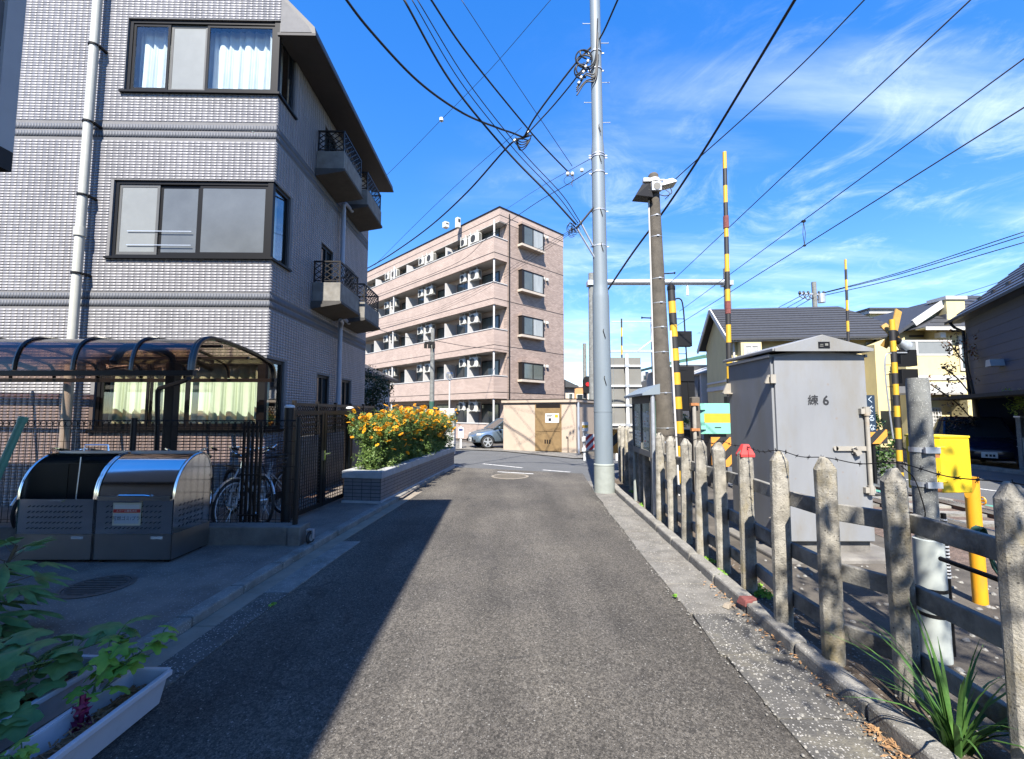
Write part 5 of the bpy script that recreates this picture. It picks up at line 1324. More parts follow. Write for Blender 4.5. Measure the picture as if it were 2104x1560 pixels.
part('drip_edge', MB().box(-0.025, 0.0, 0.0, d, KZ1 - 0.03, KZ1 + 0.005).box(w, w + 0.025, 0.0, d, KZ1 - 0.03, KZ1 + 0.005), 'cabinet', body)
for z in (KZ0 + 0.25, 1.93):
    part('hinge', MB().box(-0.075, -0.002, 0.0, 0.05, z, z + 0.012).prism([(-0.07, z + 0.012), (-0.005, z + 0.012), (-0.005, z + 0.10), (-0.03, z + 0.10)], 0.005, 0.03, 'y').box(-0.03, 0.03, -0.035, -0.0185, z + 0.0, z + 0.10), 'cabinet_trim', cb)
part('side_lug', MB().prism([(-0.11, 1.86), (-0.002, 1.86), (-0.002, 1.99), (-0.05, 1.99)], d - 0.06, d - 0.03, 'y').box(-0.12, -0.002, d - 0.10, d, 1.845, 1.86), 'cabinet_trim', cb)
bar = part('locking_rod', MB().cyl((w - 0.06, -0.045, 0.72), (w - 0.06, -0.045, 1.62), 0.022, n=12), 'cabinet_trim', cb, smooth=True)
for z in (0.70, 1.58):
    part('rod_bracket', MB().box(w - 0.13, w - 0.02, -0.06, -0.0185, z, z + 0.06).cyl((w - 0.06, -0.045, z - 0.02), (w - 0.06, -0.045, z + 0.08), 0.032, n=12), 'cabinet_trim', bar)
part('hasp', MB().box(w - 0.42, w - 0.05, -0.04, -0.024, 1.165, 1.215).cyl((w - 0.42, -0.04, 1.19), (w - 0.42, -0.02, 1.19), 0.026, n=12), 'cabinet_trim', cb)
part('padlock', MB().cbox((w - 0.19, -0.055, 1.145), (0.065, 0.028, 0.055), M=Matrix.Rotation(R(-28), 3, 'Y')).tube([(w - 0.235, -0.055, 1.16), (w - 0.25, -0.055, 1.195), (w - 0.21, -0.055, 1.21), (w - 0.19, -0.055, 1.18)], 0.007, 6), 'cabinet_trim', cb)
text_mesh('lettering', '練', 0.125, 'ink', cb, (w * 0.41, -0.020, 1.725), (math.pi / 2, 0, 0))
text_mesh('lettering', '練', 0.125, 'ink', cb, (w * 0.41 + 0.004, -0.0206, 1.7265), (math.pi / 2, 0, 0))
text_mesh('lettering', '練', 0.125, 'ink', cb, (w * 0.41 + 0.002, -0.0212, 1.7295), (math.pi / 2, 0, 0))
text_mesh('lettering', '6', 0.15, 'ink', cb, (w * 0.545, -0.020, 1.727), (math.pi / 2, 0, 0), bold=0.004)

# ------------------------------------------------------------------ short concrete pole with yellow box
SPx, SPy = 2.80, 3.02
sp = thing('stub_pole', 'short grey concrete pole with white sleeved foot behind the fence', 'pole', (SPx, SPy, 0))
part('shaft', MB().lathe([(0.067, 0.72), (0.065, 1.3), (0.063, 1.80), (0.058, 1.835)], 28), 'pole_grey', sp, smooth=True)
part('sleeve', MB().lathe([(0.083, -0.03), (0.081, 0.75), (0.069, 0.755)], 28), 'pvc', sp, smooth=True)
for z in (0.26, 0.42): part('tape', MB().lathe([(0.0845, z), (0.0845, z + 0.022)], 28), 'black', sp)
for z in (1.33, 1.10):
    part('steel_band', MB().lathe([(0.070, z), (0.070, z + 0.032)], 28).box(-0.05, 0.05, -0.082, -0.066, z - 0.004, z + 0.036), 'galv', sp)
part('conduit', MB().cyl((0.105, -0.01, 0.0), (0.105, -0.01, 0.92), 0.015, n=8), 'black', sp)
for k in range(18): part('conduit_ring', MB().cyl((0.105, -0.01, 0.5 + k * 0.022), (0.105, -0.01, 0.51 + k * 0.022), 0.018, n=8), 'white_metal', sp)
yb = thing('yellow_box', 'bright yellow steel equipment box strapped to the stub pole', 'box', (SPx + 0.06, SPy + 0.02, 0))
hexp = [(0.03, 0.06), (0.085, -0.005), (0.29, 0.0), (0.30, 0.22), (0.10, 0.26), (0.03, 0.2)]
part('shell', MB().prism(hexp, 1.05, 1.42), 'yellow_box', yb, bevel=0.006)
part('lid', MB().prism([(x * 1.03 - 0.005, y * 1.05 - 0.004) for x, y in hexp], 1.422, 1.437), 'yellow_box', yb, bevel=0.004)
for z in (1.36, 1.13):
    part('bracket', MB().cbox((0.04, -0.015, z), (0.05, 0.03, 0.03), R(-30)).cyl((0.03, -0.03, z), (0.075, -0.045, z), 0.009, n=6), 'yellow_box', yb)
    part('nut', MB().cbox((0.04, -0.015, z - 0.06), (0.03, 0.025, 0.02), R(-30)), 'rust', yb)
yp_ = G(2015, 1240, -0.02)
op = thing('orange_post', 'thick orange yellow bollard post beside the yellow box', 'bollard', (yp_.x, yp_.y, -0.02))
mb = MB(); n = 20; rr = 0.05
for i in range(n):
    a = 2 * math.pi * i / n; mb.v.append((rr * math.cos(a), rr * math.sin(a), 0))
for i in range(n):
    a = 2 * math.pi * i / n; mb.v.append((rr * math.cos(a), rr * math.sin(a), 1.03 - 0.3 * max(-0.2, -math.cos(a)) * rr / 0.1))
mb.f = [(i, (i + 1) % n, n + (i + 1) % n, n + i) for i in range(n)] + [tuple(range(n, 2 * n)), tuple(range(n - 1, -1, -1))]
part('tube', mb, 'orange_pole', op, smooth=True)
part('ring', MB().tube([(0.065, -0.02 + 0.025 * math.cos(t), 0.86 + 0.03 * math.sin(t)) for t in [k * math.pi / 6 for k in range(12)]], 0.006, 6, closed=True).cyl((0.06, -0.02, 0.86), (0.09, -0.02, 0.86), 0.01, n=6), 'orange_pole', op)
# black pipe tied to the fence rail
bp = thing('tied_pipe', 'black pipe tied to the fence rail with green cord', 'pipe')
a = AT(1908, 1148, 2.48); b = AT(2060, 1200, 2.02)
part('pipe', MB().cyl((2.36, 2.48, a.z), (2.36, 1.3, a.z - 0.02), 0.013, n=8), 'black', bp, smooth=True)
tie = MB()
for k in range(5): tie.tube([(2.30 + 0.03 * math.cos(t), 2.19 + k * 0.008 + 0.004 * math.sin(t * 3), 0.97 + 0.068 * math.sin(t)) for t in [j * math.pi / 6 for j in range(12)]], 0.004, 5, closed=True)
tie.tube([(2.33, 2.2, 0.92), (2.36, 2.21, 0.84), (2.38, 2.2, 0.80)], 0.006, 5).tube([(2.33, 2.2, 0.92), (2.35, 2.17, 0.82), (2.33, 2.15, 0.79)], 0.006, 5)
part('cord', tie, 'board_green', bp)

# ------------------------------------------------------------------ notice board facing the road
nbd = thing('notice_board', 'glazed notice board full of posters on two pale posts', 'notice board')
A, B = Vector((2.10, 6.55, 0)), Vector((2.17, 7.82, 0)); dv = (B - A).normalized(); nv = Vector((-dv.y, dv.x, 0))
for e in (A, B): part('post', MB().cyl(e + Vector((0, 0, 0.02)), e + Vector((0, 0, 1.92)), 0.032, n=14), 'pole_foot' if e is B else 'galv', nbd, smooth=True)
zb, zt = 0.92, 1.86
def slab(o0, o1, s0, s1, z0, z1):
    p = lambda s, o: A + dv * s + nv * o
    mb = MB(); v = [p(s0, o0), p(s1, o0), p(s1, o1), p(s0, o1)]
    return mb.add([(*q.xy, z0) for q in v] + [(*q.xy, z1) for q in v], [(0,3,2,1),(4,5,6,7),(0,1,5,4),(1,2,6,5),(2,3,7,6),(3,0,4,7)])
L = (B - A).length
case = part('case', slab(-0.05, 0.0, 0.035, L - 0.035, zb, zt), 'board_green', nbd)
for (s0, s1, z0, z1) in ((0.035, L - 0.035, zb, zb + 0.09), (0.035, L - 0.035, zt - 0.12, zt), (0.035, 0.07, zb + 0.09, zt - 0.12), (L - 0.07, L - 0.035, zb + 0.09, zt - 0.12), (L * 0.5 - 0.015, L * 0.5 + 0.015, zb + 0.09, zt - 0.12)):
    part('frame', slab(0.002, 0.035, s0, s1, z0, z1), 'grille_dark' if z1 - z0 > 0.1 and s1 - s0 > 1 else 'sign_back', case)
r = random.Random(8)
posters = []
s = 0.09
while s < L - 0.2:
    wd = r.uniform(0.14, 0.19)
    for z0, z1 in ((zb + 0.11, zb + 0.40), (zb + 0.43, zb + 0.70)):
        if r.random() < 0.93:
            m_ = r.choice(['paper', 'paper', 'paper_blue', 'paper_cream', 'paper'])
            po = part('poster', slab(0.002, 0.005, s, s + wd - 0.02, z0 + r.uniform(0, .03), z1 - r.uniform(0, .05)), m_, case)
            for k in range(r.randint(2, 4)):
                h0 = z0 + 0.04 + k * 0.055; part('print', slab(0.0052, 0.0062, s + 0.015, s + wd - 0.035 - r.uniform(0, .04), h0, h0 + r.choice([0.012, 0.03, 0.04])), r.choice(['ink', 'ink_blue', 'ink_red', 'frosted_dark']), po)
    s += wd
part('glazing', slab(0.018, 0.021, 0.07, L - 0.07, zb + 0.09, zt - 0.12), 'board_glass', case)
part('visor', MB().add([tuple(A + dv * s_ + nv * o + Vector((0, 0, z))) for s_ in (-0.05, L + 0.05) for o, z in ((-0.10, zt + 0.16), (0.16, zt + 0.02), (0.16, zt - 0.01), (-0.10, zt + 0.005))], [(0,1,5,4),(1,2,6,5),(2,3,7,6),(3,0,4,7),(0,3,2,1),(4,5,6,7)]), 'pole_steel', nbd)

# ------------------------------------------------------------------ big steel utility pole
up = thing('utility_pole', 'tall grey steel utility pole with pale foot at the kerb end', 'utility pole', (1.85, 8.9, 0), 0)
up.rotation_euler = (0, R(-0.25), 0)
part('foot', MB().lathe([(0.205, -0.02), (0.20, 0.56)], 32), 'pole_foot', up, smooth=True)
part('shaft', MB().lathe([(0.186, 0.562), (0.183, 1.59), (0.183, 1.6), (0.187, 1.601), (0.187, 1.625), (0.182, 1.626), (0.182, 1.64), (0.169, 3.90), (0.168, 3.95), (0.166, 4.0), (0.148, 4.16), (0.146, 4.22), (0.1455, 4.26), (0.136, 7.06), (0.135, 7.10), (0.133, 7.15), (0.120, 7.32), (0.118, 7.38), (0.1178, 7.44), (0.108, 11.2), (0.10, 14.0)], 32), 'pole_steel', up, smooth=True)
part('collar', MB().lathe([(0.205, 0.54), (0.205, 0.56), (0.187, 0.575)], 32), 'pole_foot', up)
for z in (6.95, 6.60, 5.78, 5.02, 7.0, 8.9, 9.3): 
    rad = 0.142 if z < 7.2 else 0.122
    part('band', MB().lathe([(rad, z), (rad + 0.006, z + 0.004), (rad + 0.006, z + 0.028), (rad, z + 0.032)], 24).bar((-rad - 0.05, 0, z + 0.016), (-rad, 0, z + 0.016), 0.02, 0.02).bar((rad, 0, z + 0.016), (rad + 0.05, 0, z + 0.016), 0.02, 0.02), 'galv', up)
for z, s in ((2.2, 0.0), (3.15, 0.0), (4.95, 0.0), (5.7, 0.0), (6.85, 0), (7.5, 0)):
    rad = 0.175 if z < 4 else 0.14
    part('strap_end', MB().tube([(0.01, -rad - 0.004, z + 0.12), (0.0, -rad - 0.012, z + 0.08), (0.04, -rad - 0.012, z - 0.06)], 0.009, 5), 'black', up)
for i, z in enumerate((7.75, 8.2, 8.65, 9.1, 9.55, 10.0)):
    s = -1 if i % 2 else 1
    part('step_bolt', MB().cyl((s * 0.10, 0, z), (s * 0.27, 0, z), 0.009, n=6).cyl((s * 0.265, 0, z), (s * 0.275, 0, z), 0.016, n=6), 'galv', up)
part('stay_arm', MB().tube([(-0.15, -0.05, 5.04), (-0.42, -0.1, 5.55)], 0.02, 8), 'galv', up)
# cable tangle at the upper pole
tg = MB()
r = random.Random(5)
for k in range(5):
    c = Vector((-0.28 + r.uniform(-.08, .05), -0.1, 8.95 + r.uniform(-.25, .3))); q = r.uniform(0.10, 0.20); ph = r.uniform(0, 3)
    tg.tube([c + Vector((q * math.cos(t) * 1.0, 0.05 * math.sin(t + ph), q * math.sin(t) * 0.9)) for t in [j * math.pi / 8 for j in range(14)]], 0.016, 6)
for k in range(6):
    z = 8.6 + r.uniform(-.1, .5); tg.tube(smooth_path([(-0.45, -0.15, z - 0.25), (-0.25, -0.1, z + r.uniform(-.1, .1)), (-0.05, -0.14, z + 0.1), (0.02, -0.15, z + 0.5 + r.uniform(0, .6))], 5), 0.014, 6)
part('cable_tangle', tg, 'cable', up, smooth=True)
for k in range(5): part('cable_tie', MB().cyl((-0.42 + k * 0.05, -0.16, 8.5 + 0.12 * k), (-0.39 + k * 0.05, -0.16, 8.54 + 0.12 * k), 0.028, n=8), 'insulator', up)

# ------------------------------------------------------------------ brown concrete pole with floodlights
FPY = 7.0; fb_ = AT(1368, 900, FPY)
fp = thing('floodlight_pole', 'brown concrete pole carrying two floodlights and a loudspeaker', 'pole', (fb_.x, FPY, 0), 0)
fp.rotation_euler = (0, R(-1.0), 0)
TZ = ZAT(360, FPY) + 0.02
part('shaft', MB().lathe([(0.155, -0.05), (0.150, 1.2), (0.084, TZ - 0.12), (0.082, TZ - 0.03), (0.06, TZ), (0.02, TZ + 0.01)], 28), 'pole_concrete', fp, smooth=True)
for z in (1.35, 1.9, 2.55, 2.95, 3.35, 3.75, 4.45, 4.8):
    rad = 0.150 - (z - 1.2) * 0.066 / (TZ - 1.32) + 0.003
    part('wire_band', MB().lathe([(rad, z), (rad, z + 0.008)], 20).box(-0.02, 0.02, -rad - 0.012, -rad, z - 0.006, z + 0.014), 'galv', fp)
part('band', MB().lathe([(0.154, 1.12), (0.154, 1.15)], 24), 'galv', fp)
part('conduit', MB().cyl((-0.165, -0.06, 0.9), (-0.105, -0.04, TZ - 0.45), 0.013, n=8), 'ap_white', fp)
part('conduit', MB().cyl((0.17, -0.06, 0.3), (0.155, -0.05, 2.9), 0.016, n=8), 'ap_white', fp)
for z, s in ((3.85, 1), (3.12, -1)): part('step_bolt', MB().cyl((s * 0.10, 0, z), (s * 0.28, 0, z + 0.01), 0.01, n=6).cyl((s * 0.275, 0, z + 0.01), (s * 0.29, 0, z + 0.01), 0.018, n=6), 'black', fp)
ja = part('junction_box', MB().box(-0.08, 0.08, -0.16, -0.09, TZ - 0.36, TZ - 0.21), 'galv', fp, bevel=0.008)
part('face_plate', MB().cyl((0, -0.165, TZ - 0.29), (0, -0.16, TZ - 0.29), 0.06, n=16), 'sign_back', ja)
f1 = part('floodlight', MB().add([(0.11, -0.10, TZ - 0.25), (0.35, -0.16, TZ - 0.21), (0.37, 0.1, TZ - 0.19), (0.12, 0.12, TZ - 0.24), (0.15, -0.05, TZ - 0.13), (0.29, -0.08, TZ - 0.11), (0.30, 0.04, TZ - 0.10), (0.15, 0.06, TZ - 0.13)], [(0,1,2,3),(4,7,6,5),(0,4,5,1),(1,5,6,2),(2,6,7,3),(3,7,4,0)]), 'white_metal', fp, bevel=0.02)
part('lens', MB().add([(0.13, -0.09, TZ - 0.2515), (0.335, -0.145, TZ - 0.216), (0.352, 0.085, TZ - 0.197), (0.14, 0.105, TZ - 0.2425)], [(0,3,2,1)]), 'light_lens', f1, fix=False)
f2 = part('floodlight', MB().add([(-0.36, -0.20, TZ - 0.46), (-0.06, -0.16, TZ - 0.48), (-0.06, 0.08, TZ - 0.46), (-0.36, 0.06, TZ - 0.44), (-0.22, -0.10, TZ - 0.22), (-0.09, -0.09, TZ - 0.20), (-0.09, 0.04, TZ - 0.20), (-0.2, 0.02, TZ - 0.22)], [(0,1,2,3),(4,7,6,5),(0,4,5,1),(1,5,6,2),(2,6,7,3),(3,7,4,0)]), 'black', fp, bevel=0.01)
part('mount_arm', MB().box(-0.18, 0.18, -0.02, 0.02, TZ - 0.12, TZ - 0.10).lathe([(0.10, TZ - 0.16), (0.10, TZ - 0.10)], 16).cbox((-0.14, -0.05, TZ - 0.14), (0.10, 0.08, 0.06)), 'white_metal', fp)
part('flood_cable', MB().tube(smooth_path([(0.05, -0.12, TZ - 0.42), (0.14, -0.16, TZ - 0.46), (0.24, -0.14, TZ - 0.40), (0.26, -0.05, TZ - 0.27)], 5), 0.008, 5).tube(smooth_path([(0.1, -0.12, TZ - 0.3), (0.2, -0.16, TZ - 0.42), (0.13, -0.13, TZ - 0.5)], 5), 0.006, 5), 'cable', fp)

# ------------------------------------------------------------------ plants, stones and litter along the fence
def blades(label, c, n, L, seed, spread=1.0, w=0.014, m='grass', name='grass_clump'):
    r = random.Random(seed); t = thing(name, label, 'plant', c)
    for k in range(n):
        a = r.uniform(0, 2 * math.pi); l = L * r.uniform(0.55, 1.15); lean = r.uniform(0.15, 0.95) * spread
        d = Vector((math.cos(a), math.sin(a), 0)); s_ = Vector((-d.y, d.x, 0)); b = d * r.uniform(0, 0.05)
        mb = MB(); pts = []
        for j in range(6):
            f = j / 5; p = b + d * (l * lean * f * (0.4 + 0.6 * f)) + Vector((0, 0, l * (f - lean * 0.62 * f * f))); ww = w * (1 - f ** 2 * 0.95) * 0.5
            p.z = max(p.z, 0.004)
            pts += [p - s_ * ww + Vector((0, 0, ww * 0.5)), p, p + s_ * ww + Vector((0, 0, ww * 0.5))]
        mb.v = [tuple(p) for p in pts]
        for j in range(5):
            for q in (0, 1): mb.f.append((j*3+q, j*3+q+1, j*3+q+4, j*3+q+3))
        part('blade', mb, m, t, smooth=True, fix=False)
    return t
gc = G(1935, 1545, 0.06)
blades('tall grass clump with long arching blades at the lower right corner', (2.03, 2.12, 0.05), 46, 0.62, 4, 1.0, 0.02)
for (u, v, n, L, lab, m) in ((1362, 1068, 12, 0.2, 'small dark grass tuft beside the notice board post', 'leaf_hedge'), (1590, 1120, 14, 0.12, 'pale spiky weed behind the fence near the cabinet', 'leaf_lime')):
    g = G(u, v, 0.05); blades(lab, (g.x, g.y, 0.05), n, L, int(u), 1.0, 0.012, m)
weeds = [(1297, 1012, 'beside the utility pole'), (1318, 1040, 'under the notice board'), (1440, 1150, 'at the foot of the sixth fence post'), (1480, 1185, 'between two fence posts'), (1548, 1215, 'at the foot of the red tipped post'), (1560, 1225, 'beside the reddish stone'), (560, 1236, 'in the left gutter joint'), (1385, 1217, 'in the right gutter joint')]
for i, (u, v, lab) in enumerate(weeds):
    g = G(u, v, 0.055); t = thing('weed', 'low green weed ' + lab, 'plant', (g.x + (0.03 if i < 6 else 0), g.y, 0.055 if i < 6 else 0.012), 0)
    r_ = 0.07 if i < 6 else 0.015
    o = leaf_cloud('leaf_mass', 'leaf_bright', [(random.uniform(-r_, r_), random.uniform(-r_, r_) * 1.6, 0.02) for _ in range(6)], 14 if i < 6 else 5, 0.035 if i < 6 else 0.015, 0.035 if i < 6 else 0.022, t, flat=0.4, seed=60 + i, aspect=0.7)
    for vv in o.data.vertices: vv.co.z = max(vv.co.z, 0.002)
g = G(1530, 1240, 0.06)
st_ = thing('loose_stone', 'reddish broken stone lying by the kerb', 'stone', (g.x + 0.03, g.y, 0.055), 0.3)
mb = MB().add([(-0.08, -0.05, 0), (0.08, -0.06, 0), (0.09, 0.05, 0), (-0.07, 0.06, 0), (-0.07, -0.045, 0.05), (0.05, -0.05, 0.06), (0.085, 0.03, 0.045), (-0.04, 0.05, 0.055)], [(0,3,2,1),(4,5,6,7),(0,1,5,4),(1,2,6,5),(2,3,7,6),(3,0,4,7)])
part('rock', mb, 'brick_red', st_, bevel=0.008)
g = G(1495, 1245, 0.02)
st2 = thing('broken_kerb_chip', 'small tan chip of kerb lying in the gutter', 'stone', (g.x, g.y, 0.012), 0.7)
part('rock', MB().add([(-0.05, -0.03, 0), (0.05, -0.03, 0), (0.05, 0.03, 0), (-0.04, 0.03, 0), (-0.03, -0.02, 0.03), (0.03, -0.02, 0.035), (0.035, 0.02, 0.025), (-0.02, 0.02, 0.03)], [(0,3,2,1),(4,5,6,7),(0,1,5,4),(1,2,6,5),(2,3,7,6),(3,0,4,7)]), 'sand_strip', st2, bevel=0.005)
# dead leaves gathered against the kerb
r = np.random.default_rng(3); n = 620
ys = np.concatenate([r.uniform(1.2, 2.35, 500), r.uniform(2.3, 4.2, 120)])
xs = np.array([interp(RK, y) for y in ys]) - np.abs(r.normal(0, 0.05, n)) - 0.005
a = r.uniform(0, 6.28, n); L_ = r.uniform(0.006, 0.024, n); Wd = L_ * r.uniform(0.15, 0.5, n)
ca, sa = np.cos(a), np.sin(a); z = 0.014 + r.uniform(0, 0.018, n)
v = np.stack([np.stack([xs - ca * L_, ys - sa * L_, z], 1), np.stack([xs - sa * Wd, ys + ca * Wd, z + 0.006], 1), np.stack([xs + ca * L_, ys + sa * L_, z + r.uniform(0, .012, n)], 1), np.stack([xs + sa * Wd, ys - ca * Wd, z + 0.003], 1)], 1).reshape(-1, 3)
o = link('dead_leaves', fast_mesh('dead_leaves', v, np.arange(n * 4).reshape(-1, 4), 'litter')); stuff(o); o['label'] = 'dry brown leaf litter along the kerb'; o['category'] = 'leaf litter'
# small stones and crumbs on gutter, soil and yard
n = 2600; pick = r.random(n)
ys = np.where(pick < 0.35, r.uniform(1.2, 9, n), np.where(pick < 0.7, r.uniform(1.5, 8, n), r.uniform(-1, 5, n)))
base = np.array([interp(RK, y) for y in ys])
xs = np.where(pick < 0.35, base + r.uniform(0.13, 0.6, n), np.where(pick < 0.7, base - r.uniform(0.0, 0.5, n), r.uniform(2.6, 6.0, n)))
zz = np.where(pick < 0.35, 0.058, np.where(pick < 0.7, 0.011, -0.018)); sz = r.uniform(0.003, 0.008, n) * np.where(pick > 0.7, 2.2, 1.0)
v = np.stack([np.stack([xs + sx * sz * r.uniform(.7, 1.3, n), ys + sy_ * sz * r.uniform(.7, 1.3, n), zz + szz * sz * r.uniform(.6, 1.2, n)], 1) for sx, sy_, szz in ((-1,-1,0),(1,-1,0),(1,1,0),(-1,1,0),(-.6,-.6,1),(.6,-.6,1),(.6,.6,1),(-.6,.6,1))], 1).reshape(-1, 3)
q = np.concatenate([(np.arange(n) * 8)[:, None] + np.array(f) for f in ((4,5,6,7),(0,1,5,4),(1,2,6,5),(2,3,7,6),(3,0,4,7))])
o = link('gravel', fast_mesh('gravel', v, q, 'kerb')); stuff(o); o['label'] = 'scattered small stones on gutter and yard'; o['category'] = 'gravel'
# street tree behind the camera whose crown dapples the near posts
tt = thing('street_tree', 'leafy street tree just behind the viewpoint, dappling the nearest posts', 'tree', (3.3, -1.9, -0.02))
tk = MB().tube(smooth_path([(0, 0, 0), (-0.2, 0.1, 1.6), (-0.7, 0.4, 3.0), (-1.3, 0.8, 3.9)], 5), [0.16 - 0.006 * i for i in range(16)], 8).tube(smooth_path([(-0.5, 0.3, 2.6), (0.2, 0.7, 3.6), (0.3, 1.0, 4.6)], 5), 0.05, 6).tube(smooth_path([(-0.7, 0.4, 3.0), (-0.9, -0.3, 4.2), (-0.6, -0.6, 5.0)], 5), 0.05, 6)
part('trunk', tk, 'bark', tt, smooth=True)
r2 = random.Random(17); cen = []
for k in range(60):
    a = r2.uniform(0, 6.28); q = r2.random() ** 0.5
    cen.append((-1.45 + 0.95 * q * math.cos(a) + 0.3, 1.0 + 0.95 * q * math.sin(a), 3.7 + r2.uniform(0, 1.5)))
for k in range(50):
    a = r2.uniform(0, 6.28); q = r2.random() ** 0.5
    cen.append((0.2 + 1.2 * q * math.cos(a), -0.4 + 1.2 * q * math.sin(a), 3.6 + r2.uniform(0, 1.8)))
leaf_cloud('crown', 'leaf_hedge', cen, 26, 0.28, 0.085, tt, seed=9, aspect=0.55, shell=0.1)
# ------------------------------------------------------------------ level crossing equipment
def striped(name, a, b, r0, seg, parent, first=0, r1=None, n=12, ms=('yellow', 'stripe_black')):
    a, b = Vector(a), Vector(b); L = (b - a).length; k = max(1, int(round(L / seg))); r1 = r1 or r0
    mb = MB(); idx = []
    for i in range(k):
        p, q = a.lerp(b, i / k), a.lerp(b, (i + 1) / k); f0 = len(mb.f)
        mb.cyl(p, q, r0 + (r1 - r0) * i / k, r0 + (r1 - r0) * (i + 1) / k, n=n, caps=(i in (0, k - 1)))
        idx += [(i + first) % 2] * (len(mb.f) - f0)
    me = mb.mesh(name); [me.materials.append(MATS[m]) for m in ms]
    me.polygons.foreach_set('material_index', idx); me.polygons.foreach_set('use_smooth', [True] * len(idx)); me.set_sharp_from_angle(angle=R(40)); me.update()
    return link(name, me, parent)
def diag_board(name, parent, w, h, t, n, ms=('orange', 'stripe_black'), loc=(0, 0, 0), rz=0.0, lean=1.0):
    """board standing in the local xz plane with diagonal stripes, cut as real strips"""
    mb = MB(); idx = []
    import bmesh
    step = (w + h * lean) / n
    for i in range(n):
        x0, x1 = -h * lean + i * step, -h * lean + (i + 1) * step
        poly = [(x0, 0), (x1, 0), (x1 + h * lean, h), (x0 + h * lean, h)]
        def clip(poly, side, lim):
            out = []
            for (p, q) in zip(poly, poly[1:] + poly[:1]):
                ip = p[0] >= lim if side > 0 else p[0] <= lim; iq = q[0] >= lim if side > 0 else q[0] <= lim
                if ip: out.append(p)
                if ip != iq:
                    f = (lim - p[0]) / (q[0] - p[0]); out.append((lim, p[1] + f * (q[1] - p[1])))
            return out
        poly = clip(clip(poly, 1, 0), -1, w) if poly else []
        if len(poly) < 3: continue
        f0 = len(mb.f); mb.prism(poly, 0, t, 'y'); idx += [i % 2] * (len(mb.f) - f0)
    me = mb.mesh(name); [me.materials.append(MATS[m]) for m in ms]
    me.polygons.foreach_set('material_index', idx); me.update()
    return link(name, me, parent, loc, (0, 0, rz))
def lamp_back(parent, c, s=1.0, face=1):
    h = part('lamp_hood', MB().cbox(c, (0.36 * s, 0.16 * s, 0.36 * s)).cbox((c[0], c[1] + face * 0.16 * s, c[2] + 0.15 * s), (0.38 * s, 0.18 * s, 0.02)), 'black', parent, bevel=0.03 * s)
    part('lens', MB().cyl((c[0], c[1] + face * 0.08 * s, c[2]), (c[0], c[1] + face * 0.10 * s, c[2]), 0.11 * s, n=16), 'red_lamp', h)
    return h
# signal mast beside the floodlight pole, seen from behind
Y = 8.6
cs = thing('crossing_signal', 'yellow and black crossing signal mast behind the floodlight pole', 'crossing signal')
a, b = AT(1403, 1000, Y), AT(1379, 596, Y); a = a + (a - b) * (a.z / (b.z - a.z))
striped('mast', a, b, 0.082, 0.24, cs, 1, 0.072)
part('cap', MB().lathe([(0.08, 0), (0.078, 0.07), (0.03, 0.13)], 14, b), 'black', cs, smooth=True)
m_ = lambda z: a.lerp(b, (z - a.z) / (b.z - a.z))
for z, s in ((3.05, 1), (2.35, 1)):
    c = m_(z); lamp_back(cs, (c.x + 0.20, Y + 0.05, z), 0.85, 1)
    part('bracket', MB().bar((c.x, Y, z + 0.1), (c.x + 0.2, Y, z + 0.1), 0.05, 0.05), 'black', cs)
part('indicator_box', MB().cbox((m_(2.3).x + 0.22, Y + 0.06, 2.0), (0.28, 0.12, 0.75)), 'black', cs, bevel=0.01)
c = m_(3.8)
part('cable_pipe', MB().tube(smooth_path([(c.x, Y, 3.82), (c.x + 0.15, Y, 3.86), (c.x + 0.22, Y, 3.7), (c.x + 0.25, Y, 3.0), (c.x + 0.30, Y, 1.4)], 5), 0.014, 6).bar((c.x, Y, 3.45), (c.x + 0.24, Y, 3.45), 0.012, 0.012).bar((c.x, Y, 2.75), (c.x + 0.27, Y, 2.75), 0.012, 0.012), 'black', cs)
# gate machine with raised arm
Y = 9.6
gm = thing('gate_machine', 'mint green crossing gate machine with yellow stripe and raised striped arm', 'crossing gate')
x0, x1 = AT(1447, 850, Y).x, AT(1505, 850, Y).x; z0, z1 = ZAT(892, Y), ZAT(829, Y)
hs = (z1 - z0)
hb = part('housing', MB().box(x0, x1, Y, Y + 0.5, z0, z0 + hs * 0.37).box(x0, x1, Y, Y + 0.5, z0 + hs * 0.66, z1), 'mint', gm, bevel=0.008)
part('stripe', MB().box(x0 - 0.001, x1 + 0.001, Y - 0.002, Y + 0.502, z0 + hs * 0.37, z0 + hs * 0.66), 'yellow', hb)
part('slot', MB().box((x0 + x1) / 2 - 0.09, (x0 + x1) / 2 + 0.05, Y - 0.004, Y - 0.001, z0 + 0.13, z0 + 0.15), 'black', hb)
for z in (z0 + 0.10, z1 - 0.14): part('hinge', MB().box(x0 - 0.09, x0 + 0.02, Y - 0.03, Y - 0.008, z, z + 0.08), 'mint', hb)
part('side_cap', MB().prism([(x0 - 0.16, Y + 0.10), (x0 - 0.002, Y + 0.0), (x0 - 0.002, Y + 0.45), (x0 - 0.16, Y + 0.4)], z0, z1), 'mint', hb)
part('pedestal', MB().box(x0 + 0.15, x1 - 0.1, Y + 0.1, Y + 0.4, -0.02, z0), 'iron', gm)
ax = AT(1492, 600, Y + 0.25).x
part('arm_socket', MB().box(ax - 0.10, ax + 0.10, Y + 0.18, Y + 0.34, z1 + 0.002, z1 + 0.16), 'black', gm, bevel=0.01)
arm = striped('arm', (ax, Y + 0.26, z1 + 0.15), (AT(1489, 313, Y + 0.25).x, Y + 0.26, ZAT(313, Y + 0.26)), 0.062, 0.42, gm, 1, 0.045)
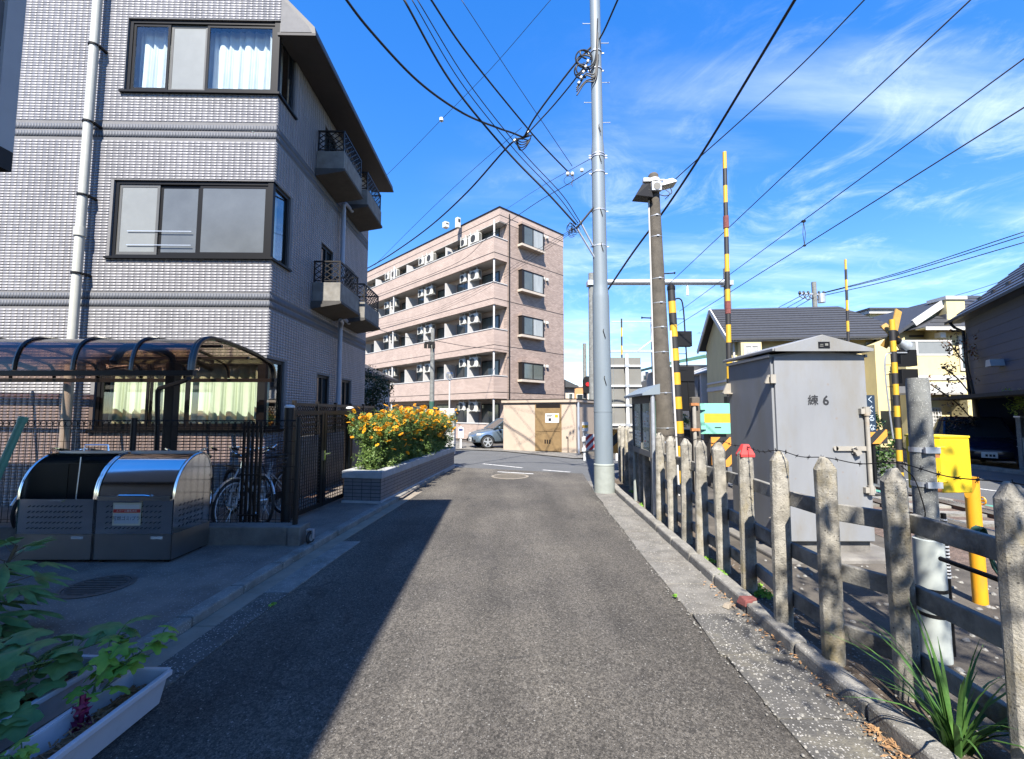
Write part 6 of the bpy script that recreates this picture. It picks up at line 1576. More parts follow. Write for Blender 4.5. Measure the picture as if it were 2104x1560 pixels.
ab_, at_ = Vector((ax, Y + 0.26, z1 + 0.15)), Vector((AT(1489, 313, Y + 0.25).x, Y + 0.26, ZAT(313, Y + 0.26)))
for f in (0.33, 0.68): part('red_band', MB().cyl(ab_.lerp(at_, f), ab_.lerp(at_, f + 0.05), 0.063, 0.061, n=12), 'brick_red', arm)
db = thing('striped_guard_board', 'orange and black diagonal striped board below the gate machine', 'board')
diag_board('board', db, 0.55, 0.62, 0.03, 6, loc=(x0 + 0.02, Y - 0.25, 0.45))
part('leg', MB().box(x0 + 0.05, x0 + 0.09, Y - 0.218, Y - 0.18, -0.02, 1.05), 'black', db); part('leg', MB().box(x0 + 0.48, x0 + 0.52, Y - 0.218, Y - 0.18, -0.02, 1.05), 'black', db)
db2 = thing('striped_marker_post', 'orange and black marker stake right of the guard board', 'post')
striped('stake', (x1 - 0.02, Y - 0.6, -0.02), (x1 - 0.02, Y - 0.6, 1.0), 0.05, 0.12, db2, 0, ms=('orange', 'stripe_black'))
# old post with strapped pipe in front of the machine
wp = AT(1428, 850, 8.3)
ws_ = thing('old_cable_post', 'weathered square post with an orange strapped pipe', 'post', (wp.x, 8.3, 0))
part('post', MB().box(-0.075, 0.075, -0.07, 0.07, -0.05, ZAT(816, 8.3)), 'pole_concrete', ws_, bevel=0.015)
part('pipe', MB().cyl((-0.06, -0.11, 0.0), (-0.06, -0.11, ZAT(835, 8.3)), 0.035, n=10), 'cabinet_trim', ws_, smooth=True)
for z in (1.25, 1.72): part('strap', MB().box(-0.13, 0.02, -0.155, -0.07, z, z + 0.05), 'rust', ws_)
# the warning post with crossed boards, seen from behind
Y = 10.0
ws2 = thing('crossing_warning_post', 'striped warning post with crossed yellow boards and twin lamp hoods', 'crossing signal')
a, b = AT(1849, 960, Y), AT(1832, 657, Y); a = a + (a - b) * (a.z / (b.z - a.z))
striped('mast', a, b, 0.062, 0.245, ws2, 0, 0.058)
part('foot_sleeve', MB().cyl(a, a.lerp(b, 0.36), 0.092, n=14), 'ap_white', ws2) if False else None
c = b + Vector((0.12, 0.12, -0.32))
for ang, ln in ((R(58), 0.78), (R(-42), 0.62), (R(180 - 60), 0.30), (R(180 + 62), 0.34)):
    d = Vector((math.cos(ang), 0.35, math.sin(ang))).normalized()
    part('cross_board', MB().bar(c + d * 0.05, c + d * ln, 0.03, 0.16, up=(-d.z, 0.0, d.x)), 'board_back', ws2)
part('hub', MB().cyl(c - Vector((0, 0.06, 0)), c + Vector((0, 0.05, 0)), 0.09, n=12), 'black', ws2)
for z in (ZAT(735, Y), ZAT(775, Y)):
    lamp_back(ws2, (b.x + 0.36, Y + 0.1, z), 1.05, 1)
    part('lamp_arm', MB().bar((b.x, Y, z - 0.18), (b.x + 0.36, Y, z - 0.18), 0.06, 0.06), 'black', ws2)
zc = ZAT(706, Y)
part('speaker_horn', MB().cyl((b.x + 0.12, Y, zc + 0.05), (b.x + 0.34, Y + 0.05, zc - 0.06), 0.05, 0.13, n=14), 'galv', ws2, smooth=True)
part('speaker_drum', MB().cyl((b.x + 0.05, Y, zc + 0.08), (b.x + 0.13, Y, zc + 0.04), 0.08, n=12), 'black', ws2)
part('ladder_pipe', MB().tube(smooth_path([(b.x + 0.3, Y, ZAT(725, Y)), (b.x - 0.05, Y, ZAT(726, Y)), (b.x - 0.20, Y, ZAT(735, Y)), (b.x - 0.22, Y, ZAT(790, Y)), (b.x - 0.14, Y, 1.0)], 5), 0.016, 6), 'galv', ws2, smooth=True)
for v in (750, 770, 795, 822, 846): part('rung', MB().bar((b.x - 0.2, Y, ZAT(v, Y)), (b.x + 0.02, Y, ZAT(v, Y)), 0.014, 0.014), 'black', ws2)
part('side_plate', MB().box(b.x + 0.16, b.x + 0.44, Y - 0.1, Y - 0.08, ZAT(926, Y), ZAT(911, Y)), 'ap_white', ws2)
# other raised arms farther off
for (u0, v0, u1, v1, Y, r_, lab) in ((1750, 900, 1737, 533, 17.0, 0.06, 'distant raised crossing arm in front of the cream house'), (1279, 880, 1277, 655, 20.0, 0.05, 'distant raised crossing arm above the big sign')):
    t = thing('crossing_gate', lab, 'crossing gate')
    a, b = AT(u0, v0, Y), AT(u1, v1, Y)
    striped('arm', a, b, r_, 0.42, t, 0, r_ * 0.7, 8)
    part('gate_box', MB().box(a.x - 0.3, a.x + 0.3, Y - 0.2, Y + 0.3, 0, a.z), 'mint', t)
# big traffic sign seen from the back
Y = 11.2
sb = thing('road_sign_back', 'back of a large grey road sign on white pipe frame', 'sign')
xa, xb = AT(1232, 800, Y).x, AT(1318, 800, Y).x; zt_, zb_ = ZAT(735, Y), ZAT(882, Y)
for k in range(3):
    xs0, xs1 = xa + (xb - xa) * k / 3, xa + (xb - xa) * (k + 1) / 3
    part('panel', MB().box(xs0 + 0.003, xs1 - 0.003, Y, Y + 0.02, zb_, zt_), 'sign_back', sb)
xm = AT(1287, 800, Y).x
part('pipe_post', MB().cyl((xm, Y - 0.09, -0.02), (xm, Y - 0.09, zt_ + 0.08), 0.045, n=12), 'white_metal', sb, smooth=True)
for f in (0.06, 0.33, 0.60, 0.88):
    z = zb_ + (zt_ - zb_) * f
    part('cross_rail', MB().bar((xa, Y - 0.022, z), (xb, Y - 0.022, z), 0.04, 0.05), 'white_metal', sb)
    part('clamp', MB().box(xm - 0.06, xm + 0.06, Y - 0.14, Y - 0.045, z - 0.035, z + 0.035), 'galv', sb)
# barrier and guard rail at the junction corner
Y = 14.6
gr = thing('guard_rail', 'white guard rail with red and white striped board at the junction', 'guard rail')
xl, xr = AT(1196, 925, Y).x, AT(1275, 925, Y).x
for z in (0.30, 0.62): part('beam', MB().box(xl, xr, Y, Y + 0.06, z, z + 0.16 if z > 0.5 else z + 0.12), 'white_metal', gr, bevel=0.015)
for x in (xl + 0.1, (xl + xr) / 2, xr - 0.1): part('post', MB().cyl((x, Y + 0.1, -0.02), (x, Y + 0.1, 0.8), 0.05, n=10), 'white_metal', gr)
diag_board('striped_board', gr, 0.55, 0.52, 0.02, 9, ('white_metal', 'ink_red'), (AT(1203, 900, Y).x, Y - 0.08, 0.36))
ob = thing('orange_corner_board', 'orange board with black diagonal behind the old fence posts', 'board')
diag_board('board', ob, 0.7, 0.75, 0.03, 5, loc=(AT(1258, 880, 12.4).x, 12.4, 0.45))
part('post', MB().box(AT(1270, 880, 12.4).x, AT(1270, 880, 12.4).x + 0.06, 12.44, 12.5, -0.02, 1.3), 'galv', ob)
# vertical no-ducking sign and a second orange striped board right of the cabinet
Y = 9.0
vs = thing('vertical_sign', 'narrow navy sign with white vertical lettering right of the cabinet', 'sign')
xs_ = AT(1791, 850, Y).x
part('plate', MB().box(xs_ - 0.10, xs_ + 0.08, Y, Y + 0.02, ZAT(888, Y), ZAT(812, Y)), 'sign_navy', vs)
part('post', MB().cyl((xs_ - 0.07, Y + 0.05, -0.02), (xs_ - 0.07, Y + 0.05, ZAT(806, Y)), 0.025, n=10), 'galv', vs)
for i, ch in enumerate('くぐるな'): text_mesh('lettering', ch, 0.15, 'paper_blue', vs, (xs_ - 0.01, Y - 0.003, ZAT(822 + i * 19, Y)), (math.pi / 2, 0, 0), bold=0.001)
ob2 = thing('orange_guard_end', 'orange and black guard end beside the vertical sign', 'board')
diag_board('board', ob2, 0.36, 0.30, 0.03, 4, loc=(AT(1789, 900, 9.4).x, 9.4, ZAT(912, 9.4)))
part('post', MB().box(AT(1796, 900, 9.4).x, AT(1796, 900, 9.4).x + 0.05, 9.44, 9.5, -0.02, 1.0), 'black', ob2)
# hedge behind the warning post
hd = thing('roadside_shrub', 'dark green shrub behind the striped warning post', 'shrub', (8.9, 11.2, 0))
r = random.Random(4); cen = [(r.uniform(-0.55, 0.5), r.uniform(-0.5, 0.5), r.uniform(0.15, 1.45)) for _ in range(46)]
part('stems', MB().tube([(0, 0, 0), (0.05, 0, 0.6), (-0.1, 0.1, 1.2)], 0.03, 5).tube([(0, 0, 0), (-0.2, 0.1, 0.5), (-0.35, 0, 1.1)], 0.025, 5), 'bark', hd)
leaf_cloud('crown', 'leaf_hedge', cen, 40, 0.22, 0.10, hd, seed=3, aspect=0.6)
# ------------------------------------------------------------------ overhead line structures
Y = 24.0
cm = thing('catenary_portal', 'grey beam on two masts spanning the railway', 'catenary portal')
bz = ZAT(580, Y)
xl, xr = AT(1217, 700, Y).x, AT(1498, 700, Y).x
part('beam', MB().cyl((xl, Y, bz), (xr, Y, bz), 0.165, n=16), 'galv', cm, smooth=True)
for x, vt, m in ((xl, 562, 'pole_grey'), (xr, 552, 'ap_white')):
    ms_ = part('mast', MB().lathe([(0.24, -0.05), (0.17, ZAT(vt, Y))], 20, (x, Y, 0)), 'pole_grey', cm, smooth=True)
    part('clamp', MB().box(x - 0.25, x + 0.25, Y - 0.26, Y + 0.26, bz - 0.22, bz + 0.05), 'galv', ms_)
for u in (1340, 1412): 
    x = AT(u, 580, Y).x; part('dropper', MB().cyl((x, Y, bz), (x, Y, bz - 0.4), 0.05, n=8).cyl((x, Y, bz - 0.4), (x, Y, bz - 0.75), 0.07, n=8), 'insulator', cm)
part('registration_arm', MB().tube([(AT(1345, 600, Y).x, Y, bz - 0.3), (AT(1338, 690, Y).x, Y, ZAT(700, Y)), (AT(1310, 715, Y).x, Y, ZAT(722, Y))], 0.03, 6), 'galv', cm)
Y = 33.0
m2 = thing('signal_mast', 'slim mast with red railway signal beyond the utility pole', 'railway signal')
x = AT(1202, 800, Y).x
part('mast', MB().lathe([(0.17, 0), (0.13, ZAT(706, Y))], 12, (x, Y, 0)), 'pole_grey', m2, smooth=True)
for k in range(14): part('ladder_rung', MB().bar((x + 0.2, Y - 0.2, 0.6 + k * 0.4), (x + 0.5, Y - 0.2, 0.6 + k * 0.4), 0.03, 0.03), 'galv', m2)
part('ladder', MB().box(x + 0.18, x + 0.22, Y - 0.22, Y - 0.18, 0, 6.2).box(x + 0.48, x + 0.52, Y - 0.22, Y - 0.18, 0, 6.2), 'galv', m2)
zs = ZAT(792, Y); hd2 = part('signal_head', MB().prism([(x + 0.12 + 0.36 * math.cos(t), zs + (0.30 if math.sin(t) > 0 else -0.30) + 0.36 * math.sin(t)) for t in [k * math.pi / 8 for k in range(16)]], Y - 0.5, Y - 0.35, 'y'), 'black', m2)
part('lens', MB().cyl((x + 0.12, Y - 0.56, zs + 0.05), (x + 0.12, Y - 0.51, zs + 0.05), 0.16, n=12), 'red_lamp', hd2)
p3 = thing('far_portal', 'distant lower gantry across the railway', 'catenary portal')
Y = 44.0
part('beam', MB().bar((AT(1240, 720, Y).x, Y, ZAT(722, Y)), (AT(1345, 720, Y).x, Y, ZAT(722, Y)), 0.25, 0.25), 'galv', p3)
for u in (1246, 1343): part('mast', MB().cyl((AT(u, 720, Y).x, Y, 0), (AT(u, 720, Y).x, Y, ZAT(702, Y)), 0.2, n=10), 'pole_grey', p3)
part('upper_beam', MB().bar((AT(1256, 661, Y).x, Y, ZAT(661, Y)), (AT(1343, 661, Y).x, Y, ZAT(661, Y)), 0.12, 0.12), 'galv', p3)
part('mast', MB().cyl((AT(1342, 661, Y).x, Y + 0.4, 0), (AT(1342, 661, Y).x, Y + 0.4, ZAT(648, Y)), 0.16, n=10), 'galv', p3)
# ------------------------------------------------------------------ pink-brown apartment block
ARZ = math.atan2(0.699, 0.715); AO = Vector((-1.03, 24.5, 0))
apb = thing('apartment_block', 'five storey pink brown tiled apartment block with long open balconies', 'building', AO, ARZ)
ami = Matrix.Translation(AO) @ Matrix.Rotation(ARZ, 4, 'Z'); ami.invert()
def end_s(px, py, y=0.0):
    d = ami.to_3x3() @ ray(px, py); o = ami @ Vector((0, 0, CAM_H)); t = (y - o.y) / d.y
    return o.x + d.x * t, o.z + d.z * t
AL = 24.0; WX = 1.05; EW = end_s(1158, 640)[0]; ATOP = 13.35
TOPK = [ZAT(772, 24.5) + 2.68 * k for k in range(4)]      # tops of the four parapets
BH = 1.28
sw = part('end_wall', MB().box(WX, EW, 0.0, 0.3, 0, ATOP), 'ap_brick_end', apb)
lw_ = part('balcony_wall', MB().box(WX, WX + 0.25, 0.3, AL, 0, ATOP - 0.3), 'ap_brick_long', apb)
part('rear_mass', MB().box(WX + 0.25, EW - 0.15, 0.3, AL, 0, ATOP - 0.1), 'ap_brick_end', apb)
part('rear_stair', MB().box(EW, EW + 0.35, 0.9, AL * 0.6, 0, ATOP - 0.8), 'grey_wall', apb)
rf = part('roof_band', MB().box(0.42, EW + 0.02, -0.015, 0.31, ATOP - 0.62, ATOP + 0.18).box(0.42, 0.7, 0.31, AL, ATOP - 0.62, ATOP + 0.18), 'ap_brick_long', apb)
part('roof_coping', MB().box(0.38, EW + 0.05, -0.05, 0.33, ATOP + 0.182, ATOP + 0.25).box(0.38, 0.72, 0.33, AL, ATOP + 0.182, ATOP + 0.25), 'frame_bronze', rf)
part('roof_soffit', MB().box(0.42, WX, 0.0, AL, ATOP - 0.66, ATOP - 0.622), 'soffit', rf)
part('floor_line', MB().box(0.40, EW, -0.02, -0.016, ATOP - 0.28, ATOP - 0.25).box(0.415, 0.4195, -0.016, AL, ATOP - 0.28, ATOP - 0.25), 'frame_bronze', rf)
for k, zt in enumerate(TOPK):
    zb = zt - BH
    b = part('balcony', MB().box(0.0, 0.14, 0.0, AL, zb, zt).box(0.14, WX, 0.0, 0.14, zb, zt), 'ap_brick_long', apb)
    part('coping', MB().box(-0.03, 0.17, -0.03, AL, zt + 0.002, zt + 0.05).box(0.17, WX, -0.03, 0.17, zt + 0.002, zt + 0.05), 'ap_white', b)
    part('soffit', MB().box(0.14, WX, 0.14, AL, zb, zb + 0.15), 'soffit', b)
    part('floor_line', MB().box(-0.004, -0.001, 0, AL, zb + 0.34, zb + 0.375).box(-0.004, WX, -0.004, -0.001, zb + 0.34, zb + 0.375), 'frame_bronze', b)
    part('floor_line', MB().box(WX, EW, -0.010, -0.002, zb + 0.345, zb + 0.37), 'frame_bronze', sw)
part('low_wall', MB().box(0.0, 0.15, 0.6, AL, 0, 0.92), 'ap_brick_long', apb)
part('low_coping', MB().box(-0.03, 0.18, 0.6, AL, 0.922, 0.98), 'ap_white', apb)
part('rain_pipe', MB().cyl((WX + 0.12, -0.06, 0.2), (WX + 0.12, -0.06, ATOP), 0.035, n=8), 'frame_bronze', apb)
floors_top = [TOPK[0] - BH] + [t - BH for t in TOPK[1:]] + [ATOP - 0.64]
floors_bot = [0.92] + TOPK
names_f = ['ground floor', 'second floor', 'third floor', 'fourth floor', 'top floor']
# corner columns
for k in range(5):
    z0 = floors_bot[k] + 0.05 if k else 0.0; z1 = floors_top[k]
    for y in (0.10, 11.5): part('column', MB().cyl((0.10, y, z0), (0.10, y, z1), 0.055, n=10), 'ap_white', apb)
    for y in (2.55, 7.4, 12.2, 17.0, 21.8):
        part('partition', MB().box(0.16, WX - 0.01, y - 0.02, y + 0.02, z0, z0 + (z1 - z0) * 0.78), 'ap_white', apb)
        part('partition', MB().box(0.16, WX - 0.01, y + 2.38, y + 2.42, z0, z0 + (z1 - z0) * 0.72), 'ap_white', apb)
    for y in (0.65, 3.2, 5.45, 8.0, 10.3, 12.9, 15.2, 17.8):
        zf = TOPK[k - 1] - 0.95 if k else 0.1
        w_ = part('balcony_window', MB().box(WX - 0.05, WX - 0.002, y, y + 1.55, zf + 0.15, zf + 2.0), 'frame_bronze', apb)
        for q in (0.05, 0.79): part('pane', MB().box(WX - 0.058, WX - 0.0505, y + q, y + q + 0.70, zf + 0.2, zf + 1.93), 'pane_ap', w_)
# outdoor units hung under each balcony ceiling
def ac_unit(label, loc, rz, small=False):
    t = thing('outdoor_unit', label, 'air conditioner', loc, rz, 'air conditioners hung on the apartment balconies')
    w, d, h_ = (0.30, 0.80, 0.58) if not small else (0.26, 0.62, 0.50)
    part('casing', MB().box(-w / 2, w / 2, -d / 2, d / 2, -h_, 0), 'ac_white', t, bevel=0.02)
    part('fan_grille', MB().cyl((-w / 2 - 0.012, 0.10, -h_ / 2), (-w / 2 - 0.002, 0.10, -h_ / 2), h_ * 0.40, n=18), 'grille_dark', t)
    part('fan_grille', MB().box(-w / 2 + 0.05, w / 2 - 0.05, -d / 2 - 0.010, -d / 2 - 0.002, -h_ + 0.06, -0.06), 'sign_back', t)
    part('bracket', MB().box(-w / 2 - 0.03, w / 2 + 0.03, -d / 2 + 0.05, -d / 2 + 0.09, -h_ - 0.03, -h_ - 0.002).box(-w / 2 - 0.03, w / 2 + 0.03, d / 2 - 0.09, d / 2 - 0.05, -h_ - 0.03, -h_ - 0.002).box(-w / 2 - 0.03, -w / 2 - 0.014, -d / 2 + 0.05, -d / 2 + 0.09, -h_, 0.14).box(-w / 2 - 0.03, -w / 2 - 0.014, d / 2 - 0.09, d / 2 - 0.05, -h_, 0.14), 'ac_white', t)
    return t
am = Matrix.Translation(AO) @ Matrix.Rotation(ARZ, 4, 'Z')
ords = ['nearest the corner', 'second from the corner', 'third from the corner', 'fourth from the corner', 'fifth from the corner', 'sixth from the corner']
for k in range(5):
    for j, (y, sm) in enumerate(((2.15, False), (3.25, True), (7.0, False), (8.1, True), (11.9, False), (13.0, True))):
        if k == 0 and j > 1: continue
        p = am @ Vector((0.42, y, floors_top[k] - 0.14))
        ac_unit('outdoor air conditioner on the %s balcony, %s' % (names_f[k], ords[j]), p, ARZ, sm)
# bay windows on the end wall
for k, (va, vb) in enumerate(((744, 779), (648, 686), (553, 592), (460, 498))):
    xa, zt = end_s(1073, va, -0.32); xb, _ = end_s(1117, va, -0.32); zb = end_s(1068, vb, -0.32)[1]
    bw_ = part('bay_window', MB().box(xa, xb, -0.32, -0.002, zb, zb + 0.06).box(xa, xb, -0.32, -0.002, zt - 0.06, zt).box(xa, xa + 0.06, -0.32, -0.002, zb + 0.06, zt - 0.06).box(xb - 0.06, xb, -0.32, -0.002, zb + 0.06, zt - 0.06).box((xa + xb) / 2 - 0.03, (xa + xb) / 2 + 0.03, -0.315, -0.28, zb + 0.06, zt - 0.06).box(xa + 0.06, xa + 0.20, -0.31, -0.28, zb + 0.06, zt - 0.06), 'frame_bronze', sw)
    part('pane', MB().box(xa + 0.20, (xa + xb) / 2 - 0.03, -0.30, -0.29, zb + 0.06, zt - 0.06), 'pane_ap', bw_)
    part('pane', MB().box((xa + xb) / 2 + 0.03, xb - 0.06, -0.30, -0.29, zb + 0.06, zt - 0.06), 'pane_ap_curtain' if k else 'pane_ap', bw_)
    part('sill', MB().box(xa - 0.08, xb + 0.08, -0.38, -0.002, zb - 0.14, zb - 0.002), 'beige_wall', bw_)
    part('head', MB().box(xa - 0.05, xb + 0.05, -0.34, -0.002, zt + 0.002, zt + 0.14), 'ap_brick_end', bw_)
    for dx in (0.28, 0.62):
        x = xb + dx; z = zt - 0.05
        part('vent_hood', MB().prism([(x - 0.09, z - 0.1), (x + 0.09, z - 0.1), (x + 0.09, z + 0.08), (x - 0.09, z + 0.08)], -0.14, -0.002, 'y'), 'ac_white', sw, bevel=0.03)
# roof plant
for (u, v, h_, w_) in ((941, 452, 0.30, 0.13), (916, 462, 0.02, 0.16), (1113, 447, 0.15, 0.16)):
    p = AT(u, v, 27.0)
    t = thing('roof_unit', {941: 'tall white box on the apartment roof edge', 916: 'small white unit on the apartment roof edge', 1113: 'grey box on the roof above the bay windows'}[u], 'roof unit', (p.x, 27.0 if u < 1000 else 28.5, ATOP - 0.1), ARZ)
    part('cabinet_box', MB().box(-w_, w_, -w_, w_, 0, h_ + 0.35), 'ac_white', t, bevel=0.02)
    part('grille', MB().box(-w_ * 0.6, w_ * 0.6, -w_ - 0.012, -w_ - 0.002, h_ * 0.5 + 0.2, h_ + 0.25), 'grille_dark', t)
# ------------------------------------------------------------------ cream pump house
sA, sB = G(1034, 925), G(1184, 932)
sd_ = (sB - sA); SL = sd_.length; srz = math.atan2(sd_.y, sd_.x)
shd = thing('pump_house', 'small cream rendered hut with brown metal doors', 'hut', (sA.x, sA.y, 0), srz)
part('walls', MB().box(0, SL, 0, 2.4, 0, 1.98), 'shed_cream', shd, bevel=0.01)
part('roof_slab', MB().box(-0.06, SL + 0.06, -0.08, 2.5, 1.985, 2.10), 'shed_cream', shd, bevel=0.01)
part('roof_edge', MB().box(-0.07, SL + 0.07, -0.09, 2.51, 2.102, 2.13), 'frame_bronze', shd)
dx0, dx1 = SL * 0.475, SL * 0.80
dr = part('door_frame', MB().box(dx0 - 0.05, dx1 + 0.05, -0.012, 0.004, 0.03, 1.93), 'shed_door', shd)
part('upper_door', MB().box(dx0, dx1, -0.035, -0.014, 0.83, 1.75), 'shed_door', dr, bevel=0.006)
part('lower_door', MB().box(dx0, dx1, -0.035, -0.014, 0.05, 0.815), 'shed_door', dr, bevel=0.006)
part('lintel_gap', MB().box(dx0, dx1, -0.02, -0.013, 1.77, 1.92), 'frame_bronze', dr)
for i in range(3): part('vent', MB().box(dx0 + 0.38 + i * 0.10, dx0 + 0.44 + i * 0.10, -0.04, -0.0355, 0.34, 0.50), 'frame_bronze', dr)
nt_ = thing('hut_notice', 'white notice on the brown hut door', 'notice', (sA.x, sA.y, 0), srz)
part('sheet', MB().box(dx0 + 0.42, dx1 - 0.04, -0.042, -0.037, 1.18, 1.55), 'paper', nt_)
part('print', MB().box(dx0 + 0.47, dx0 + 0.72, -0.044, -0.0425, 1.46, 1.49).box(dx0 + 0.56, dx0 + 0.68, -0.044, -0.0425, 1.24, 1.36).box(dx0 + 0.47, dx0 + 0.70, -0.044, -0.0425, 1.41, 1.43), 'ink', nt_)
part('yellow_print', MB().box(dx1 - 0.22, dx1 - 0.08, -0.044, -0.0425, 1.38, 1.5), 'yellow', nt_)
part('tap_pipe', MB().tube([(SL * 0.90, -0.03, 0.05), (SL * 0.90, -0.03, 0.62), (SL * 0.88, -0.06, 0.66)], 0.02, 6), 'iron', shd)
part('drain_pipe', MB().cyl((SL + 0.06, 0.12, 0), (SL + 0.06, 0.12, 1.98), 0.045, n=8), 'pipe_blue', shd)
# yellow-white small sign on the hut's far corner
sgn = thing('small_yellow_sign', 'small white and yellow sign beside the hut', 'sign')
q = AT(1202, 877, 16.2)
part('plate', MB().box(q.x - 0.11, q.x + 0.12, 16.2, 16.22, q.z - 0.16, q.z + 0.17), 'paper', sgn); part('band', MB().box(q.x - 0.10, q.x + 0.11, 16.194, 16.199, q.z - 0.04, q.z + 0.06), 'yellow', sgn)
part('post', MB().cyl((q.x - 0.05, 16.26, 0), (q.x - 0.05, 16.26, q.z + 0.1), 0.025, n=8), 'galv', sgn)
# ------------------------------------------------------------------ cars
def car(name, label, loc, rz, paint, L=3.4, Wd=1.48, H=1.28, plate='ナ 12-34'):
    t = thing(name, label, 'car', loc, rz)
    # body: cross-sections along x (front +)
    def sec(x, w, zl, zs, zt_):       # half width, floor, shoulder, top of the lower body
        return [(x, w * 0.86, zl), (x, w * 0.98, zl + 0.10), (x, w, (zl + zs) / 2), (x, w * 0.97, zs), (x, w * 0.80, zt_), (x, 0, zt_ + 0.02)]
    S = [(-L/2, Wd*0.36, 0.34, 0.62, 0.68), (-L/2 + 0.10, Wd*0.45, 0.24, 0.76, 0.86), (-L/2 + 0.5, Wd*0.495, 0.20, 0.82, 0.92), (-0.4, Wd*0.5, 0.19, 0.82, 0.90), (0.45, Wd*0.5, 0.19, 0.80, 0.87), (L/2 - 0.75, Wd*0.495, 0.20, 0.74, 0.82), (L/2 - 0.32, Wd*0.47, 0.20, 0.66, 0.73), (L/2 - 0.08, Wd*0.40, 0.22, 0.54, 0.62), (L/2, Wd*0.30, 0.28, 0.46, 0.52)]
    mb = MB(); rows = []
    for s in S:
        h = sec(*s); full = h + [(x, -y, z) for x, y, z in reversed(h[:-1])]; rows.append(len(mb.v)); mb.v += full
    m = 11
    for a, b in zip(rows, rows[1:]):
        for i in range(m - 1): mb.f.append((a + i, a + i + 1, b + i + 1, b + i))
        mb.f.append((a + m - 1, a, b, b + m - 1))
    mb.f += [tuple(range(rows[0], rows[0] + m)), tuple(range(rows[-1] + m - 1, rows[-1] - 1, -1))]
    body = part('body', mb, paint, t, smooth=True)
    sub = body.modifiers.new('sub', 'SUBSURF'); sub.levels = 2; sub.render_levels = 2
    # greenhouse
    g = MB(); prof = [(-L*0.40, 0.86), (-L*0.27, H - 0.06), (-L*0.08, H), (L*0.06, H - 0.02), (L*0.24, 0.84)]
    for x, z in prof:
        wt = Wd * (0.44 if z < 0.95 else 0.36); g.v += [(x, wt, z), (x, -wt, z)]
    k = len(prof)
    for i in range(k - 1): g.f.append((2*i, 2*i+1, 2*i+3, 2*i+2))
    g.f += [tuple(2*i for i in range(k)), tuple(2*i+1 for i in reversed(range(k))), (0, 2*k-2, 2*k-1, 1)]
    part('glasshouse', g, 'pane_dark', t, bevel=0.03)
    part('roof', MB().prism([(-L*0.26, -Wd*0.355), (L*0.055, -Wd*0.355), (L*0.055, Wd*0.355), (-L*0.26, Wd*0.355)], H - 0.02, H + 0.02), paint, t, bevel=0.02)
    for s in (-1, 1):
        part('pillar', MB().bar((L*0.055, s*Wd*0.36, H - 0.01), (L*0.24, s*Wd*0.445, 0.83), 0.05, 0.05), paint, t)
        part('pillar', MB().bar((-L*0.10, s*Wd*0.365, H - 0.02), (-L*0.12, s*Wd*0.45, 0.84), 0.05, 0.06), paint, t)
        part('mirror', MB().cbox((L*0.17, s*(Wd*0.5 + 0.07), 0.90), (0.10, 0.16, 0.10)), paint, t, bevel=0.02)
        part('headlight', MB().cbox((L/2 - 0.26, s*Wd*0.375, 0.60), (0.22, 0.20, 0.10), s*R(-28)), 'light_lens', t, bevel=0.025)
        part('fog_recess', MB().cbox((L/2 - 0.06, s*Wd*0.33, 0.33), (0.08, 0.16, 0.12), s*R(-20)), 'black', t, bevel=0.01)
        part('door_line', MB().box(L*0.14, L*0.145, s*(Wd*0.5) - 0.004, s*(Wd*0.5) + 0.003, 0.28, 0.80), 'black', t)
        for x in (-L*0.325, L*0.325):
            tyre = part('wheel', MB().cyl((x, s*(Wd/2 - 0.16), 0.27), (x, s*(Wd/2 + 0.006), 0.27), 0.275, n=28), 'rubber', t, smooth=True, bevel=0.02)
            part('rim', MB().cyl((x, s*(Wd/2 + 0.008), 0.27), (x, s*(Wd/2 + 0.012), 0.27), 0.195, n=24), 'grille_dark', tyre)
            for q in range(5):
                a = q * 2 * math.pi / 5 + 0.3; part('spoke', MB().bar((x, s*(Wd/2 + 0.018), 0.27), (x + 0.19*math.cos(a), s*(Wd/2 + 0.014), 0.27 + 0.19*math.sin(a)), 0.012, 0.06, up=(-math.sin(a), 0, math.cos(a))), 'alu', tyre)
            part('rim_ring', MB().tube([(x + 0.195*math.cos(a), s*(Wd/2 + 0.012), 0.27 + 0.195*math.sin(a)) for a in [j*math.pi/12 for j in range(24)]], 0.012, 5, closed=True), 'alu', tyre)
            part('wheel_arch', MB().tube([(x + 0.31*math.cos(a), s*(Wd/2 - 0.02), 0.27 + 0.31*math.sin(a)) for a in [j*math.pi/14 for j in range(15)]], 0.026, 6), 'black', t)
    part('grille', MB().cbox((L/2 - 0.035, 0, 0.40), (0.05, Wd*0.56, 0.17)), 'black', t, bevel=0.02)
    pl = part('number_plate', MB().cbox((L/2 + 0.0, 0, 0.375), (0.02, 0.33, 0.165)), 'paper', t)
    part('digits', MB().cbox((L/2 + 0.012, -0.06, 0.36), (0.003, 0.05, 0.07)).cbox((L/2 + 0.012, 0.02, 0.36), (0.003, 0.05, 0.07)).cbox((L/2 + 0.012, 0.09, 0.36), (0.003, 0.05, 0.07)), 'ink', pl)
    part('sill_trim', MB().box(-L*0.22, L*0.22, -Wd*0.5 - 0.002, Wd*0.5 + 0.002, 0.19, 0.24), 'black', t)
    return t
car('parked_car', 'silver blue small car half hidden behind the cream hut', (-0.30, 20.35, 0.02), math.atan2(-0.37, -0.93), 'car_silver')
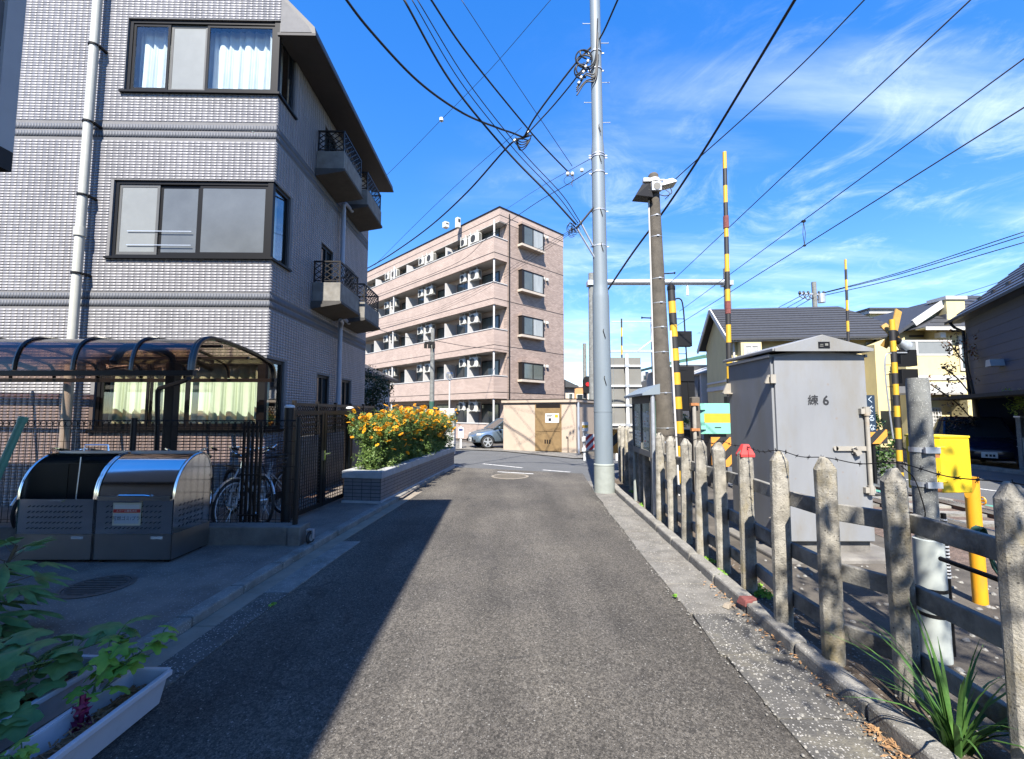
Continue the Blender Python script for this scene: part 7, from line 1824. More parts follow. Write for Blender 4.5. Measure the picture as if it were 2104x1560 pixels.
# ------------------------------------------------------------------ small things at the junction
Y = 20.5; q = AT(889, 700, Y)
jp = thing('junction_pole', 'short concrete pole with black clamps before the apartment block', 'utility pole', (q.x, Y, 0))
part('shaft', MB().lathe([(0.13, 0), (0.09, ZAT(676, Y)), (0.03, ZAT(675, Y))], 16), 'pole_grey', jp, smooth=True)
part('crossarm', MB().box(-0.35, 0.12, -0.12, -0.06, ZAT(708, Y), ZAT(703, Y)), 'black', jp)
for x in (-0.3, -0.12, 0.08): part('clamp', MB().cbox((x, -0.16, ZAT(712, Y)), (0.12, 0.14, 0.22)), 'black', jp)
part('green_sleeve', MB().lathe([(0.125, 1.3), (0.12, 2.1)], 16), 'board_green', jp)
Y = 15.6; q = AT(924, 772, Y)
sl_ = thing('globe_lamp', 'globe lamp on a thin white post behind the flowers', 'street lamp', (q.x, Y, 0))
part('post', MB().cyl((0, 0, 0.03), (0, 0, q.z - 0.12), 0.028, n=10), 'ap_white', sl_)
part('globe', MB().lathe([(0.04, -0.14), (0.10, -0.11), (0.14, -0.03), (0.14, 0.05), (0.09, 0.12), (0.02, 0.145)], 20, (0, 0, q.z)), 'lamp_glass', sl_, smooth=True)
part('bulb', MB().lathe([(0.03, -0.1), (0.05, 0.0), (0.03, 0.05)], 10, (0, 0, q.z)), 'ap_white', sl_)
part('collar', MB().lathe([(0.06, -0.16), (0.05, -0.12)], 12, (0, 0, q.z)), 'galv', sl_)
Y = 16.4; q = AT(918, 880, Y)
ec = thing('meter_cabinet', 'pale grey upright meter cabinet beside the lamp post', 'cabinet', (q.x, Y, 0.03))
part('box', MB().box(-0.28, 0.28, 0, 0.45, 0, ZAT(841, Y)), 'ap_white', ec, bevel=0.01)
part('door', MB().box(-0.25, 0.25, -0.015, -0.002, 0.12, ZAT(845, Y) - 0.06), 'ap_white', ec, bevel=0.006)
part('handle', MB().box(0.16, 0.19, -0.035, -0.016, 0.8, 0.95), 'iron', ec)
bp_ = thing('bin_post', 'white and violet plastic marker post beside the silver car', 'marker post', (AT(947, 900, 19.5).x, 19.5, 0.02))
part('post', MB().cyl((0, 0, 0), (0, 0, 0.95), 0.05, n=10), 'paper', bp_); part('panel', MB().box(-0.12, 0.12, -0.07, -0.052, 0.45, 0.9), 'paper', bp_); part('print', MB().box(-0.09, 0.09, -0.074, -0.0705, 0.75, 0.86), 'ink_blue', bp_)
# dark tree and little house behind the grey building
dt = thing('dark_tree', 'dark bushy evergreen behind the grey building', 'tree', (-5.15, 16.2, 0))
r = random.Random(2); cen = []
for _ in range(60):
    a, q = r.uniform(0, 6.28), r.random() ** 0.5; cen.append((0.55 * q * math.cos(a), 0.55 * q * math.sin(a), r.uniform(0.9, 3.1)))
part('trunk', MB().tube([(0, 0, 0), (0.05, 0, 1.2), (0, 0, 2.4)], [0.09, 0.07, 0.03], 7), 'bark', dt)
leaf_cloud('crown', 'leaf_dark', cen, 60, 0.30, 0.10, dt, seed=12, aspect=0.5)
lh = thing('low_house', 'grey low house edge with tiled eave behind the grey building', 'house', (-8.2, 16.6, 0))
part('wall', MB().box(-3, 2.45, 0, 4, 0, 3.0), 'grey_wall', lh)
part('roof', MB().prism([(-3.3, 3.0), (2.75, 3.0), (2.75, 3.12), (-0.3, 4.6), (-3.3, 3.12)], -0.4, 4.4, 'y'), 'roof_slate', lh)
part('drain_box', MB().box(2.45, 2.7, -0.1, 0.1, 2.0, 2.5), 'grey_wall', lh)
# ------------------------------------------------------------------ houses on the far side of the railway
def window(parent, x0, x1, z0, z1, y, fm='trim_white', pm='pane_dark', mull=True, fw=0.07, nrm=-1):
    f = part('window', MB().box(x0, x1, y - 0.06, y - 0.002, z0, z0 + fw).box(x0, x1, y - 0.06, y - 0.002, z1 - fw, z1).box(x0, x0 + fw, y - 0.06, y - 0.002, z0 + fw, z1 - fw).box(x1 - fw, x1, y - 0.06, y - 0.002, z0 + fw, z1 - fw), fm, parent)
    if mull: part('mullion', MB().box((x0 + x1) / 2 - 0.025, (x0 + x1) / 2 + 0.025, y - 0.055, y - 0.012, z0 + fw, z1 - fw), fm, f)
    part('pane', MB().box(x0 + fw, x1 - fw, y - 0.03, y - 0.01, z0 + fw, z1 - fw), pm, f)
    return f
def slate_rows(parent, quad, rows, m='roof_slate', cols=1):
    """one lapped course after another between eave (a,b) and ridge (d,c)"""
    a, b, c, d = [Vector(p) for p in quad]; n = (b - a).cross(d - a).normalized()
    if n.z < 0: n = -n
    for i in range(rows):
        f0, f1 = i / rows, (i + 1.12) / rows if i < rows - 1 else 1.0
        p0, p1, q0, q1 = a.lerp(d, f0), b.lerp(c, f0), a.lerp(d, f1), b.lerp(c, f1)
        lo, hi = n * 0.035, n * 0.006
        part('slate_course', MB().add([p0 + lo, p1 + lo, q1 + hi, q0 + hi, p0, p1], [(0, 1, 2, 3), (4, 5, 1, 0)]), m, parent, fix=False)
# A: cream house with long slate roof
YA = 21.6
xa0, xa1 = AT(1502, 690, YA).x, AT(1832, 690, YA).x
ze = ZAT(693, YA); DP = 3.7; yr = YA + 1.85; zr = ZAT(636, yr)
ha = thing('cream_house', 'cream two storey house with long dark slate roof behind the cabinet', 'house', Vector((xa0, YA, 0)) - Matrix.Rotation(R(-6), 3, 'Z') @ Vector((xa0, YA, 0)), R(-6))
wl_ = part('wall', MB().box(xa0, xa1, YA, YA + DP, 0, ze), 'cream', ha)
part('gable', MB().prism([(YA, ze), (YA + 3.7, ze), (yr, zr - 0.12)], xa0, xa0 + 0.2, 'x'), 'cream', ha)
roof = part('roof', MB().add([(xa0 - 0.35, YA - 0.45, ze - 0.16), (xa1 + 0.3, YA - 0.45, ze - 0.16), (AT(1697, 634, yr).x, yr, zr), (xa0 - 0.35, yr, zr), (xa0 - 0.35, YA + 4.15, ze - 0.16), (xa1 + 0.3, YA + 4.15, ze - 0.16)], [(0, 1, 2, 3), (3, 2, 5, 4), (1, 5, 2)]), 'roof_slate', ha, fix=False)
slate_rows(roof, [(xa0 - 0.37, YA - 0.47, ze - 0.15), (xa1 + 0.3, YA - 0.47, ze - 0.15), (AT(1697, 634, yr).x, yr, zr + 0.01), (xa0 - 0.37, yr, zr + 0.01)], 13)
part('fascia', MB().box(xa0 - 0.38, xa1 + 0.32, YA - 0.50, YA - 0.452, ze - 0.30, ze - 0.15), 'trim_white', roof)
part('gutter', MB().box(xa0 - 0.38, xa1 + 0.32, YA - 0.60, YA - 0.502, ze - 0.24, ze - 0.15), 'roof_slate', roof)
part('verge', MB().bar((xa0 - 0.36, YA - 0.45, ze - 0.22), (xa0 - 0.36, yr, zr - 0.06), 0.06, 0.22).bar((xa0 - 0.36, yr, zr - 0.06), (xa0 - 0.36, YA + 4.15, ze - 0.22), 0.06, 0.22), 'trim_white', roof)
for i in range(7):
    x = xa0 + 0.6 + i * 1.15; part('snow_guard', MB().box(x, x + 0.22, YA + 0.05, YA + 0.11, ze + 0.14, ze + 0.24), 'black', roof)
for z, h_ in ((2.75, 0.22), (3.15, 0.10)): part('string_course', MB().box(xa0 - 0.04, xa1 + 0.04, YA - 0.05, YA - 0.003, z, z + h_).box(xa0 - 0.05, xa0 - 0.003, YA - 0.003, YA + 3.7, z, z + h_), 'trim_white', wl_)
window(wl_, AT(1762, 760, YA).x, AT(1795, 760, YA).x, ZAT(806, YA), ZAT(700, YA) - 0.15, YA, fw=0.13, mull=False)
part('bay', MB().box(xa0 + 0.25, xa0 + 1.2, YA - 0.5, YA, 3.45, ze - 0.30), 'cream', wl_)
window(wl_, xa0 + 0.35, xa0 + 1.1, 3.7, ze - 0.45, YA - 0.5, fw=0.1, pm='pane_ap_curtain')
window(wl_, xa0 + 2.4, xa0 + 3.6, 3.6, ze - 0.5, YA, fw=0.1, pm='pane_ap_curtain')
window(wl_, xa1 - 1.15, xa1 - 0.45, 0.9, 2.5, YA, fw=0.09, pm='pane_ap_curtain')
part('drain_pipe', MB().cyl((xa1 - 1.3, YA - 0.08, 0), (xa1 - 1.3, YA - 0.08, ze - 0.3), 0.05, n=8).cyl((xa0 + 0.08, YA - 0.08, 0), (xa0 + 0.08, YA - 0.08, ze - 0.3), 0.05, n=8), 'trim_white', wl_)
hf = thing('flat_roof_house', 'cream flat roofed block peeking over the slate roof', 'house')
part('wall', MB().box(AT(1775, 640, 27).x, AT(1877, 640, 27).x, 26.6, 30, 0, ZAT(644, 26.6)), 'cream', hf)
part('parapet', MB().box(AT(1770, 640, 27).x, AT(1881, 640, 27).x, 26.4, 30.2, ZAT(644, 26.4), ZAT(637, 26.4)), 'trim_white', hf)
part('cap', MB().box(AT(1768, 640, 27).x, AT(1883, 640, 27).x, 26.3, 30.3, ZAT(637, 26.4) + 0.005, ZAT(633, 26.4)), 'roof_slate', hf)
# B: cream house with balcony
YB = 19.2
hb_ = thing('balcony_house', 'cream house with white balcony and steep slate gables', 'house')
def bx(u, dy=0.0): return AT(u, 760, YB + dy).x
def bz(v, dy=0.0): return ZAT(v, YB + dy)
# left wing: roof slopes down to the left, its white verge faces the road
zl0, zl1 = bz(690, 1.0), bz(618, 1.0)
wl2 = part('left_wing', MB().prism([(bx(1800, 1), 0), (bx(1962, 1), 0), (bx(1962, 1), zl1 - 0.15), (bx(1872, 1), bz(668, 1) - 0.15), (bx(1800, 1), bz(708, 1))], YB + 1.0, YB + 6, 'y'), 'cream', hb_)
p0, p1 = Vector((bx(1838, 0.7), YB + 0.7, bz(690, 0.7))), Vector((bx(1956, 0.7), YB + 0.7, bz(612, 0.7)))
lr = part('left_roof', MB().add([p0, p1, p1 + Vector((0, 5.5, 0)), p0 + Vector((0, 5.5, 0)), p0 - Vector((0, 0, 0.12)), p1 - Vector((0, 0, 0.12)), p1 + Vector((0, 5.5, -0.12)), p0 + Vector((0, 5.5, -0.12))], [(0,1,2,3),(7,6,5,4),(0,4,5,1),(1,5,6,2),(2,6,7,3),(3,7,4,0)]), 'roof_slate', hb_)
v0 = p0.lerp(p1, 0.38) + Vector((0, -0.03, -0.10)); part('verge', MB().bar(v0, p1 + Vector((0.05, -0.03, -0.10)), 0.08, 0.30), 'trim_white', lr)
part('verge', MB().bar(p0 + Vector((0, -0.03, -0.05)), v0 - Vector((0, 0, -0.02)), 0.06, 0.10), 'roof_slate', lr)
# right wing with the hipped roof, set a little forward
wr = part('right_wing', MB().box(bx(1930, 0.4), bx(2035, 0.4), YB + 0.4, YB + 6, 0, bz(672, 0.4)), 'cream', hb_)
e0, e1 = Vector((bx(1908, -0.1), YB - 0.1, bz(672, -0.1))), Vector((bx(2045, -0.1), YB - 0.1, bz(672, -0.1)))
rr = part('right_roof', MB().add([e0, e1, Vector((bx(2035, 3), YB + 3.2, bz(606, 3))), Vector((bx(1985, 3), YB + 3.2, bz(606, 3))), Vector((e0.x, YB + 6.4, e0.z)), Vector((e1.x, YB + 6.4, e1.z))], [(0,1,2,3),(0,3,4),(3,2,5,4)]), 'roof_slate', hb_, fix=False)
slate_rows(rr, [e0 + Vector((0, -0.02, 0.01)), e1 + Vector((0, -0.02, 0.01)), Vector((bx(2035, 3), YB + 3.2, bz(606, 3) + 0.01)), Vector((bx(1985, 3), YB + 3.2, bz(606, 3) + 0.01))], 9)
part('fascia', MB().box(e0.x - 0.03, e1.x, YB - 0.15, YB - 0.12, e0.z - 0.14, e0.z + 0.01), 'trim_white', rr)
part('soffit', MB().box(e0.x, e1.x, YB - 0.115, YB + 0.39, e0.z - 0.06, e0.z - 0.02), 'cream', rr)
cx0, cx1 = bx(1950, 0.6), bx(1988, 0.6)
ch = part('chimney', MB().box(cx0, cx1, YB + 0.5, YB + 1.3, bz(668), bz(617, 0.6)), 'cream', hb_)
part('chimney_cap', MB().box(cx0 - 0.07, cx1 + 0.07, YB + 0.43, YB + 1.37, bz(617, 0.6) + 0.002, bz(610, 0.6)), 'trim_white', ch)
part('chimney_flashing', MB().box(cx0 - 0.05, cx0 - 0.002, YB + 0.5, YB + 1.3, bz(655), bz(640)), 'siding_grey', ch)
# ground floor front with balcony on top
wf_ = part('front_block', MB().box(bx(1862), bx(1966), YB, YB + 0.395, 0, bz(731)), 'cream', hb_)
bx0, bx1 = bx(1864, -0.02), bx(1960, -0.02); bz0, bz1 = bz(731), bz(699)
bl = part('balcony_rail', MB().box(bx0, bx1, YB - 0.02, YB + 0.05, bz1 - 0.07, bz1).box(bx0, bx1, YB - 0.02, YB + 0.05, bz0 + 0.002, bz0 + 0.08).box(bx1 - 0.10, bx1, YB - 0.025, YB + 0.055, bz0 + 0.08, bz1 - 0.07).box(bx0 + 0.45, bx0 + 0.54, YB - 0.025, YB + 0.055, bz0 + 0.08, bz1 - 0.07).box(bx0, bx0 + 0.08, YB - 0.025, YB + 0.055, bz0 + 0.08, bz1 - 0.07), 'trim_white', hb_)
part('rail_panel', MB().box(bx0 + 0.08, bx0 + 0.45, YB + 0.005, YB + 0.02, bz0 + 0.08, bz1 - 0.07), 'frosted', bl); part('rail_panel', MB().box(bx0 + 0.54, bx1 - 0.10, YB + 0.005, YB + 0.02, bz0 + 0.08, bz1 - 0.07), 'frosted', bl)
part('string_course', MB().box(bx(1862), bx(1990), YB - 0.05, YB - 0.003, bz(781), bz(772)), 'trim_white', wf_)
part('porch_band', MB().box(bx(1866, -0.7), bx(1978, -0.7), YB - 0.8, YB - 0.06, bz(808, -0.5), bz(787, -0.5)), 'trim_white', wf_)
part('porch_shadow_gap', MB().box(bx(1868, -0.7), bx(1976, -0.7), YB - 0.78, YB - 0.06, bz(811, -0.5), bz(808.5, -0.5)), 'soffit', wf_)
part('porch_pier', MB().box(bx(1978, -0.7), bx(1992, -0.7), YB - 0.8, YB - 0.1, 0, bz(811, -0.5)), 'cream', wf_)
window(wf_, bx(1898), bx(1922), bz(892), bz(838), YB - 0.01, fw=0.06)
for i in range(5):
    x = bx(1899 + i * 5.5); part('lattice_bar', MB().box(x, x + 0.03, YB - 0.12, YB - 0.09, bz(892), bz(838)), 'trim_white', wf_)
for i in range(8):
    z = bz(891 - i * 7.4); part('lattice_bar', MB().box(bx(1897), bx(1923), YB - 0.125, YB - 0.121, z, z + 0.03), 'trim_white', wf_)
part('mail_box', MB().box(bx(1958, -0.6), bx(1976, -0.6), YB - 0.95, YB - 0.82, bz(893, -0.6), bz(862, -0.6)), 'white_metal', hb_)
part('gate_pier', MB().box(bx(1946, -0.6), bx(1957, -0.6), YB - 0.95, YB - 0.82, 0, bz(860, -0.6)), 'frame_bronze', hb_)
for u in (1964, 1974): part('light_disc', MB().cyl((bx(u, 0.4), YB + 0.25, bz(678, 0.4)), (bx(u, 0.4), YB + 0.395, bz(678, 0.4)), 0.10, n=12), 'black', wr)
window(wr, bx(1972, 0.4), bx(1996, 0.4), bz(762, 0.4), bz(690, 0.4), YB + 0.4, fw=0.1)
part('wall_unit', MB().box(bx(1925, 0.4), bx(1936, 0.4), YB + 0.12, YB + 0.395, bz(695, 0.3), bz(684, 0.3)), 'ac_white', wr)
# C: dark navy house at the right edge, seen along its shaded side
NO = Vector((15.7, 15.0, 0)); nd = Vector((-0.507, -0.862, 0)); nrz = math.atan2(nd.y, nd.x)
hn = thing('navy_house', 'dark navy house with slate roof at the right edge', 'house', NO, nrz)
NE = ZAT(655, 15.0)                     # local x runs toward the camera along the wall, local y to its left = away from the road side
nw = part('wall', MB().box(0, 9, 0.0, 6, 2.13, NE), 'navy_wall', hn)
part('lower_wall', MB().box(0, 9, 0.9, 6, 0, 2.128), 'room', hn)
part('corner_pier', MB().box(0.0, 0.28, 0.02, 0.895, 0, 2.126), 'navy_wall', hn)
for i in range(9):
    z = 2.2 + i * (NE - 2.3) / 9; part('siding_line', MB().box(0, 9, -0.006, -0.001, z, z + 0.008), 'room', nw)
rn = part('roof', MB().add([(-0.35, -0.32, NE - 0.05), (9.5, -0.32, NE - 0.05), (9.5, 3, NE + 3.1), (0.9, 3, NE + 3.1), (9.5, 6.3, NE - 0.05), (-0.35, 6.3, NE - 0.05)], [(0, 1, 2, 3), (3, 2, 4, 5), (0, 3, 5)]), 'roof_blue', hn, fix=False)
slate_rows(rn, [(-0.37, -0.34, NE - 0.04), (9.5, -0.34, NE - 0.04), (9.5, 3, NE + 3.11), (0.9, 3, NE + 3.11)], 14, 'roof_blue')
part('soffit', MB().box(-0.35, 9.5, -0.32, -0.001, NE - 0.10, NE - 0.055), 'navy_wall', rn)
part('gutter', MB().box(-0.4, 9.5, -0.42, -0.325, NE - 0.12, NE - 0.03), 'black', rn)
part('drain_elbow', MB().tube([(0.0, -0.37, NE - 0.12), (0.1, -0.3, NE - 0.3), (0.15, -0.1, NE - 0.45), (0.15, -0.06, 2.2)], 0.045, 8), 'black', rn)
for i in range(5): part('snow_guard', MB().box(0.7 + i * 1.0, 0.9 + i * 1.0, 0.15, 0.2, NE + 0.42, NE + 0.55), 'black', rn)
part('canopy', MB().box(-0.9, 9, -0.85, -0.01, 2.02, 2.12), 'siding_dark', hn)
part('wall_lamp', MB().prism([(2.35, 2.95), (2.75, 2.95), (2.68, 3.15), (2.42, 3.15)], -0.30, -0.002, 'y'), 'grey_wall', hn)
car('garage_car', 'dark navy car parked nose out under the navy house', Vector((15.15, 14.55, -0.02)), math.atan2(-0.80, -0.60), 'car_navy', 4.2, 1.75, 1.45)
gp_ = thing('garage_gatepost', 'pale metal gatepost at the right edge', 'post', (*AT(2100, 900, 12.2).xy, 0))
part('shaft', MB().box(-0.08, 0.08, -0.06, 0.06, -0.02, ZAT(858, 12.2)), 'pole_grey', gp_, bevel=0.01); part('cap', MB().box(-0.10, 0.10, -0.08, 0.08, ZAT(858, 12.2) + 0.002, ZAT(855, 12.2)), 'galv', gp_); part('reflector', MB().box(-0.06, 0.0, -0.075, -0.061, 0.4, 0.9), 'paper', gp_)
kb = holder('house_kerb')
for i in range(8):
    p = Vector((13.15, 12.9, 0)) + Vector((-0.05, -1, 0)) * (i * 0.8); part('kerb_stone', MB().box(p.x, p.x + 0.18, p.y, p.y + 0.79, -0.05, 0.10), 'kerb', kb)
# reddish tree in front of the navy house
rt = thing('dogwood_tree', 'sparse reddish leaved tree before the navy house', 'tree', (15.0, 14.6, 0))
tb = AT(2000, 880, 14.6)
rt.location = (tb.x - 0.1, 14.3, 0)
tk = MB().tube(smooth_path([(0, 0, 0), (0.02, 0, 0.9), (-0.1, 0, 2.0), (-0.25, 0, 3.2), (-0.2, 0, 4.2)], 5), [0.07 - 0.0026 * i for i in range(21)], 7)
brs = [((-0.02, 0, 1.1), (-0.6, 0.1, 1.9), (-1.5, 0, 2.5)), ((0.02, 0, 0.9), (-0.5, 0, 1.25), (-1.3, -0.1, 1.35)), ((-0.1, 0, 2.0), (-0.5, 0.1, 2.7), (-1.0, 0.1, 3.1)), ((-0.2, 0, 3.0), (-0.6, 0, 3.6), (-0.8, 0, 3.9)), ((-0.1, 0, 1.8), (0.3, -0.1, 2.6), (0.4, 0, 3.3)), ((0, 0, 0.7), (-0.5, 0, 0.85), (-1.1, 0, 0.8))]
cen = []
for b in brs:
    p = smooth_path(b, 5); tk.tube(p, 0.02, 5)
    for q in p[4:]: cen += [(q.x + random.uniform(-.18, .18), q.y + random.uniform(-.2, .2), q.z + random.uniform(-.12, .2)) for _ in range(2)]
cen += [(-0.2 + random.uniform(-.3, .3), random.uniform(-.3, .3), 3.4 + random.uniform(0, .9)) for _ in range(14)]
part('trunk', tk, 'bark', rt, smooth=True)
leaf_cloud('crown', 'leaf_red', cen, 9, 0.2, 0.095, rt, seed=8, aspect=0.55, shell=0.2)
ls = thing('lime_shrub', 'lime green feathery shrub at the right edge', 'shrub', (*AT(2102, 870, 11.6).xy, 0))
part('stem', MB().tube([(0.25, 0, 0), (0.2, 0, 0.9), (0.1, 0, 1.7)], 0.03, 6), 'bark', ls)
leaf_cloud('crown', 'leaf_lime', [(random.uniform(-.28, .5), random.uniform(-.3, .3), random.uniform(1.55, 2.2)) for _ in range(26)], 26, 0.16, 0.075, ls, seed=6, aspect=0.4)
# ------------------------------------------------------------------ farther houses between the poles
Y = 30.0
fh = thing('beige_house', 'beige house with green ridge roof and slatted balcony behind the crossing', 'house')
x0, x1 = AT(1392, 750, Y).x, AT(1472, 750, Y).x
part('wall', MB().box(x0, x1 + 2, Y, Y + 7, 0, ZAT(750, Y)), 'beige_wall', fh)
part('roof', MB().add([(x0 - 0.8, Y - 0.6, ZAT(752, Y)), (x1 + 2, Y - 0.6, ZAT(722, Y)), (x1 + 2, Y + 6, ZAT(722, Y) + 0.4), (x0 - 0.8, Y + 6, ZAT(748, Y)), (x0 - 0.8, Y - 0.6, ZAT(746, Y)), (x1 + 2, Y - 0.6, ZAT(716, Y)), (x1 + 2, Y + 6, ZAT(716, Y) + 0.4), (x0 - 0.8, Y + 6, ZAT(742, Y))], [(0,3,2,1),(4,5,6,7),(0,1,5,4),(1,2,6,5),(2,3,7,6),(3,0,4,7)]), 'roof_green', fh)
bal = part('balcony', MB().box(x0 + 0.4, x0 + 2.0, Y - 0.7, Y - 0.02, ZAT(810, Y), ZAT(806, Y)), 'beige_wall', fh)
for i in range(9): part('slat', MB().box(x0 + 0.42 + i * 0.18, x0 + 0.52 + i * 0.18, Y - 0.7, Y - 0.66, ZAT(805, Y), ZAT(790, Y)), 'beige_wall', bal)
window(fh, x0 + 0.5, x0 + 1.9, ZAT(790, Y), ZAT(768, Y), Y)
Y = 26.0
wh = thing('white_house', 'white gabled house wall behind the gate machine', 'house')
x0, x1 = AT(1441, 800, Y).x, AT(1500, 800, Y).x
part('wall', MB().box(x0, x1, Y, Y + 5, 0, ZAT(768, Y)), 'ap_white', wh); part('roof', MB().prism([(x0 - 0.2, ZAT(768, Y)), (x1, ZAT(768, Y)), (x1, ZAT(744, Y))], Y - 0.2, Y + 5, 'y'), 'grey_wall', wh)
part('side_lean', MB().add([(x0 - 0.6, Y + 0.2, 0.0), (x0 - 0.005, Y + 0.2, 0.0), (x0 - 0.005, Y + 0.2, ZAT(770, Y)), (x0 - 0.6, Y + 4, 0.0), (x0 - 0.005, Y + 4, 0.0), (x0 - 0.005, Y + 4, ZAT(770, Y))], [(0,1,2),(3,5,4),(0,2,5,3),(0,3,4,1),(1,4,5,2)]), 'siding_grey', wh)
Y = 48.0
gh = thing('grey_block', 'pale grey block of flats far down the railway', 'building')
x0, x1 = AT(1318, 800, Y).x, AT(1348, 800, Y).x
part('wall', MB().box(x0, x1, Y, Y + 8, 0, ZAT(764, Y)), 'grey_wall', gh)
for i in range(2):
    for j in range(3): window(gh, x0 + 0.2 + i * 0.8, x0 + 0.8 + i * 0.8, ZAT(782 + j * 26, Y), ZAT(771 + j * 26, Y), Y, 'grey_wall', mull=False, fw=0.05)
Y = 36.0
th_ = thing('cream_gable_house', 'small cream gabled house beyond the hut', 'house')
x0, x1 = AT(1163, 800, Y).x, AT(1180, 800, Y).x
part('wall', MB().box(x0 - 2, x1, Y, Y + 6, 0, ZAT(795, Y)), 'beige_wall', th_)
part('roof', MB().prism([(x0 - 2, ZAT(795, Y)), (x1 + 0.3, ZAT(797, Y)), (x1 + 0.3, ZAT(794, Y)), (x0 - 0.2, ZAT(780, Y)), (x0 - 2, ZAT(776, Y))], Y - 0.4, Y + 6, 'y'), 'roof_slate', th_)
window(th_, x1 - 0.5, x1 - 0.1, ZAT(825, Y), ZAT(808, Y), Y, 'trim_white', mull=False)
Y = 52.0
oh_ = thing('orange_building', 'orange building far beyond the hut', 'building')
x0, x1 = AT(1181, 800, Y).x, AT(1206, 800, Y).x
part('wall', MB().box(x0, x1, Y, Y + 8, 0, ZAT(796, Y)), 'orange_wall', oh_); part('cap', MB().box(x0 - 0.1, x1 + 0.1, Y - 0.1, Y + 8.1, ZAT(796, Y) + 0.01, ZAT(793, Y)), 'beige_wall', oh_)
for k in range(2): window(oh_, x0 + 0.2, x0 + 1.0, ZAT(822 + k * 22, Y), ZAT(810 + k * 22, Y), Y, 'trim_white', mull=False)
# potted shrub behind the signal mast and its black crate
sbx = thing('dark_crate', 'black slatted crate behind the fence by the signal mast', 'crate', (AT(1404, 880, 8.9).x, 8.9, 0))
for k in range(8): part('slat', MB().box(-0.2, 0.2, 0.0, 0.3, 0.9 + k * 0.045, 0.935 + k * 0.045), 'black', sbx)
part('frame', MB().box(-0.19, -0.15, 0.02, 0.28, 0, 1.24).box(0.15, 0.19, 0.02, 0.28, 0, 1.24), 'black', sbx)
psb = thing('potted_shrub', 'small dark shrub growing above the black crate', 'shrub', (AT(1404, 880, 9.0).x, 9.05, 1.24))
part('stem', MB().tube([(0, 0, -0.05), (0, 0, 0.25)], 0.015, 5), 'bark', psb)
leaf_cloud('crown', 'leaf_hedge', [(random.uniform(-.17, .15), random.uniform(-.1, .1), random.uniform(.05, .32)) for _ in range(16)], 26, 0.09, 0.05, psb, seed=2)
# ------------------------------------------------------------------ ornamental: a row of far buildings closing the horizon
r = random.Random(77)
lab = ['beyond the railway, behind the cream house', 'far off left of the white house', 'far along the railway', 'far behind the orange building', 'far behind the apartment block', 'far beyond the navy house', 'far down the side street']
for i, (x, y, w, h_) in enumerate(((30, 42, 10, 5.0), (16, 46, 7, 4.2), (9, 75, 8, 5.5), (3.0, 90, 10, 5.0), (-20, 60, 16, 6), (38, 26, 10, 5.0), (-26, 46, 12, 5))):
    t = thing('distant_house', 'plain distant house ' + lab[i], 'house', (x, y, 0))
    part('wall', MB().box(-w / 2, w / 2, 0, 7, 0, h_), r.choice(['beige_wall', 'ap_white', 'grey_wall']), t)
    part('roof', MB().prism([(-w / 2 - 0.3, h_), (w / 2 + 0.3, h_), (0, h_ + 1.4)], -0.3, 7.3, 'y'), 'roof_slate', t)
    for k in range(int(w // 2.4)): window(t, -w / 2 + 0.5 + k * 2.3, -w / 2 + 1.8 + k * 2.3, h_ - 1.9, h_ - 0.7, 0.0)
# ------------------------------------------------------------------ overhead wires
def wire(name, label, pts, r, group=None, m='cable', cat='cable', sm=True):
    P = [AT(*p) for p in pts]
    path = smooth_path(P, 8) if sm and len(P) > 2 else P
    o = part(name, MB().tube(path, r, 6), m, None, smooth=True, fix=False)
    return tag(o, label, cat, group)
J = (1076, 283, 10.2)
wire('overhead_cable', 'thick black cable sagging from the upper left to the mid air junction', [(690, -30, 6.0), (760, 62, 6.6), (860, 168, 7.6), (950, 232, 8.6), (1020, 262, 9.5), (1052, 273, 10.0), J], 0.021)
wire('overhead_cable', 'black cable from the top edge through the junction towards the right', [(878, -12, 7.0), (960, 110, 8.2), (1085, 265, 10.2), (1130, 315, 11.0), (1176, 362, 11.8)], 0.018)
wire('overhead_cable', 'thick cable from the mid air junction to the utility pole top', [J, (1100, 240, 9.8), (1150, 172, 9.3), (1190, 122, 9.0), (1222, 90, 8.85)], 0.020)
wire('overhead_cable', 'second cable from the junction looping up to the utility pole', [J, (1130, 225, 9.8), (1168, 180, 9.4), (1195, 145, 9.1), (1220, 112, 8.85)], 0.016)
wire('overhead_cable', 'thick cable running from the junction down left past the apartment roof', [J, (1045, 300, 10.8), (960, 395, 12.6), (880, 468, 14.8), (800, 525, 17.5), (740, 560, 20)], 0.024)
for k, (u0, u1, lab) in enumerate(((826, 1184, 'heaviest of the three parallel cables descending to the pole bracket'), (842, 1188, 'middle of the three parallel cables descending to the pole bracket'), (853, 1192, 'rightmost of the three parallel cables descending to the pole bracket'))):
    d = (0.020, 0.009, 0.009)[k]
    wire('overhead_cable', lab, [(u0, -8, 6.5), (u0 + 100 + k * 4, 168, 7.4), (u0 + 215 + k * 2, 310, 8.2), (u0 + 300, 398, 8.5), (u1, 462 - k * 3, 8.7)], d)
wire('overhead_wire', 'thin wire from the top edge to the insulator left of the pole', [(943, -8, 9), (1060, 170, 10), (1176, 342, 11)], 0.008)
wire('overhead_wire', 'fine wire with a bead crossing behind the grey eave', [(1140, -10, 9.0), (1010, 140, 10.5), (907, 246, 12.0), (840, 315, 13.4), (770, 384, 15)], 0.006)
wire('overhead_wire', 'thin wire from the junction region sloping down to the left edge of the apartments', [(1072, 262, 10.4), (960, 360, 13), (860, 455, 15.5), (770, 545, 18.5)], 0.007)
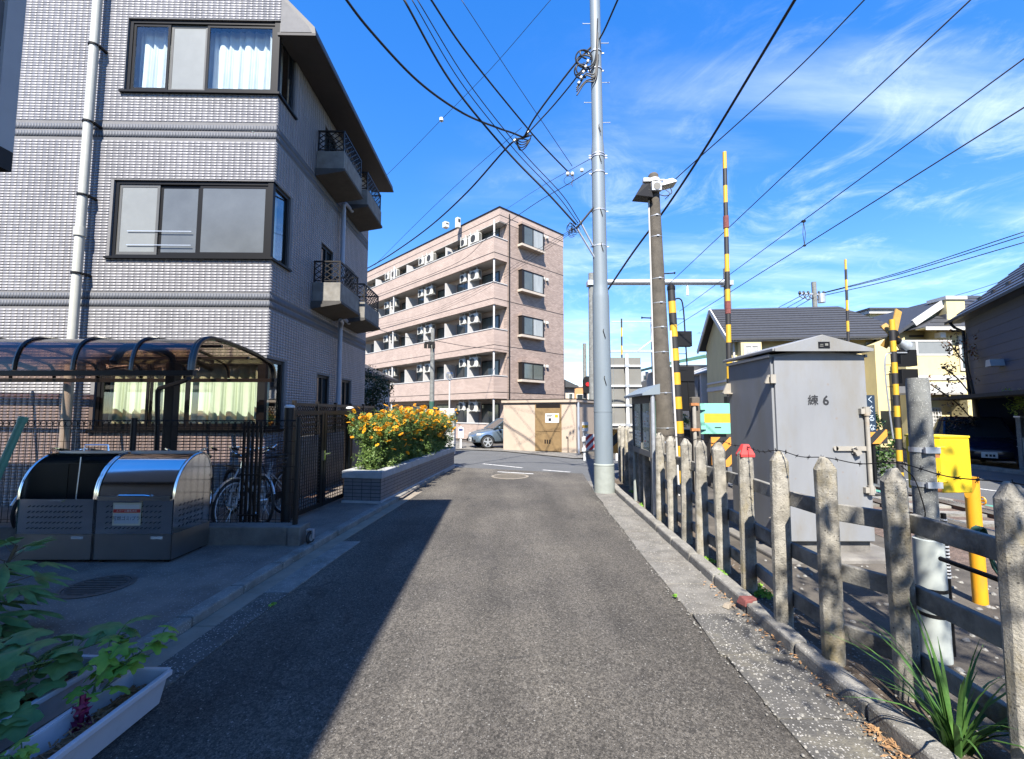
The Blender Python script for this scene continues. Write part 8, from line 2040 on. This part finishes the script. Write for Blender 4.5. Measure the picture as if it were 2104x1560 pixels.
wire('overhead_cable', 'cable from the pole sloping down across the apartment front', [(1216, 348, 8.95), (1168, 378, 10), (1090, 425, 12), (1000, 490, 15), (930, 545, 18.0), (760, 612, 22)], 0.009)
for k in range(3):
    wire('service_wire', ['upper', 'middle', 'lower'][k] + ' of three service wires sagging across the apartment balconies', [(1178, 470 + k * 3, 8.8), (1110, 510 + k * 6, 10.5), (1040, 556 + k * 6, 13), (960, 604 + k * 5, 16), (860, 648 + k * 4, 19), (755, 672 + k * 6, 22)], 0.0045)
wire('overhead_wire', 'twin insulator wire reaching the pole above the apartment roof', [(1216, 325, 8.9), (1180, 345, 11), (1110, 385, 15), (1040, 430, 21)], 0.007)
wire('service_wire', 'wire between the short junction pole and the apartment corner', [(893, 700, 20.4), (960, 712, 22), (1018, 717, 24.0), (1048, 722, 25.2)], 0.014)
wire('service_wire', 'wire from the junction pole going left behind the grey building', [(886, 702, 20.4), (820, 690, 21), (750, 668, 22)], 0.012)
# mid-air junction closure
jc = thing('cable_junction', 'knot of looped black cables hanging in mid air', 'cable junction', AT(*J))
tg = MB(); r = random.Random(9)
for k in range(4):
    q = 0.10 + 0.05 * k
    tg.tube(smooth_path([(-0.20, 0, -0.02 * k), (-0.10, 0.03 * k, -q), (0.02, 0, -q * 1.1), (0.14, -0.02 * k, -q * 0.5), (0.18, 0, 0.03)], 6), 0.013, 6)
for k in range(4): tg.tube([(r.uniform(-.05, .02), 0, r.uniform(-.08, 0.05)), (r.uniform(0.12, .25), r.uniform(-.1, .1), r.uniform(-.03, .10))], 0.014, 6)
part('loops', tg, 'cable', jc, smooth=True)
for p in ((0.07, 0, 0.10), (-0.26, 0, -0.10)): part('splice_sleeve', MB().cyl(p, (p[0] + 0.06, p[1], p[2] + 0.05), 0.025, n=8), 'insulator', jc)
ph = AT(1184, 470, 8.75)
pb = thing('pole_bracket', 'strut bracket with a tangle of wires left of the utility pole', 'bracket', ph)
pt = AT(1221, 425, 8.85) - ph; pl_ = AT(1222, 530, 8.85) - ph
part('upper_strut', MB().cyl((0, 0, 0), pt, 0.022, n=8), 'cable', pb); part('lower_strut', MB().cyl((0.02, 0, 0), pl_, 0.02, n=8), 'galv', pb)
tg = MB()
for k in range(10):
    c = Vector((r.uniform(-.12, .04), r.uniform(-.05, .05), r.uniform(-.12, .10))); q = r.uniform(0.03, 0.09)
    tg.tube([c + Vector((q * math.cos(t), 0.03 * math.sin(2 * t), q * math.sin(t) * 1.1)) for t in [j * math.pi / 6 for j in range(11)]], 0.006, 5)
part('wire_tangle', tg, 'cable', pb)
ih = AT(1176, 356, 11)
ib = thing('line_insulator', 'white insulators on the thin lines left of the pole', 'insulator', ih)
for p in ((0.0, 0, -0.02), (0.25, 0, 0.08), (-0.12, 0, -0.02)): part('insulator_body', MB().lathe([(0.02, -0.05), (0.045, -0.03), (0.045, 0.03), (0.02, 0.05)], 10, p), 'insulator', ib, smooth=True)
part('jumper', MB().tube(smooth_path([(0.0, 0, 0.0), (0.03, 0, -0.12), (-0.02, 0, -0.25), (0.0, 0, -0.36)], 5), 0.008, 5).tube([(-0.1 + 0.12 * math.cos(t), 0, -0.2 + 0.12 * math.sin(t)) for t in [j * math.pi / 8 for j in range(16)]], 0.006, 5, closed=True), 'cable', ib)
for (u, v, Y, lab) in ((907, 246, 12.0, 'white bead insulator on the fine wire in mid sky'), (773, 381, 14.8, 'white bead insulator by the grey eave tip')):
    p = AT(u, v, Y); b = thing('bead_insulator', lab, 'insulator', p)
    part('bead', MB().lathe([(0.02, -0.07), (0.06, -0.04), (0.06, 0.04), (0.02, 0.07)], 12), 'insulator', b, smooth=True)
# right half: feeder and floodlight supply, catenary, far distribution lines
wire('overhead_cable', 'thick cable from behind the utility pole up to the top right', [(1238, 612, 9.2), (1300, 520, 8.6), (1370, 425, 7.8), (1452, 300, 6.8), (1560, 122, 5.6), (1660, -45, 4.8)], 0.019)
wire('overhead_wire', 'floodlight supply wire rising to the top right', [(1388, 368, 7.0), (1430, 330, 6.6), (1520, 250, 6.0), (1650, 130, 5.3), (1800, -25, 4.6)], 0.009)
wire('overhead_cable', 'cable leaving the utility pole top to the right', [(1232, 80, 8.8), (1245, 55, 8.4), (1280, -25, 7.6)], 0.018)
def rail_wire(name, label, off, hgt, r):
    a, b = track(3.0, off), track(60, off)
    pts = [Vector((p.x, p.y, hgt)) for p in (a, b)]
    return tag(part(name, MB().tube(pts, r, 6), 'cable', None, smooth=True, fix=False), label, 'cable')
def fit_wire(name, label, u0, v0, u1, v1, Y0, Y1, r, m='cable'):
    return tag(part(name, MB().tube([AT(u0, v0, Y0), AT(u1, v1, Y1)], r, 6), m, None, smooth=True, fix=False), label, 'cable')
fit_wire('feeder_wire', 'straight feeder wire over the railway, highest of the three', 1370, 588, 2010, -15, 24.0, 7.0, 0.016)
fit_wire('messenger_wire', 'messenger wire over the railway with a hanger', 1396, 640, 2112, 115, 24.0, 6.6, 0.013)
fit_wire('contact_wire', 'contact wire lowest over the railway', 1380, 676, 2112, 216, 24.0, 6.4, 0.013)
h0, h1 = AT(1651, 455, 11.6), AT(1653, 505, 11.6)
hg = thing('wire_hanger', 'thin hanger loop between messenger and contact wires', 'hanger', (0, 0, 0))
part('loop', MB().tube([h0, h0.lerp(h1, 0.5) + Vector((-0.03, 0, 0)), h1], 0.008, 5).tube([h0, h0.lerp(h1, 0.5) + Vector((0.04, 0, 0)), h1], 0.008, 5), 'cable', hg)
part('clip', MB().cbox(h0, (0.09, 0.06, 0.05)).cbox(h1, (0.06, 0.05, 0.04)), 'black', hg)
Y = 28.0; q = AT(1674, 620, Y)
dp_ = thing('distribution_pole', 'distant power pole with transformer above the cream house', 'utility pole', (q.x, Y, 0))
part('shaft', MB().cyl((0, 0, 0), (0, 0, ZAT(580, Y)), 0.14, n=10), 'pole_grey', dp_)
part('crossarm', MB().bar((-1.0, 0, ZAT(603, Y)), (0.7, 0, ZAT(606, Y)), 0.10, 0.10), 'galv', dp_)
part('transformer', MB().cyl((0.45, 0, ZAT(622, Y)), (0.45, 0, ZAT(604, Y)), 0.22, n=12), 'galv', dp_)
for x in (-0.95, -0.7, -0.4, 0.3, 0.6): part('insulator', MB().lathe([(0.05, 0), (0.09, 0.1), (0.05, 0.24)], 8, (x, 0, ZAT(606, Y))), 'black', dp_)
jm = MB()
for k in range(5): jm.tube(smooth_path([(-1.0 + 0.3 * k, 0, ZAT(607, Y)), (-0.8 + 0.3 * k, -0.1, ZAT(614, Y) - 0.1 * (k % 2)), (-0.5 + 0.3 * k, 0, ZAT(604, Y))], 4), 0.03, 5)
part('jumpers', jm, 'cable', dp_)
for i, (v0, v1) in enumerate(((602, 474), (603, 482), (608, 496))):
    wire('power_line', ['upper', 'middle', 'lower'][i] + ' power line from the distant pole to the right edge', [(1690, v0, 28), (1850, v0 - (v0 - v1) * 0.33, 24), (2112, v1, 19)], 0.022)
for i, (v0, v1) in enumerate(((634, 560), (640, 572), (644, 596))):
    wire('power_line', ['upper', 'middle', 'lower'][i] + ' fine line above the balcony house roofs', [(1860, v0, 30), (1990, (v0 + v1) / 2 + 3, 26), (2112, v1, 22)], 0.014)
for i in range(3): wire('power_line', ['left', 'middle', 'right'][i] + ' of three short lines left of the distant pole', [(1650 + i * 10, 606 + i * 3, 28), (1600 + i * 14, 632 + i * 2, 34)], 0.022)
# television aerial
Y = 30.0; q = AT(1449, 730, Y)
an = thing('television_aerial', 'thin television aerial above the beige house roof', 'aerial', (q.x, Y, 0))
part('mast', MB().cyl((0, 0, ZAT(735, Y)), (0, 0, ZAT(686, Y)), 0.025, n=6), 'galv', an)
part('boom', MB().cyl((-0.4, 0, ZAT(685, Y)), (0.5, 0, ZAT(682, Y)), 0.02, n=6), 'galv', an)
for x in (-0.4, -0.2, 0.0, 0.2, 0.45): part('element', MB().cyl((x, -0.3, ZAT(684, Y)), (x, 0.3, ZAT(684, Y)), 0.012, n=5), 'galv', an)
